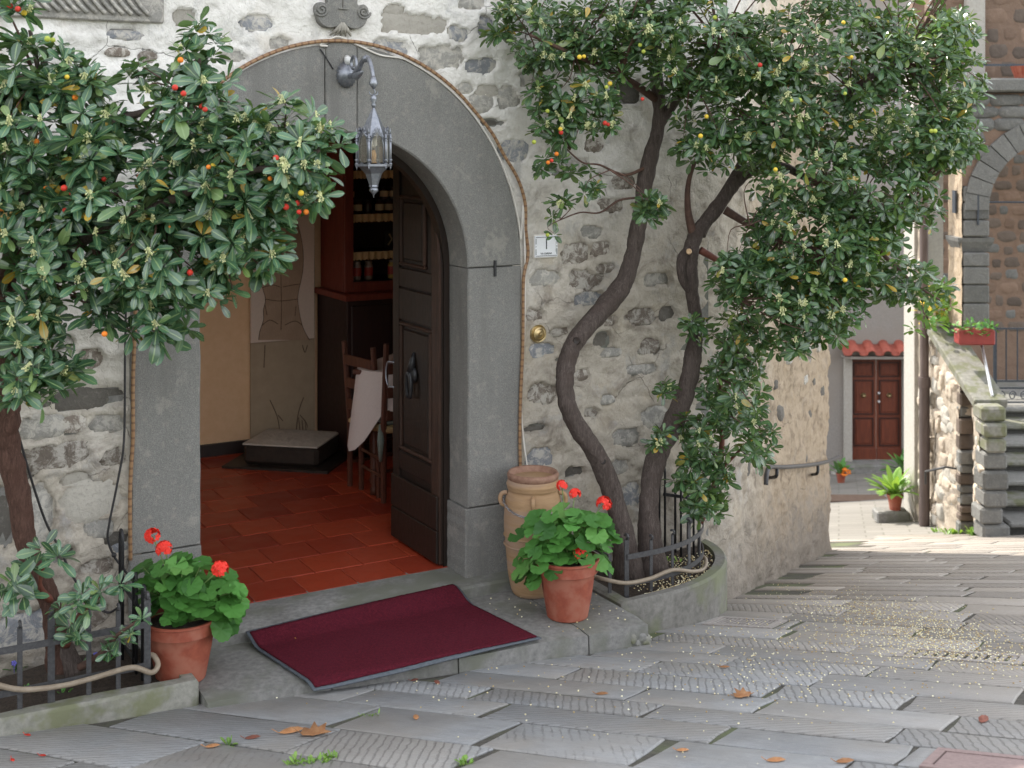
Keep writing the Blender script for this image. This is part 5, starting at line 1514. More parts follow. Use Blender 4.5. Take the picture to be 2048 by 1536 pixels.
def geranium(px, py, rim_w, height, cx_px, label, blobs, flowers, seed, nleaf):
    """px,py: foot of the pot; rim_w, height of the pot in pixels"""
    c = on_z(px, py, SLZ); k = c.y / F
    t = thing('potted_geranium', c, label, 'potted plant', 'potted red geraniums by the door')
    rw = rim_w / 2 * k; h_ = height * k
    prof = [(rw * .62, 0), (rw * .66, .006), (rw * .72, h_ * .2), (rw * .82, h_ * .5), (rw * .88, h_ * .74), (rw * .90, h_ * .78), (rw * .985, h_ * .785), (rw * .99, h_ * .95), (rw * 1.03, h_ * .965), (rw * 1.03, h_), (rw * .96, h_ * 1.0), (rw * .92, h_ * .9)]
    m = MB(); m.lathe(prof, c, 40, cap=False); m.lathe([(rw * .01, 0.001), (rw * .62, 0.0005)], c, 40, cap=False); m.build('pot', M['terra'], t, 30)
    m = MB(); m.lathe([(rw * .94, h_ * .90), (rw * .5, h_ * .93), (.001, h_ * .94)], c, 24, cap=False); m.build('soil', M['soil'], t, True)
    random.seed(seed)
    top = c + Vector((0, 0, h_ * .92)); pts = []
    tot = sum(b[2] * b[3] for b in blobs)
    for (bx, by, rx, ry) in blobs:
        n_ = int(nleaf * rx * ry / tot)
        for i in range(n_):
            for _ in range(30):
                u_ = Vector((U(-1, 1), U(-1, 1), U(-1, 1)))
                if .35 < u_.length < 1: break
            p = at(bx + u_.x * rx, by - u_.z * ry, c.y + u_.y * min(rx, 70) * k * 1.0)
            if p.z < c.z + h_ * .55: continue
            dx = Vector((p.x - c.x, p.y - c.y, 0))
            if dx.length < rw * 1.02 and p.z < c.z + h_ * 1.03: continue
            if sd_of(p)[1] < .06: continue
            pts.append(p)
    for i, p in enumerate(pts):
        o = link('leaf', GL[i % 5], t); o.location = p - c
        outw = (p - (top - Vector((0, 0, .10)))).normalized()
        nrm = (outw * .75 + Z1 * .55 + view * .35 + Vector((U(-.4, .4), U(-.4, .4), U(-.2, .3)))).normalized()
        q = nrm.to_track_quat('Z', 'Y'); o.rotation_mode = 'QUATERNION'; o.rotation_quaternion = q @ Quaternion((0, 0, 1), U(0, 6.28))
        sc_ = U(.040, .064); o.scale = (sc_, sc_, sc_)
        if i % 2 == 0:
            m = MB(); mid = (top + p) / 2 + Vector((0, 0, .03)); m.tube([top + Vector((U(-.05, .05), U(-.05, .05), -.01)), mid, p - nrm * .003], [.004, .003, .002], 5)
            m.build('stem', M['leaflight2'], t, True)
    for i, (fx, fy, fs_) in enumerate(flowers):
        p = at(fx, fy, c.y + (-.02 if fy > by else .0) - (.10 if i == len(flowers) - 1 else 0)); o = link('flower_head', FH[i % 3], t); o.location = p - c; o.scale = (fs_ * 1.02,) * 3; o.rotation_euler = (U(-.3, .3), U(-.3, .3), U(0, 6))
        m = MB(); m.tube([top, (top + p) / 2 + Vector((0, 0, .04)), p], [.004, .003, .003], 5); m.build('flower_stem', M['leaflight2'], t, True)
    return t
M['leaflight2'] = simple('green_stem', (.12, .20, .05), (.18, .28, .08), 20, .6, .1)
geranium(1135, 1232, 124, 118, 1135, 'terracotta pot of red geraniums standing between the urn and curved planter',
         [(1130, 1075, 105, 62), (1095, 1120, 68, 50), (1185, 1090, 50, 60), (1075, 1150, 45, 40), (1140, 1120, 60, 45)],
         [(1124, 971, .8), (1150, 988, .85), (1208, 1008, 1.1), (1161, 1106, 1.0)], 31, 185)
geranium(362, 1356, 146, 124, 362, 'terracotta pot of red geraniums standing at the left jamb',
         [(375, 1180, 105, 70), (330, 1150, 60, 50), (420, 1190, 65, 60), (350, 1235, 60, 40), (440, 1240, 40, 35)],
         [(305, 1072, 1.0), (328, 1098, 1.05), (440, 1138, 1.05)], 32, 190)
# ================================================================== foliage machinery
def leaf_geo(L, wd, curl, fold, nrow=5):
    """obovate leaf along +X from the origin, in local coords; returns verts, faces, uvs"""
    prof = [(0.0, .06), (.22, .42), (.48, .85), (.72, 1.0), (.90, .70), (1.0, .05)]
    vs, uv = [], []
    for (t, w_) in prof:
        x = L * t; z = -curl * L * t * t
        for sg in (-1, 0, 1):
            vs.append((x, sg * wd / 2 * w_, z + (fold * wd * w_ * .5 if sg else 0))); uv.append((.5 + sg * .5, t))
    fs = []
    for i in range(len(prof) - 1):
        for j in range(2): fs.append((i * 3 + j, (i + 1) * 3 + j, (i + 1) * 3 + j + 1, i * 3 + j + 1))
    return vs, fs, uv
def rosette_geo(seed, n, L, spread=1.0):
    random.seed(seed); V, Fc, UVs = [], [], []
    for i in range(n):
        ring = i / n
        az = i * 2.39996 + U(-.3, .3)
        el = math.radians(-15 + 70 * ring + U(-10, 10)) / spread
        l = L * (1.05 - .40 * ring) * U(.68, 1.15)
        vs, fs, uv = leaf_geo(l, l * U(.34, .50), U(.0, .42), U(.02, .30))
        rot = Matrix.Rotation(az, 3, 'Z') @ Matrix.Rotation(-el, 3, 'Y') @ Matrix.Rotation(U(-.8, .8), 3, 'X')
        off = Vector((.010 * math.cos(az), .010 * math.sin(az), -.03 + .03 * ring))
        b = len(V)
        V += [tuple(rot @ Vector(v) + off) for v in vs]; Fc += [tuple(k + b for k in f) for f in fs]; UVs += uv
    return np.array(V), Fc, UVs
def geo_mesh(name, V, Fc, UVs, mat):
    me = bpy.data.meshes.new(name); me.from_pydata([tuple(v) for v in V], [], Fc); me.materials.append(mat)
    me.polygons.foreach_set('use_smooth', [True] * len(me.polygons))
    l = me.uv_layers.new(name='UVMap')
    idx = [vi for p in me.polygons for vi in p.vertices]
    l.data.foreach_set('uv', np.array([UVs[i] for i in idx], dtype=np.float32).ravel())
    me.update(); return me
ROS = [rosette_geo(200 + i, 10 + i % 4, .108) for i in range(8)]
ROSM = {}
def ros_mesh(i, mat):
    k = (i, mat)
    if k not in ROSM: ROSM[k] = geo_mesh('leaf_rosette', *ROS[i], M[mat])
    return ROSM[k]
def blossom_mesh(seed):
    random.seed(seed); m = MB()
    for i in range(16):
        a = U(0, 6.28); r = U(.0, .022); z = U(-.045, .0)
        c = Vector((r * math.cos(a), r * math.sin(a), z)); s_ = U(.0038, .0058)
        m.lathe([(0, -s_), (s_ * .9, -s_ * .4), (s_, s_ * .3), (0, s_)], c, 6, cap=False)
        m.tube([Vector((0, 0, .01)), c], .0012, 3, cap=False)
    me = bpy.data.meshes.new('blossom_cluster'); me.from_pydata(m.v, [], m.f); me.materials.append(M['blossom']); me.polygons.foreach_set('use_smooth', [True] * len(me.polygons)); return me
BLM = [blossom_mesh(300 + i) for i in range(3)]
def berry_mesh(mat):
    m = MB(); N = 12; m.lathe([(.0, -.0125)] + [(.0125 * math.cos(t), .0125 * math.sin(t)) for t in np.linspace(-1.2, 1.2, 7)] + [(0, .0125)], (0, 0, 0), N, cap=False)
    me = bpy.data.meshes.new('berry'); me.from_pydata(m.v, [], m.f); me.materials.append(M[mat]); me.polygons.foreach_set('use_smooth', [True] * len(me.polygons)); return me
BER = {k: berry_mesh('berry_' + k) for k in 'royg'}
TOCAM = lambda p: (EYE - p).normalized()
def sample_crown(blobs, dens, seed, keepd=.10):
    """blobs: px, py, rx, ry (pixels), depth centre, depth radius (m), weight"""
    random.seed(seed); out = []
    for b in blobs:
        (px, py, rx, ry, Yc, rd) = b[:6]; wgt = b[6] if len(b) > 6 else 1.0
        sc = Yc / F; area = math.pi * rx * ry * sc * sc
        n = max(1, int(area * dens * wgt))
        c = at(px, py, Yc)
        for i in range(n):
            for _ in range(20):
                u_ = Vector((U(-1, 1), U(-1, 1), U(-1, 1)))
                if u_.length < 1: break
            if R() < .6: u_ = u_.normalized() * U(.75, 1.0)
            p = c + Vector((u_.x * rx * sc, u_.y * rd, u_.z * ry * sc))
            s, d = sd_of(p)
            if d < keepd and s < 1.5: continue
            outw = Vector((u_.x, u_.y, u_.z))
            out.append((p, outw))
    return out
def make_tree(tree, ros, mat, nmain, seed, scale=(.85, 1.15), blossom_p=.3, tips=None):
    random.seed(seed)
    def front(r): return -(TOCAM(r[0]).dot(r[1].normalized() if r[1].length > 1e-4 else TOCAM(r[0]))) * .35 + (r[0] - EYE).length * .25
    vis = [r for r in ros if -60 < frame_px(r[0])[0] < 2110 and -60 < frame_px(r[0])[1] < 1600]
    rest = [r for r in ros if r not in vis]
    vis.sort(key=front)
    main, rest2 = vis[:nmain], vis[nmain:] + rest
    T0 = tree.location
    def orient(p, o_):
        nrm = (o_ * .5 + Z1 * .95 + TOCAM(p) * .35 + Vector((U(-.7, .7), U(-.7, .7), U(-.4, .4)))).normalized()
        return nrm.to_track_quat('Z', 'Y') @ Quaternion((0, 0, 1), U(0, 6.28))
    nb = 0
    for i, (p, o_) in enumerate(main):
        q = orient(p, o_); s_ = U(*scale)
        o = link('leaf_rosette', ros_mesh(i % 8, mat), tree); o.location = p - T0; o.rotation_mode = 'QUATERNION'; o.rotation_quaternion = q; o.scale = (s_,) * 3
        if R() < blossom_p and nb < 140:
            b_ = link('blossom_cluster', BLM[i % 3], tree); b_.location = p - T0 + (q @ Vector((0, 0, .012))) + TOCAM(p) * .02; b_.rotation_euler = (U(-.4, .4), U(-.4, .4), U(0, 6)); b_.scale = (U(.6, .95),) * 3; nb += 1
    Vs, Fs, UVs, base = [], [], [], 0
    for i, (p, o_) in enumerate(rest2):
        V, Fc, uv = ROS[i % 8]; q = orient(p, o_).to_matrix(); s_ = U(*scale)
        A = np.array(q) * s_; VV_ = V @ A.T + np.array(p - T0)
        Vs.append(VV_); Fs += [tuple(k + base for k in f) for f in Fc]; UVs += uv; base += len(V)
    if Vs:
        me = geo_mesh('crown', np.concatenate(Vs), Fs, UVs, M[mat]); o = link('crown', me, tree); o['kind'] = 'stuff'
    return main, rest2
def limb(tree, name, pts, mat='bark', n=10, k=6, gnarl=.0):
    """pts: (px, py, Y, radius_px)"""
    P = [(*at(px, py, Y), r * Y / F) for px, py, Y, r in pts]
    P = crom(P, k * 2 if gnarl else k)
    V = [Vector(p[:3]) for p in P]; rr_ = [max(.002, p[3]) * (1 + gnarl * nz(i * .35, px * .01, 7, 2)) for i, p in enumerate(P)]
    if gnarl: V = [v + Vector((nz(i * .3, 1), nz(i * .3, 5), 0)) * gnarl * .05 for i, v in enumerate(V)]
    m = MB(); m.tube(V, rr_, n)
    if gnarl:
        L = 0
        for i in range(len(V)):
            if i: L += (V[i] - V[i - 1]).length
            for q in range(n):
                a = 2 * math.pi * q / n; j = i * n + q; v = Vector(m.v[j]); d = v - V[i]
                f = 1 + .16 * nz(math.cos(a) * 1.2, math.sin(a) * 1.2, L * 5 + px, 3) + .10 * abs(nz(math.cos(a) * 4, math.sin(a) * 4, L * 2.2, 3))
                m.v[j] = tuple(V[i] + d * f)
    return m.build(name, M[mat], tree, True)
def twigs(tree, starts, targets, n, seed, mat='twig', r0=.009):
    random.seed(seed); m = MB()
    for (p, o_) in random.sample(targets, min(n, len(targets))):
        a = min(starts, key=lambda s: (s - p).length)
        mid = (a * .45 + p * .55) + Vector((U(-.06, .06), U(-.06, .06), U(-.02, .08)))
        q = [Vector(v) for v in crom([tuple(a), tuple(mid), tuple(p)], 4)]
        L = (p - a).length; m.tube(q, [r0 * (1 - .75 * i / (len(q) - 1)) * min(1, .4 + L) for i in range(len(q))], 5, cap=False)
    o = m.build('twigs', M[mat], tree, True); o['kind'] = 'stuff'; return o
def berries(tree, lst, Y, r=1.0):
    for (px, py, k) in lst:
        p = at(px, py, Y + U(-.06, .06)); o = link('berry', BER[k], tree); o.location = p - tree.location; o.scale = (U(.85, 1.15) * r,) * 3; o.rotation_euler = (U(0, 3), U(0, 3), 0)

# ================================================================== left tree
lt = thing('strawberry_tree', on_wall(115, 1330, .38), 'strawberry tree with orange and red berries leaning over the left of the doorway', 'tree', 'strawberry trees by the door')
lt.location.z = .06
Yb = on_wall(115, 1330, .38).y
limb(lt, 'trunk', [(118, 1345, Yb, 24), (112, 1260, Yb, 21), (95, 1190, Yb - .02, 20), (55, 1100, Yb - .03, 20), (38, 1000, Yb - .05, 22), (18, 900, Yb - .08, 24), (12, 820, Yb - .12, 25), (15, 720, Yb - .15, 22), (10, 600, Yb - .2, 20), (30, 480, Yb - .3, 15), (60, 380, Yb - .35, 11)], mat='barkred', n=26, gnarl=.12)
limb(lt, 'root_flare', [(150, 1345, Yb, 22), (130, 1300, Yb, 20), (112, 1240, Yb, 14)], n=8)
limb(lt, 'branch', [(15, 640, Yb - .2, 18), (90, 560, Yb - .35, 15), (180, 470, Yb - .5, 12), (300, 420, Yb - .6, 10), (430, 360, Yb - .65, 8), (560, 330, Yb - .65, 6), (640, 300, Yb - .62, 4)])
limb(lt, 'branch', [(60, 400, Yb - .35, 15), (150, 300, Yb - .45, 12), (240, 240, Yb - .5, 9), (285, 225, Yb - .5, 7), (380, 190, Yb - .5, 5), (400, 110, Yb - .5, 4)])
limb(lt, 'branch', [(30, 480, Yb - .3, 14), (60, 300, Yb - .4, 10), (80, 180, Yb - .45, 6), (60, 60, Yb - .5, 4)])
limb(lt, 'branch', [(20, 700, Yb - .2, 10), (60, 740, Yb - .3, 7), (110, 740, Yb - .35, 4)], 'twig')
limb(lt, 'side_shoot', [(100, 1200, Yb - .05, 8), (80, 1170, Yb - .15, 5), (90, 1120, Yb - .2, 3)], 'redtwig', 6)
limb(lt, 'side_shoot', [(130, 1290, Yb - .05, 10), (160, 1230, Yb - .12, 6), (200, 1190, Yb - .18, 4)], 'redtwig', 6)
limb(lt, 'side_shoot', [(150, 1340, Yb, 9), (200, 1310, Yb - .1, 7), (235, 1270, Yb - .2, 4), (280, 1240, Yb - .25, 3)], 'twig', 6)
YL = Yb - .5
LB = [(100, 260, 160, 130, YL, .32), (50, 130, 110, 65, YL, .25), (150, 160, 80, 45, YL, .2), (60, 420, 120, 120, YL, .32), (250, 350, 160, 140, YL, .32), (395, 210, 85, 90, YL, .25), (400, 90, 40, 50, YL, .12, 1.2),
      (290, 160, 40, 45, YL, .15, .8), (420, 370, 150, 120, YL, .3), (555, 290, 105, 95, YL - .05, .25), (655, 270, 45, 45, YL - .05, .14), (600, 350, 75, 65, YL - .05, .2), (480, 470, 105, 75, YL, .25),
      (330, 520, 120, 80, YL, .28), (180, 520, 150, 100, YL, .3), (250, 620, 70, 50, YL, .2), (340, 640, 42, 42, YL, .14), (430, 570, 45, 40, YL, .14), (55, 640, 85, 70, YL, .25), (80, 730, 70, 55, YL, .2), (45, 800, 45, 25, YL, .15),
      (545, 490, 32, 40, YL, .12), (20, 5, 60, 22, YL - .1, .12), (120, 745, 30, 60, YL, .1, .7), (-150, 300, 160, 280, YL, .4, .6), (-120, 620, 120, 120, YL, .3, .6)]
lros = sample_crown(LB, 300, 61)
main, rest = make_tree(lt, lros, 'leaf', 290, 62, (.72, 1.08), .5)
branch_pts = [at(x, y, YL + .1) for x, y in ((90, 560), (180, 470), (300, 420), (430, 360), (560, 330), (150, 300), (240, 240), (380, 190), (60, 300), (80, 180), (60, 740), (10, 600), (30, 480))]
twigs(lt, branch_pts, main + rest, 260, 63)
berries(lt, [(92, 378, 'o'), (128, 376, 'r'), (144, 386, 'r'), (130, 420, 'r'), (73, 283, 'o'), (361, 120, 'o'), (350, 175, 'r'), (367, 187, 'r'), (403, 213, 'r'), (410, 219, 'r'), (417, 334, 'o'), (425, 332, 'y'),
             (540, 357, 'o'), (552, 316, 'r'), (278, 353, 'r'), (208, 358, 'r'), (572, 414, 'r'), (594, 406, 'r'), (598, 424, 'r'), (612, 424, 'o'), (602, 386, 'y'), (380, 545, 'r'), (209, 668, 'o'), (340, 456, 'o'), (242, 440, 'y'), (225, 433, 'r'), (20, 12, 'r'), (36, 18, 'r'), (48, 26, 'y'), (95, 78, 'g'), (106, 80, 'g'), (150, 195, 'o'), (134, 154, 'y'), (3, 416, 'o'), (185, 400, 'o')], YL - .20, .95)
# low sprouts over the railing
random.seed(64)
for (px, py, sc_) in [(85, 1095, 1.0), (60, 1130, 1.0), (30, 1165, 1.0), (118, 1110, .9), (45, 1185, 1.0), (150, 1205, .9), (165, 1185, .85), (140, 1250, 1.0), (175, 1215, .8), (200, 1178, .85), (240, 1165, .9), (155, 1270, .8), (285, 1235, .6), (240, 1275, .7), (220, 1300, .6), (260, 1265, .5), (120, 1215, .7), (5, 1200, .9)]:
    p = at(px, py, Yb - U(.18, .32)); i = random.randrange(8)
    o = link('leaf_rosette', ros_mesh(i, 'leaf'), lt); o.location = p - lt.location; o.scale = (sc_,) * 3
    o.rotation_mode = 'QUATERNION'; o.rotation_quaternion = (Z1 * .8 + TOCAM(p) * .6 + Vector((U(-.5, .5), 0, 0))).normalized().to_track_quat('Z', 'Y') @ Quaternion((0, 0, 1), U(0, 6))

# ================================================================== right tree
rt = thing('strawberry_tree', W(.62, .33, .04), 'two-stemmed strawberry tree growing from the curved planter against the wall', 'tree', 'strawberry trees by the door')
def dY(px, d): return on_wall(px, 800, d).y
t1 = [(1262, 1165, .34, 30), (1248, 1090, .34, 24), (1232, 1010, .33, 20), (1200, 920, .32, 19), (1160, 860, .30, 18), (1132, 800, .28, 18), (1130, 740, .26, 18), (1152, 680, .25, 18), (1205, 620, .24, 19), (1245, 570, .24, 18), (1265, 510, .25, 16), (1280, 430, .27, 15), (1297, 330, .30, 15), (1318, 240, .32, 13), (1312, 140, .35, 12), (1296, 0, .4, 11), (1290, -80, .4, 9)]
limb(rt, 'trunk', [(x, y, dY(x, d), r) for x, y, d, r in t1], n=26, gnarl=.10)
t2 = [(1312, 1160, .36, 31), (1300, 1090, .35, 24), (1297, 1020, .34, 20), (1306, 940, .33, 19), (1335, 870, .32, 20), (1366, 800, .31, 19), (1384, 720, .31, 17), (1392, 650, .30, 13), (1384, 580, .30, 13), (1380, 520, .30, 15), (1392, 470, .30, 15), (1430, 420, .32, 13), (1470, 365, .35, 14), (1510, 335, .4, 13), (1570, 335, .45, 9), (1620, 360, .5, 7), (1670, 380, .55, 5)]
limb(rt, 'trunk', [(x, y, dY(x, d), r) for x, y, d, r in t2], n=26, gnarl=.10)
def rb_(name, lst, mat='bark', n=8): return limb(rt, name, [(x, y, dY(min(x, 1500), d) , r) for x, y, d, r in lst], mat, n)
rb_('branch', [(1382, 500, .3, 14), (1364, 520, .3, 11), (1366, 560, .3, 9), (1385, 590, .3, 8)])
rb_('branch', [(1388, 475, .3, 10), (1376, 420, .3, 7), (1378, 360, .33, 5), (1400, 300, .35, 3)], 'twig')
rb_('branch', [(1400, 470, .3, 12), (1420, 430, .3, 10), (1452, 380, .32, 9), (1480, 330, .35, 8), (1520, 250, .4, 7), (1560, 160, .45, 5)])
rb_('branch', [(1400, 500, .3, 8), (1440, 525, .35, 6), (1462, 560, .4, 5), (1480, 600, .45, 3)], 'redtwig')
rb_('branch', [(1450, 420, .33, 9), (1500, 450, .45, 7), (1560, 480, .6, 5), (1640, 500, .7, 4)], 'twig')
rb_('branch', [(1510, 335, .4, 12), (1600, 250, .55, 9), (1700, 180, .7, 7), (1800, 120, .8, 4)])
rb_('branch', [(1318, 250, .32, 11), (1380, 160, .45, 9), (1440, 90, .55, 6)])
rb_('branch', [(1314, 200, .33, 9), (1240, 150, .4, 7), (1150, 110, .5, 5), (1060, 70, .55, 3)], 'twig')
rb_('branch', [(1300, 330, .3, 4), (1250, 350, .33, 3), (1200, 330, .38, 2.2), (1165, 325, .40, 2), (1130, 295, .42, 1.5)], 'twig', 6)
rb_('branch', [(1288, 395, .3, 3), (1240, 400, .33, 2.4), (1200, 425, .36, 2), (1160, 425, .37, 1.7), (1120, 440, .38, 1.3)], 'twig', 6)
rb_('branch', [(1620, 360, .5, 8), (1720, 400, .7, 6), (1800, 420, .8, 3)], 'twig')
rb_('branch', [(1660, 375, .55, 6), (1740, 480, .7, 5), (1820, 560, .75, 3), (1880, 600, .75, 2)], 'twig')
limb(rt, 'young_stem', [(1400, 1045, dY(1400, .30), 7), (1425, 985, dY(1420, .32), 7), (1440, 920, dY(1430, .33), 6), (1446, 840, dY(1430, .34), 5), (1442, 760, dY(1430, .34), 4), (1450, 690, dY(1430, .34), 3)], 'redtwig', 8)
limb(rt, 'young_stem', [(1432, 950, dY(1430, .33), 4), (1480, 900, dY(1430, .36), 3), (1520, 860, dY(1430, .4), 2)], 'redtwig', 6)
# cut stub and old knots
def knot(px, py, d, r, mat, name):
    p = on_wall(px, py, d); n_ = TOCAM(p); m = MB(); x = n_.orthogonal().normalized(); y = n_.cross(x)
    m.lathe([(r * 1.15, -.03), (r * 1.1, 0), (r * .8, .006), (0, .003)], p, 14, (x, y, n_)); m.build(name, M[mat], rt, 40)
knot(1378, 503, .375, .016, 'cut', 'cut_face'); knot(1153, 682, .300, .022, 'doorwood', 'knot'); knot(1205, 922, .365, .020, 'doorwood', 'knot')
Yr = dY(1300, .45)
def yy(px): return 7.35 + max(0, (px - 1300)) * .0008
RB = [(1070, 60, 95, 75, .30), (1150, 150, 110, 75, .30), (1010, 40, 35, 35, .12), (1190, 60, 90, 60, .25), (1110, 240, 50, 45, .15), (1180, 230, 60, 45, .18), (1095, 310, 30, 35, .10, .7), (1115, 415, 28, 35, .08, .7), (1160, 360, 45, 32, .1, .6), (1106, 458, 10, 12, .04, 1.0),
      (1290, 60, 70, 50, .3), (1400, 90, 150, 100, .35), (1500, 200, 170, 110, .4), (1430, 290, 80, 50, .25, .8), (1640, 110, 190, 120, .45), (1830, 90, 100, 90, .4), (1920, 150, 48, 75, .25), (1900, 60, 50, 50, .25), (1780, 250, 170, 110, .45), (1880, 270, 70, 80, .3),
      (1610, 340, 140, 85, .4, .75), (1740, 380, 120, 100, .4, .8), (1840, 400, 40, 60, .25, .7), (1640, 480, 160, 110, .4), (1740, 530, 110, 75, .35), (1830, 575, 70, 38, .25, .9), (1560, 570, 110, 85, .35), (1640, 620, 100, 60, .3), (1580, 680, 50, 30, .2), (1480, 555, 55, 55, .2),
      (1300, 412, 30, 24, .05, 2.2), (1480, 670, 60, 60, .2, .85), (1475, 770, 75, 85, .22, .8), (1430, 870, 85, 75, .2, .75), (1400, 960, 65, 60, .18, .75), (1325, 880, 24, 18, .06, 1.4), (1510, 870, 45, 65, .15, .75), (1410, 1015, 36, 34, .12, .7), (1395, 660, 24, 26, .06, 1.3), (1340, 780, 22, 20, .06, 1.2), (1440, 990, 20, 16, .06, 1.5),
      (1400, -60, 320, 60, .4, .5), (1760, -60, 200, 60, .4, .5)]
RB = [(b[0], b[1], b[2], b[3], yy(b[0]) if b[1] < 560 or b[0] > 1500 else (dY(min(b[0], 1440), .46)), b[4], *(b[5:])) for b in RB]
RB[9 + 0] = RB[9]
rros = sample_crown(RB, 380, 71)
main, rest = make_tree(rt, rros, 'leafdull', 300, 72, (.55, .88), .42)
bp = [at(x, y, yy(x)) for x, y in ((1060, 70), (1150, 110), (1240, 150), (1140, 300), (1220, 340), (1120, 440), (1380, 160), (1440, 90), (1520, 250), (1560, 160), (1600, 250), (1700, 180), (1800, 120), (1720, 400), (1800, 420), (1740, 480), (1820, 560), (1880, 600), (1480, 600), (1500, 450), (1560, 480), (1640, 500), (1620, 360))] + [at(x, y, dY(1420, .34)) for x, y in ((1425, 985), (1440, 920), (1446, 840), (1442, 760), (1450, 690), (1480, 900), (1520, 860))]
twigs(rt, bp, main + rest, 420, 73, r0=.007)
# pale blossom over the whole crown
random.seed(76)
for (p, o_) in random.sample(main + rest, 130):
    b_ = link('blossom_cluster', BLM[random.randrange(3)], rt); b_.location = p - rt.location + TOCAM(p) * .05; b_.scale = (U(.55, .85),) * 3; b_.rotation_euler = (U(-.5, .5), U(-.5, .5), U(0, 6))
berries(rt, [(1103, 321, 'r'), (1096, 325, 'o'), (1121, 258, 'y'), (1122, 265, 'r'), (1113, 308, 'o'), (1210, 246, 'r'), (1216, 249, 'r'), (1285, 198, 'r'), (1220, 167, 'y'), (1213, 174, 'g'), (1159, 114, 'y'), (1168, 113, 'y'), (1287, 103, 'g'), (1280, 90, 'g'), (1411, 54, 'y'), (1430, 35, 'g'), (1413, 233, 'y'), (1401, 272, 'y'),
             (1551, 339, 'y'), (1583, 201, 'g'), (1599, 200, 'g'), (1690, 187, 'g'), (1703, 114, 'y'), (1687, 45, 'y'), (1863, 262, 'g'), (1870, 262, 'g'), (1095, 222, 'g'), (1068, 284, 'g'), (1095, 470, 'g'), (1690, 560, 'y'), (1520, 130, 'r')], 7.12, .95)
# bright young leaves at the sunny right edge
random.seed(77)
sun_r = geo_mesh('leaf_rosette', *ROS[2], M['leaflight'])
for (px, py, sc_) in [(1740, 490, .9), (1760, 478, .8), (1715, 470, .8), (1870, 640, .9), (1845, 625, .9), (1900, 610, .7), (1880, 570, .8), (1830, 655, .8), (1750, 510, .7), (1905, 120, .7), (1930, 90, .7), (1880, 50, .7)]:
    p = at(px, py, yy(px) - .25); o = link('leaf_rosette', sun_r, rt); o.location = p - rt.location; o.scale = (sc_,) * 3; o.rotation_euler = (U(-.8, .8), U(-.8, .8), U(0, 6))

# ================================================================== street litter, weeds
random.seed(81)
def scatter(name, n, gen, r0, r1, mat, label, cat, zf):
    m = MB()
    for i in range(n):
        p = gen()
        if p is None: continue
        r = U(r0, r1); z = zf(p) + r * .55
        m.lathe([(0, -r * .7), (r, -r * .1), (r * .8, r * .5), (0, r * .7)], Vector((p.x, p.y, z)), 5, ph=U(0, 1), cap=False)
    o = m.build(name, mat, None, True); tag(o, label, cat, kind='stuff'); return o
def gs(cx, cy, sx, sy, ang=0.0):
    a, b = random.gauss(0, sx), random.gauss(0, sy)
    px = cx + a * math.cos(ang) - b * math.sin(ang); py = cy + a * math.sin(ang) + b * math.cos(ang)
    if py < 1085: return None
    p = on_street(px, py)
    if blocked(p) or (p.y > 8.2 and p.x < side_x(p.y) + .03): return None
    s, d = sd_of(p)
    if (-2.1 < s < .3 and d < ds_line(s) + .01): return None
    if .25 < s < 1.45 and d < .70: return None
    return p
def gen_blossom():
    k = R()
    if k < .42: return gs(1830, 1250, 120, 22, .22)
    if k < .62: return gs(1880, 1300, 90, 16, .15)
    if k < .80: return gs(1720, 1270, 170, 50, .15)
    if k < .95: return gs(1560, 1310, 170, 55, .1)
    return gs(1100, 1360, 300, 60, .1)
scatter('fallen_blossoms', 3600, gen_blossom, .0024, .0052, M['fallen'], 'pale fallen blossoms strewn over the street paving', 'blossoms', lambda p: zs(p.x, p.y) + .001)
def gen_pl():
    k = U(-.1, 1.35); r = math.sqrt(R()); s, d = (.55 + .78 * math.sin(max(k, 0)) * r + min(0, k) * .6, .60 * math.cos(max(k, 0)) * (r if R() < .5 else 1) + .0)
    return W(s, max(.06, d))
scatter('planter_blossoms', 700, gen_pl, .0035, .006, M['fallen'], 'pale fallen blossoms on the soil of the curved planter', 'blossoms', lambda p: .062)
def gen_step():
    s = random.gauss(.0, .35); d = U(.2, .9)
    if s > .24 or s < -1.9 or d > ds_line(s) - .02: return None
    return W(s, d)
scatter('step_blossoms', 60, gen_step, .0035, .006, M['fallen'], 'pale fallen blossoms dotted over the doorstep', 'blossoms', lambda p: SLZ + .006)
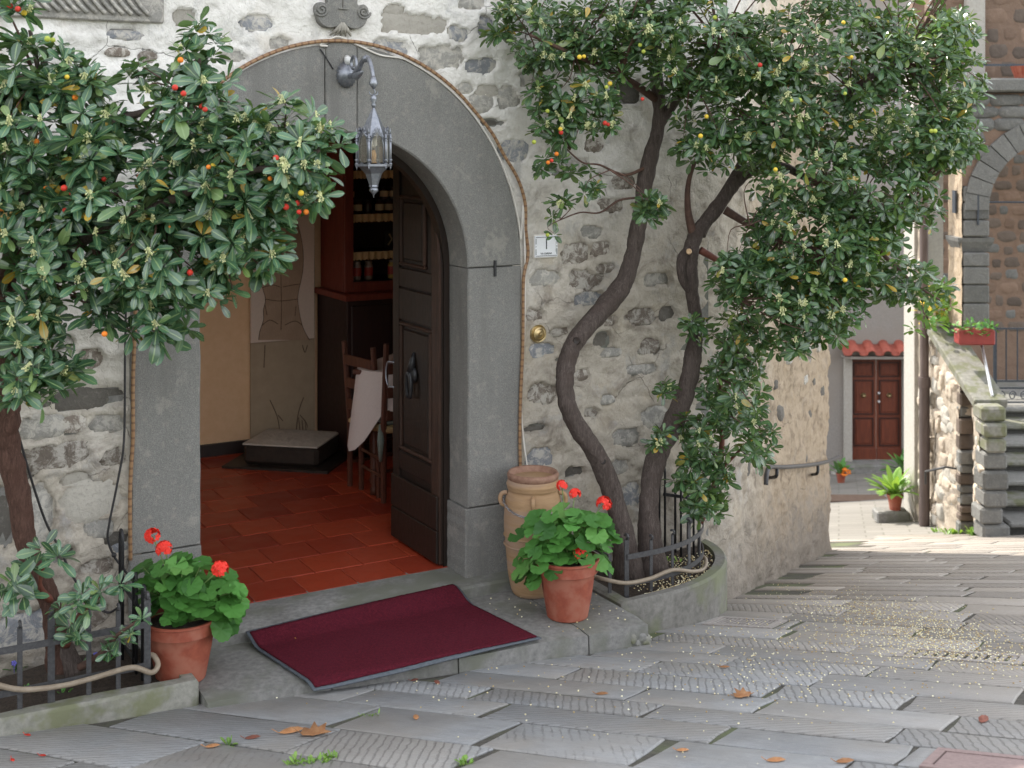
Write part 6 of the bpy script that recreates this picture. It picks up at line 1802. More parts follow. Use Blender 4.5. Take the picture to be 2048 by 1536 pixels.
def dry_leaf(px, py, size, mat, label, name='fallen_leaf', shape=0, rz=None, zoff=0.0, Zf=None):
    p = on_street(px, py) if Zf is None else on_z(px, py, Zf)
    k = p.y / F; L = size * k; m = MB()
    if shape == 0: out = [(0, 0), (.2, .16), (.5, .24), (.8, .16), (1, 0), (.8, -.16), (.5, -.24), (.2, -.16)]
    else: out = [(0, 0), (.1, .28), (.3, .22), (.42, .52), (.55, .26), (.82, .36), (.78, .12), (1, 0), (.78, -.12), (.82, -.36), (.55, -.26), (.42, -.5), (.3, -.22), (.1, -.28)]
    rz = U(0, 6.28) if rz is None else rz; n = len(out)
    def LPt(x, y):
        z = .5 * L * (abs(y) * (.5 + .6 * x)) + .25 * L * (x - .5) ** 2 + .004
        X, Y = (x - .5) * L, y * L
        return Vector((p.x + X * math.cos(rz) - Y * math.sin(rz), p.y + X * math.sin(rz) + Y * math.cos(rz), p.z + z + zoff))
    pts = [LPt(x, y) for x, y in out] + [LPt(.5, 0)]
    m.add(pts, [(n, i, (i + 1) % n) for i in range(n)]); m.tube([LPt(0, 0), LPt(-.25, .05) + Z1 * L * .08], .0015, 4)
    o = m.build(name, mat, None, True, origin=p); md = o.modifiers.new('t', 'SOLIDIFY'); md.thickness = .0015
    tag(o, label, 'leaf' if name == 'fallen_leaf' else 'berry', 'fallen leaves in the street' if name == 'fallen_leaf' else 'fallen berries in the street'); return o
D, K = M['dryleaf'], M['darkleaf']
dry_leaf(1487, 1393, 44, D, 'curled orange dry leaf standing up on the grey paving', shape=1, rz=.6)
dry_leaf(583, 1466, 52, D, 'curled tan dry leaf, left of a pair in the foreground', shape=0, rz=.4)
dry_leaf(632, 1470, 62, D, 'flat lobed brown leaf, right of a pair in the foreground', shape=1, rz=.1)
dry_leaf(829, 1362, 18, K, 'small red-brown leaf just below the mat, left one', rz=.5); dry_leaf(874, 1367, 22, K, 'small dark brown leaf just below the mat, right one', rz=2)
dry_leaf(832, 1437, 24, D, 'small tan leaf on the paving under the mat'); dry_leaf(1204, 1390, 26, D, 'small tan leaf lying in the middle of the paving', rz=.1)
dry_leaf(1449, 1336, 20, D, 'small brown leaf near the foot of the curved planter'); dry_leaf(1967, 1442, 40, K, 'reddish leaf caught in a paving joint at right', rz=1.0)
dry_leaf(1365, 1503, 26, D, 'tan leaf in a paving joint at the bottom'); dry_leaf(1552, 1524, 40, D, 'pale leaf at the bottom edge, left of two', rz=.1); dry_leaf(1690, 1526, 40, D, 'pale leaf at the bottom edge, right of two', rz=.2)
dry_leaf(105, 1443, 20, D, 'small tan leaf against the foot of the low planter'); dry_leaf(425, 1495, 30, D, 'yellowish leaf in a joint at lower left', rz=.3); dry_leaf(505, 1478, 32, K, 'thin reddish leaf at lower left', rz=.3)
dry_leaf(600, 1280, 14, M['yleaf'], 'small green-yellow leaf lying on the door mat', Zf=SLZ + .018)
for i, (px, py) in enumerate(((55, 1472), (85, 1513), (25, 1522), (32, 1466))):
    dry_leaf(px, py, 16, M['berry_r'], 'crushed red berry on the paving at lower left, ' + ('beside the planter foot', 'right of three', 'nearest the bottom edge', 'touching the planter foot')[i], name='fallen_berry')
def tuft(px, py, n, h, mat, label, seed, spread=30, name='weed_tuft', base=None):
    random.seed(seed); c = on_street(px, py) if base is None else base; k = c.y / F; m = MB(); V, Fc, UV_ = [], [], []
    for i in range(n):
        q = c + Vector((U(-1, 1) * spread * k, U(-.5, .5) * spread * k, 0)); q.z = (zs(q.x, q.y) if base is None else c.z) - .008
        vs, fs, uv = leaf_geo(h * k * U(.6, 1.1), h * k * U(.12, .4), U(.0, .4), .1)
        rot = Matrix.Rotation(U(0, 6.28), 3, 'Z') @ Matrix.Rotation(-U(.6, 1.4), 3, 'Y'); b = len(V)
        V += [tuple(rot @ Vector(v_) + q - c) for v_ in vs]; Fc += [tuple(z_ + b for z_ in f) for f in fs]; UV_ += uv
    me = geo_mesh(name, np.array(V), Fc, UV_, mat); o = link(name, me); o.location = c; tag(o, label, 'weed', 'weeds in the paving'); return o
LG = M['leaflight']
tuft(620, 1524, 60, 20, LG, 'grass tuft in the joint at the bottom left', 1, 40); tuft(660, 1515, 25, 18, LG, 'small grass tuft trailing right of a bigger one', 2, 16)
tuft(740, 1430, 14, 12, LG, 'thin green weeds in the joint below the mat', 3, 22); tuft(930, 1527, 16, 22, LG, 'small leafy weed at the bottom edge', 4, 14)
tuft(455, 1488, 10, 24, LG, 'green sprig lying beside a yellow leaf', 5, 10); tuft(1905, 1068, 40, 16, LG, 'bright weed at the foot of the stair wall, middle one', 6, 14)
tuft(1875, 1064, 22, 12, LG, 'bright weed at the foot of the stair wall beside the downpipe', 7, 8); tuft(1950, 1070, 40, 22, LG, 'bright weed at the foot of the stair wall, nearest the steps', 8, 10)
# plants in the low bed
def bed(px, py, n, h, mat, label, seed, spread): return tuft(px, py, n, h, mat, label, seed, spread, 'bed_plant', on_z(px, py, .09))
bed(20, 1335, 60, 22, M['ger'], 'round-leaved green plant at the left end of the low bed', 11, 32); bed(215, 1325, 14, 26, M['ger'], 'small green plant between the railing bars', 12, 16)
bed(155, 1330, 20, 22, M['leaf'], 'dark green seedlings behind the railing', 13, 30); bed(130, 1385, 8, 18, M['ger'], 'tiny seedling against the low kerb', 14, 8)
bed(60, 1382, 10, 18, M['ger'], 'tiny seedlings at the kerb left of the railing post', 15, 14)
for (px, py) in ((9, 1308), (33, 1320), (196, 1303)):
    p = on_z(px, py + 20, .09) + Vector((0, -.03, .045)); m = MB()
    for a in range(5): m.lathe([(0, 0), (.008, .001), (.0, .003)], p + Vector((.008 * math.cos(a * 1.26), 0, .008 * math.sin(a * 1.26))), 6, (Vector((1, 0, 0)), Z1, Vector((0, -1, 0))))
    m.tube([p, p - Vector((0, 0, .05))], .0015, 4); m.build('violet_flower', M['viola'], bpy.data.objects['bed_plant'], True)
# ivy-like weeds in the right planter
tuft(1340, 1130, 14, 16, LG, 'small green weeds at the feet of the two stems', 16, 30, 'bed_plant', on_wall(1335, 1125, .4))

# ================================================================== alley: handrail, stair house, far house
hr = thing('handrail', SP(.6, .08, on_street(1540, 1200).z + .9), 'curved iron handrail fixed to the alley side of the house', 'handrail')
def on_side(px, py, off):
    b0 = W(1.58); e = Vector((.373, .928, 0)); n_ = Vector((e.y, -e.x, 0)); o_ = b0 + n_ * off; k = (px - CX) / F
    t = (k * o_.y - o_.x) / (e.x - k * e.y); return at(px, py, (o_ + e * t).y)
hpts = [(1532, 970, .10), (1534, 945, .10), (1542, 934, .10), (1570, 934, .10), (1620, 930, .10), (1655, 923, .12), (1680, 913, .14)]
q = [Vector(p) for p in crom([tuple(on_side(*h)) for h in hpts], 6)]
MB().tube(q, .017, 8).build('rail', M['iron'], hr, True)
for (px, py) in ((1550, 935), (1632, 929)):
    a = on_side(px + 4, py + 2, .10); b = on_side(px + 2, py + 18, .10); c_ = on_side(px - 14, py + 20, -.02)
    MB().tube([Vector(p) for p in crom([tuple(a), tuple(b), tuple(c_)], 4)], .014, 7).build('bracket', M['blackiron'], hr, True)

# far house
YF = 25.0
def FPx(px, py, dy=0.0): return at(px, py, YF + dy)
zfb = zs(FPx(1750, 900).x, YF)
fh = thing('far_house', Vector((FPx(1754, 900).x, YF, zfb)), 'grey rendered house with a panelled red door at the end of the alley', 'house')
xl, xr = FPx(1703, 0).x, FPx(1806, 0).x
ztop, zbot = FPx(0, 712).z, FPx(0, 922).z
m = MB()
for (x0, x1, z0, z1) in ((-6, xl - .12, zfb - 2, 5.8), (xr + .12, 16, zfb - 2, 5.8), (xl - .12, xr + .12, ztop + .12, 5.8)):
    m.box(((x0 + x1) / 2, YF + .25, (z0 + z1) / 2), (x1 - x0, .5, z1 - z0))
m.build('wall', M['render'], fh)
MB().box((5, YF + 2.4, 5.92), (24, 5.0, .22)).build('roof', M['render'], fh)
for x in (xl - .08, xr + .08): MB().box((x, YF + .02, (zbot + ztop) / 2), (.155, .2, ztop - zbot), None, .01).build('jamb', M['jambstone'], fh)
MB().box(((xl + xr) / 2, YF + .02, ztop + .06), (xr - xl + .315, .2, .118), None, .01).build('lintel', M['jambstone'], fh)
MB().box(((xl + xr) / 2, YF - .05, zbot - .09), (xr - xl + .5, .6, .17), None, .02).build('doorstep', M['slab'], fh)
MB().box(((xl + xr) / 2, YF - .35, zbot - .24), (xr - xl + .8, .8, .13), None, .02).build('doorstep', M['jambstone'], fh)
for i in range(2):
    x0 = xl + (xr - xl) / 2 * i + .006; x1 = xl + (xr - xl) / 2 * (i + 1) - .006
    dl = MB().box(((x0 + x1) / 2, YF + .10, (zbot + ztop) / 2), (x1 - x0, .04, ztop - zbot - .01)).build('door_leaf', M['farwood'], fh)
    hgt = ztop - zbot
    for (a, b) in ((.0, .09), (.14, .40), (.44, .76), (.80, .93)):
        if a == 0: MB().box(((x0 + x1) / 2, YF + .07, zbot + hgt * .06), (x1 - x0, .03, hgt * .11), None, .006).build('kick_board', M['farwood'], dl); continue
        xa, xb, za, zb_ = x0 + .06, x1 - .06, zbot + hgt * a, zbot + hgt * b
        MB().box(((xa + xb) / 2, YF + .075, (za + zb_) / 2), (xb - xa - .08, .016, zb_ - za - .08), None, .008).build('panel', M['farwood'], dl)
        m = MB()
        for (cx_, cz_, w_, h_) in (((xa + xb) / 2, za, xb - xa + .02, .02), ((xa + xb) / 2, zb_, xb - xa + .02, .02), (xa, (za + zb_) / 2, .02, zb_ - za - .021), (xb, (za + zb_) / 2, .02, zb_ - za - .021)): m.box((cx_, YF + .072, cz_), (w_, .02, h_))
        m.build('moulding', M['cabdark'], dl)
    MB().lathe([(.05, 0), (.05, .01), (.02, .02), (.035, .05), (0, .06)], ((x0 + x1) / 2, YF + .066, zbot + hgt * .62), 14, (Vector((1, 0, 0)), Z1, Vector((0, -1, 0)))).build('knob', M['brass'], dl, True)
for zz_ in (.56, .64): MB().lathe([(.03, 0), (.03, .012), (.012, .03), (0, .032)], ((xl + xr) / 2 + .05, YF + .07, zbot + (ztop - zbot) * zz_), 12, (Vector((1, 0, 0)), Z1, Vector((0, -1, 0)))).build('lock', M['steel'], fh, True)
# little tiled canopy
cx0, cx1 = FPx(1682, 0).x, FPx(1818, 0).x
zc0 = FPx(0, 708).z
MB().box(((cx0 + cx1) / 2, YF - .14, zc0 - .03), (cx1 - cx0, .30, .05)).build('canopy_board', M['render'], fh)
for i in range(9):
    x = cx0 + .05 + i * (cx1 - cx0 - .1) / 8
    up = i % 2 == 1
    m = MB(); P = []
    for j in range(2):
        y = YF - .34 + j * .36; z = zc0 + .03 + j * .17
        P.append([Vector((x + .085 * math.cos(t), y, z + (.075 * math.sin(t) if up else -.035 * math.sin(t) + .02))) for t in np.linspace(0, math.pi, 9)])
    m.grid(P); o = m.build('canopy_tile', M['rooftile'], fh, True); md = o.modifiers.new('t', 'SOLIDIFY'); md.thickness = .015; md.offset = 1
# potted plants by the far door
def fern(px, py, label, n, Lpx, pot_px, seed, block=True):
    base = on_street(px, py + (22 if block else 0)); k = base.y / F; random.seed(seed)
    t = thing('potted_plant', base, label, 'potted plant')
    z0 = base.z
    if block:
        MB().box((base.x - .05, base.y, base.z + 11 * k), (66 * k, 40 * k, 24 * k), None, .02).build('stone_block', M['slab'], t); z0 = base.z + 23.2 * k
    c = Vector((base.x, base.y, z0)); r = pot_px / 2 * k; h_ = pot_px * .95 * k
    MB().lathe([(r * .66, 0), (r * .9, h_ * .8), (r, h_ * .82), (r * 1.02, h_), (r * .9, h_), (r * .88, h_ * .9), (0, h_ * .9)], c, 20).build('pot', M['terra'], t, 40)
    top = c + Vector((0, 0, h_ * .9))
    for i in range(n):
        L = Lpx * k * U(.7, 1.1); az = U(0, 6.28); vs, fs, uv = leaf_geo(L, L * U(.16, .26), U(.15, .5), .12)
        rot = Matrix.Rotation(az, 3, 'Z') @ Matrix.Rotation(-U(.5, 1.35), 3, 'Y')
        V = [tuple(rot @ Vector(v_)) for v_ in vs]; me = geo_mesh('leaf', np.array(V), fs, uv, M['leaflight' if block else 'ger']); o = link('leaf', me, t); o.location = top + Vector((U(-.05, .05), U(-.05, .05), 0)) - base
    return t
fern(1790, 1020, 'leafy green plant in a terracotta pot on a stone block by the alley wall', 46, 60, 32, 91)
fern(1812, 968, 'dark leafy potted plant behind the block, half hidden by the wall', 30, 50, 24, 92, False)
ft = fern(1682, 965, 'potted plant with an orange flower beside the far door', 22, 34, 20, 93, False)
p = at(1692, 945, ft.location.y - .1)
m = MB()
for i in range(30):
    u_ = Vector((U(-1, 1), U(-1, 1), U(-.5, 1))).normalized() * .07; m.lathe([(0, -.02), (.025, 0), (0, .02)], p + u_, 5, cap=False)
m.build('orange_flower', M['berry_o'], ft, True)
mt2 = MB(); a = on_street(1700, 1000); mt2.box((a.x, a.y, a.z + .02), (1.1, .35, .03)); 
o = mt2.build('brick_strip', M['st_redbrown'], None); tag(o, kind='structure'); o.rotation_euler = (0, 0, 0)

# stair house on the right
SX, SY = 4.96, 13.6
sh = thing('loggia_house', Vector((SX + 1, 15, zs(SX, 14))), 'old stone house with a pillared loggia and outside stairs at the right', 'house')
random.seed(101)
def wx(y): return SX + .02 + .25 * (y - 13.6) if y < 14.26 else SX + .04 + .025 * (y - 14.26)
def side_wall(y0, y1, zb_, zt_f, name, x=0.0, amp=.035, dens=.05, mat='rubble'):
    m = MB(); P = []
    ys = np.arange(y0, y1 + .001, dens)
    for y in ys:
        zlo, zhi = zb_, zt_f(y); r = []
        nn = max(4, int((zhi - zlo) / dens))
        for j in range(nn_all):
            z = zlo + (zhi - zlo) * j / (nn_all - 1)
            cell = noise.noise(Vector((y * 5, z * 7, 2))) * .5 + noise.noise(Vector((y * 14, z * 17, 2))) * .5
            r.append(Vector((x + wx(y) - amp * cell - .03 * noise.noise(Vector((y * 1.5, z * 1.2, 8))), y, z)))
        P.append(r)
    m.grid(P); return m.build(name, M[mat], sh, True)
def rubble_mat():
    t = NT('rubble_wall'); g = t.n('NewGeometry'); v = g.outputs['Position']
    vor = t.n('TexVoronoi'); vor.inputs['Scale'].default_value = 8; vor.inputs['Randomness'].default_value = .9
    wv = t.n('TexNoise'); wv.inputs['Scale'].default_value = 6; wv.inputs['Detail'].default_value = 4; t.l(v, wv.inputs['Vector'])
    t.l(t.mix(.10, v, wv.outputs['Color']), vor.inputs['Vector'])
    sp = t.n('SeparateColor'); t.l(vor.outputs['Color'], sp.inputs[0])
    c = t.ramp(sp.outputs[0], [(0, (.30, .25, .20)), (.5, (.42, .36, .29)), (1, (.52, .46, .38))])
    c = t.mix(t.ramp(vor.outputs['Distance'], [(.35, 0.0), (.6, .7)]), c, (.36, .31, .25))
    n = t.noise(v, 30, 5); c = t.mix(t.math('MULTIPLY', n, .4), c, (.22, .18, .14))
    b = t.bump(vor.outputs['Distance'], .8, -.03) if False else t.bump(n, .8, .02)
    return t.out(c, .92, b, spec=.2)
M['rubble'] = rubble_mat()
M['st_riser_shade'] = rock('riser_stone_shade', (.045, .045, .042), (.09, .088, .08), (.12, .115, .10))  # risers: step stone darkened, their shade put into the colour
M['st_slate2'] = rock('tread_stone', (.17, .17, .16), (.27, .265, .25), (.32, .31, .29))
nn_all = 60
zg = lambda y: zs(SX, y) - .15
# wall beside the stairs, sloping top, then the taller part beyond
zpar0, zpar1 = at(1962, 812, 13.6).z, at(1900, 660, 15.2).z
topf = lambda y: zpar0 - .08 + (zpar1 - zpar0) * (y - 13.6) / 1.6
side_wall(13.62, 14.255, zs(SX, 14.4) - .3, topf, 'stair_wall')
side_wall(14.26, 15.2, zs(SX, 15.2) - .3, topf, 'stair_wall')
side_wall(15.2, 16.35, zs(SX, 16.4) - .3, lambda y: zpar1 + (.25 if y < 15.72 else 3.6), 'side_wall', 0.0, .04)
MB().box((SX + .22, 16.12, .0), (.36, .42, 7.2)).build('pier', M['jambstone'], sh)
m = MB(); P = []
for xx in np.linspace(SX + .01, SX + 3, 8): P.append([Vector((xx, 16.36, z)) for z in (-5, 4.2)])
random.seed(120)
for i in range(150):
    y = U(13.66, 16.3); zb2 = zs(SX, y); zt2 = (zpar0 - .15 + (zpar1 - zpar0) * (y - 13.6) / 1.6) if y < 15.2 else (zpar1 + (.1 if y < 15.72 else 2.6))
    zc2 = U(zb2 + .05, zt2)
    if 14.16 < y < 14.36: continue
    lump(y, zc2, U(.06, .15), U(.045, .10), M[random.choice(['st_warm', 'st_warm', 'st_tan'])], sh, proud=U(.008, .034), frame=lambda a, d, z: Vector((wx(a) - d, a, z)), dep=.06, rag=.4, pw=4)
# sloping parapet slab
m = MB()
pa, pb_ = Vector((SX + .16, 13.68, zpar0)), Vector((SX + .16, 15.25, zpar1))
ax = (pb_ - pa).normalized(); sx_ = Vector((1, 0, 0)); nx_ = sx_.cross(ax)
m.box((pa + pb_) / 2 + nx_ * .0, (.36, .10, (pb_ - pa).length), (sx_, nx_, ax), .012); m.build('parapet', M['moss'], sh)
# quoin stones of the stair end
z = zs(SX + .2, 13.6) - .1; i = 0
qs = [1080, 1045, 1010, 975, 935, 900, 870, 840, 808]
for a, b in zip(qs[:-1], qs[1:]):
    z0, z1 = at(0, a, 13.58).z, at(0, b, 13.58).z
    m = MB(); w_ = U(.20, .30); m.box((SX + .02 + w_ / 2 - U(0, .05), 13.60 + U(-.05, .03), (z0 + z1) / 2), (w_, .30, z1 - z0 - .012), None, .025); m.build('quoin_stone', M['moss' if i > 4 else 'st_slate'], sh); i += 1
# steps
sz0 = zs(SX + .5, 13.6)
NSt = 7
for i in range(NSt):
    z1 = sz0 + .135 * (i + 1); y0 = 13.62 + .335 * i
    m = MB(); m.box((SX + 1.56, y0 + .27, z1 - .145), (2.5, .46, .14), None, .01); o = m.build('step', M['st_riser_shade'], sh)
    m = MB(); m.box((SX + 1.56 + U(-.01, .01), y0 + .22, z1 - .035), (2.5, .52, .07), None, .022); m.build('tread', M['moss' if i % 2 else 'st_slate2'], o)
zl_ = sz0 + .135 * NSt; yl_ = 13.62 + .335 * NSt
MB().box((SX + 2.0, yl_ + .72, zl_ - .1), (2.8, 1.4, .2)).build('landing', M['slab'], sh)
# loggia back wall and upper wall, with stones
yb_ = 17.6
MB().box((SX + 2.2, yb_ + .15, .6), (3.3, .3, 8)).build('loggia_wall', M['rubble2'] if 'rubble2' in M else M['st_redbrown'], sh)
def back_frame(y0):
    return lambda s, d, z: Vector((s, y0 - d, z))
random.seed(105)
for r in range(15):
    z = at(2000, 655 - r * 26, yb_).z; x = 5.1 + U(0, .2)
    while x < 7.4:
        w_ = U(.12, .30)
        px, py = frame_px(Vector((x, yb_, z)))
        if px > 1840 and px < 2090: lump(x + w_ / 2, z + U(-.02, .02), w_ * .46, U(.055, .085), M[random.choice(['st_redbrown', 'st_umber', 'st_umber', 'st_slate'])], sh, proud=.010, frame=back_frame(yb_), dep=.03, pw=7, rag=.22)
        x += w_ + .02
# pillar of dressed blocks
PX, PY = 5.20, 14.62
def blk(x0, x1, z0, z1, y0, y1, mat='st_slate', name='block', bev=.015): return MB().box(((x0 + x1) / 2, (y0 + y1) / 2, (z0 + z1) / 2), (x1 - x0 - .008, y1 - y0, z1 - z0 - .008), None, bev).build(name, M[mat], sh)
pl_, pr_ = at(1927, 0, PY).x, at(1980, 0, PY).x
for a, b in ((660, 607), (607, 570), (570, 534), (534, 505), (474, 440), (440, 405), (405, 372)):
    z0, z1 = at(0, a, PY).z, at(0, b, PY).z; blk(pl_, pr_, z0, z1, PY, PY + .46)
zc_ = at(0, 490, PY).z
m = MB(); P = []
m.lathe([(.205, at(0, 505, PY).z), (.215, at(0, 503, PY).z), (.29, at(0, 484, PY).z), (.30, at(0, 476, PY).z), (.20, at(0, 475, PY).z)], ((pl_ + pr_) / 2, PY + .23, 0), 4, ph=math.pi / 4); m.v = [((v_[0] - (pl_ + pr_) / 2) * 1.0 + (pl_ + pr_) / 2, v_[1], v_[2]) for v_ in m.v]; m.build('capital', M['st_slate'], sh)
# lit flank of the pillar and the arch on the side, rough plaster
m = MB(); P = []
for zz_ in np.linspace(at(0, 655, PY).z, at(0, 300, PY).z, 60):
    P.append([Vector((pl_ - .012 - .012 * noise.noise(Vector((y * 9, zz_ * 9, 3))), y, zz_)) for y in np.linspace(PY + .02, PY + .47, 14)])
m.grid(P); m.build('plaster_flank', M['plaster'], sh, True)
m = MB(); P = []
za_ = at(0, 395, PY).z
ya0, ya1 = PY + .45, 15.80
for i in range(20):
    t = i / 19; y = ya0 + (ya1 - ya0) * t; zlow = za_ + .62 * math.sqrt(max(0, 1 - (2 * t - 1) ** 2))
    P.append([Vector((pl_ - .01 - .02 * noise.noise(Vector((y * 7, z * 7, 1))), y, z)) for z in np.linspace(zlow, 3.55, 20)])
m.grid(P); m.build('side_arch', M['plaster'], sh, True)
# front arch of wedge stones springing to the right, rubble above
acx, acz, ar = pr_ + .78, at(0, 420, PY).z, .80
for i in range(8):
    t0, t1 = math.pi - i * .19, math.pi - (i + 1) * .19 + .012
    poly = [(acx + r_ * math.cos(t), acz + r_ * math.sin(t)) for r_, t in ((ar, t0), (ar, t1), (ar + .27, t1), (ar + .27, t0))]
    m = MB(); m.prism([Vector((x, PY - .02, z)) for x, z in poly], Vector((0, .45, 0))); m.build('arch_stone', M['st_slate'], sh)
random.seed(107)
zr0 = at(0, 372, PY).z; rows_ = [372, 346, 318, 290, 262, 236, 212, 188]
for a, b in zip(rows_[:-1], rows_[1:]):
    z0, z1 = at(0, a, PY).z, at(0, b, PY).z; x = pl_
    while x < 7.6:
        w_ = U(.20, .42); x1 = x + w_
        rc = math.hypot(max(x, min(x1, acx)) - acx, z0 - acz)
        if math.hypot((x + x1) / 2 - acx, (z0 + z1) / 2 - acz) > ar + .30 and (x < acx):
            lump((x + x1) / 2, (z0 + z1) / 2, w_ * .50, (z1 - z0) * .50, M['st_slate'], sh, proud=.02, frame=back_frame(PY + .01), name='block', dep=.06, rag=.15, pw=7)
        x = x1
m = MB(); P = []
xs_ = np.linspace(pl_ - .005, 7.6, 24)
for x in xs_:
    zl2 = zr0
    if abs(x - acx) < ar + .2 and x > pr_: zl2 = max(zr0, acz + math.sqrt(max(0, (ar + .2) ** 2 - (x - acx) ** 2)))
    P.append([Vector((x, PY + .03, z)) for z in (zl2, (zl2 + 3.3) / 2, at(0, 186, PY).z)])
m.grid(P); m.build('mortar', M['st_redbrown'], sh)
zl1, zl0 = at(0, 157, PY).z, at(0, 184, PY).z
MB().box((SX + 1.45, PY + .15, (zl0 + zl1) / 2), (2.9, .52, zl1 - zl0), None, .02).build('cornice', M['st_slate'], sh)
# upper wall, set back, with a window frame
MB().box((SX + 1.55, 15.42, 4.0), (3.0, .25, 2.6)).build('upper_wall', M['st_redbrown'], sh)
random.seed(109)
for r in range(6):
    z = at(0, 140 - r * 36, 15.3).z; x = SX + .05
    while x < 7.2:
        w_ = U(.16, .38); lump(x + w_ / 2, z + U(-.02, .02), w_ * .46, U(.075, .10), M[random.choice(['st_redbrown', 'st_umber', 'st_redbrown'])], sh, proud=.006, frame=back_frame(15.295), dep=.03, pw=7, rag=.22); x += w_ + .02
wx0, wx1 = at(1932, 0, 15.2).x, at(1966, 0, 15.2).x
MB().box(((wx0 + wx1) / 2, 15.2, 4.4), (wx1 - wx0, .16, 2.0), None, .01).build('window_frame', M['jambstone'], sh)
MB().box((SX + 1.5, 14.75, at(0, 130, 14.75).z), (2.9, .02, .025)).build('balcony_rail', M['bluepipe'], sh)
# iron tie bars on the pillar
MB().box(((pl_ + pr_) / 2 + .01, PY - .012, at(0, 420, PY).z), (.02, .02, .34)).build('tie_anchor', M['bluepipe'], sh)
MB().box((pl_ - .035, PY + .2, at(0, 405, PY).z), (.02, .10, .26)).build('tie_anchor', M['bluepipe'], sh)
MB().tube([Vector((pr_, PY + .2, at(0, 406, PY).z)), Vector((7.5, PY + .2, at(0, 406, PY).z))], .012, 6).build('tie_rod', M['bluepipe'], sh)
# camera-facing coursed return where the wall steps out
random.seed(111)
zz_ = zs(SX, 14.2) - .05; ztopr = topf(14.25) - .02
while zz_ < ztopr - .05:
    hq = min(U(.07, .19), ztopr - zz_); x0 = SX + .025 + U(-.012, .012); x1 = SX + .21
    MB().box(((x0 + x1) / 2, 14.30 + U(-.015, .015), zz_ + hq / 2), (x1 - x0, .13, hq - .012), None, .018).build('quoin_stone', M[random.choice(['st_umber', 'st_slate', 'st_umber'])], sh); zz_ += hq
bpot = thing('balcony_pot', at(2045, 150, 14.7), 'orange ribbed pot on the upper ledge at the right edge', 'pot')
c = at(2043, 157, 14.7); m = MB(); N = 30; prof = [(.07, 0), (.12, .14)]
for (r, zz_) in prof:
    for k in range(N): t = 2 * math.pi * k / N; q = r * (1 + .04 * math.cos(t * 15)); m.v.append((c.x + q * math.cos(t), c.y + q * math.sin(t), c.z + zz_))
m.f = [(k, (k + 1) % N, N + (k + 1) % N, N + k) for k in range(N)] + [tuple(range(N))]
m.build('body', M['terra'], bpot)
# downpipe
px0, px1 = at(1851, 380, 15.3), on_street(1860, 1066)
xpd = wx(15.32) - .09
dp = thing('downpipe', Vector((xpd, 15.32, zs(xpd, 15.3))), 'dark metal downpipe running down the sunlit wall', 'downpipe')
zb_ = zs(xpd, 15.3)
MB().tube([Vector((xpd, 15.32, zb_)), Vector((xpd, 15.32, zb_ + 1.75))], .062, 14).build('lower_pipe', M['zinc'], dp, 40)
MB().tube([Vector((xpd, 15.32, zb_ + 1.75)), Vector((xpd - .02, 15.3, 3.4))], .052, 14).build('upper_pipe', M['zinc'], dp, 40)
MB().lathe([(.07, -.06), (.074, 0), (.07, .06)], Vector((xpd, 15.32, zb_ + 1.72)), 14).build('collar', M['zinc'], dp, 40)
# red window box, rail, gate
wb = at(1949, 688, 14.35)
bx_ = thing('window_box', wb, 'red plastic planter box with trailing plants on the stair parapet', 'planter')
MB().box((wb.x, wb.y, wb.z + .085), (.40, .20, .17), None, .015).build('box', M['redbox'], bx_)
V, Fc, UV_ = [], [], []
random.seed(113)
for i in range(140):
    vs_, fs, uv = leaf_geo(U(.05, .08), U(.03, .045), .2, .1); rot = Matrix.Rotation(U(0, 6.28), 3, 'Z') @ Matrix.Rotation(-U(-.5, 1.3), 3, 'Y'); b = len(V)
    q = Vector((U(-.24, .22), U(-.14, .10), .17 + U(-.04, .07)));
    V += [tuple(rot @ Vector(v_) + q) for v_ in vs_]; Fc += [tuple(z_ + b for z_ in f) for f in fs]; UV_ += uv
o = link('foliage', geo_mesh('foliage', np.array(V), Fc, UV_, M['ger']), bx_); o['kind'] = 'stuff'
hr2 = thing('stair_handrail', at(1990, 800, 13.75), 'bright metal handrail sloping down along the stair parapet', 'handrail')
p0, p1 = at(1957, 660, 14.5), at(1984, 790, 13.75)
MB().tube([p0, p1, p1 + Vector((0, .0, -.08)), p1 + Vector((-.02, .02, -.10))], .016, 8).build('rail', M['steel'], hr2, True)
MB().tube([p0, p0 - Vector((0, 0, .16))], .014, 8).build('post', M['bluepipe'], hr2); MB().tube([p1, p1 - Vector((0, 0, .19))], .014, 8).build('post', M['steel'], hr2)
gt = thing('iron_gate', at(1992, 806, 15.7), 'dark iron gate with scrolls at the top of the stairs', 'gate')
yg = 15.7
gx0 = at(1990, 0, yg).x; gx1 = gx0 + 1.1; gz0, gz1, gz2, gz3 = [at(0, y, yg).z for y in (806, 776, 762, 657)]
for x in (gx0, gx1): MB().box((x, yg, (gz0 + gz3) / 2), (.035, .035, gz3 - gz0 + .04)).build('post', M['bluepipe'], gt)
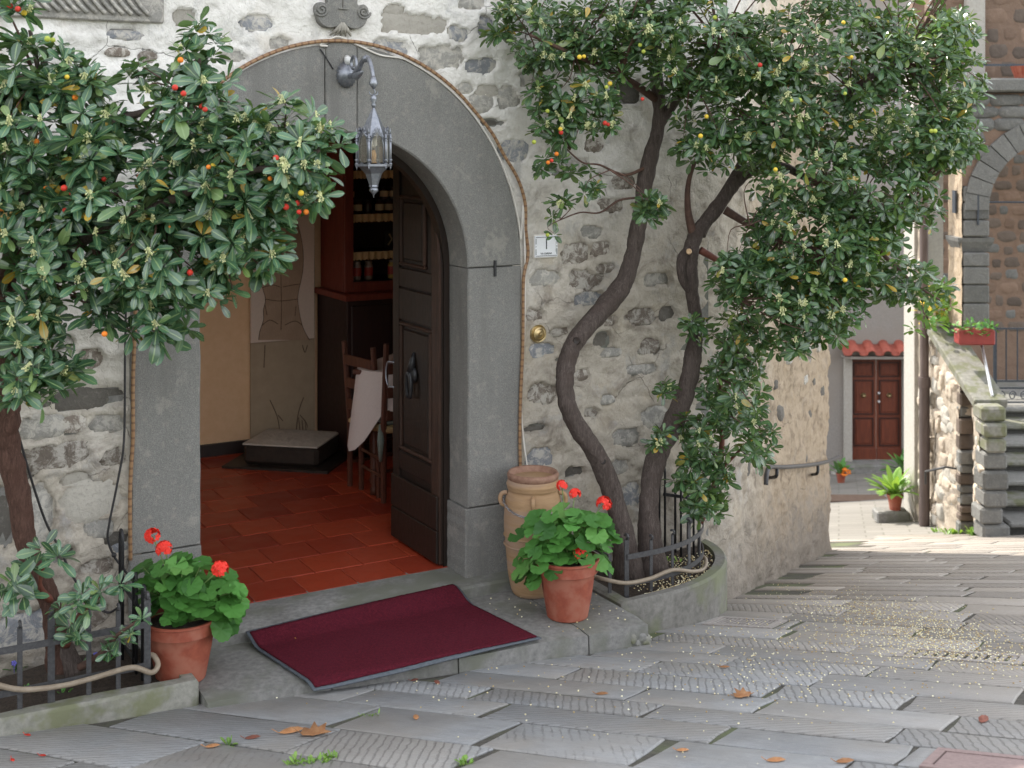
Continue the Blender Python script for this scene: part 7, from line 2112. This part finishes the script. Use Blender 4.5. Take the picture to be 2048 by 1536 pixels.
for z in (gz0 + .01, gz1, gz2, gz3): MB().box(((gx0 + gx1) / 2, yg, z), (gx1 - gx0 - .036, .016, .02)).build('rail', M['bluepipe'], gt)
for i in range(1, 8):
    x = gx0 + (gx1 - gx0) * i / 8; MB().tube([Vector((x, yg - .0, gz2)), Vector((x, yg, gz3))], .009, 6).build('bar', M['bluepipe'], gt)
    MB().tube([Vector((x - .06, yg, (gz0 + gz1) / 2)) + Vector((.045 * math.cos(t) * (1 - t / 14), 0, .06 * math.sin(t) * (1 - t / 14))) for t in np.linspace(0, 9, 24)], .007, 5).build('scroll', M['bluepipe'], gt, True)
# small pieces of pipe rail on the sunlit wall
for i, (xa, ya, xb, yb2) in enumerate(((1858, 943, 1895, 934),)):
    q = thing('wall_rail', at(1860, 940, 15.0), 'short grey pipe rail on the sunlit wall behind the downpipe', 'handrail')
    a, b = at(xa, ya, 15.1), at(xb, yb2, 14.4); a.x = b.x = SX - .08
    MB().tube([a - Z1 * .15, a, b], .014, 6).build('rail', M['iron'], q, True); MB().tube([b, b + Vector((.12, 0, -.02))], .012, 6).build('bracket', M['iron'], q)
# yellowing creeper in the side opening
V, Fc, UV_ = [], [], []
random.seed(117)
cre = thing('creeper', at(1880, 640, 15.4), 'yellow and green creeper spilling over the side wall opening', 'plant')
for kind_, n_, ctr in (('yleaf', 60, (1868, 620)), ('leaflight', 70, (1890, 600)), ('ger', 40, (1890, 650))):
    V, Fc, UV_ = [], [], []
    for i in range(n_):
        vs_, fs, uv = leaf_geo(U(.08, .13), U(.06, .09), .2, .1); rot = Matrix.Rotation(U(0, 6.28), 3, 'Z') @ Matrix.Rotation(-U(-1.2, 1.0), 3, 'Y'); b = len(V)
        q = at(ctr[0] + random.gauss(0, 14), ctr[1] + random.gauss(0, 16), 15.3 + U(-.3, .3)) - cre.location
        V += [tuple(rot @ Vector(v_) + q) for v_ in vs_]; Fc += [tuple(z_ + b for z_ in f) for f in fs]; UV_ += uv
    o = link('foliage', geo_mesh('foliage', np.array(V), Fc, UV_, M[kind_]), cre); o['kind'] = 'stuff'
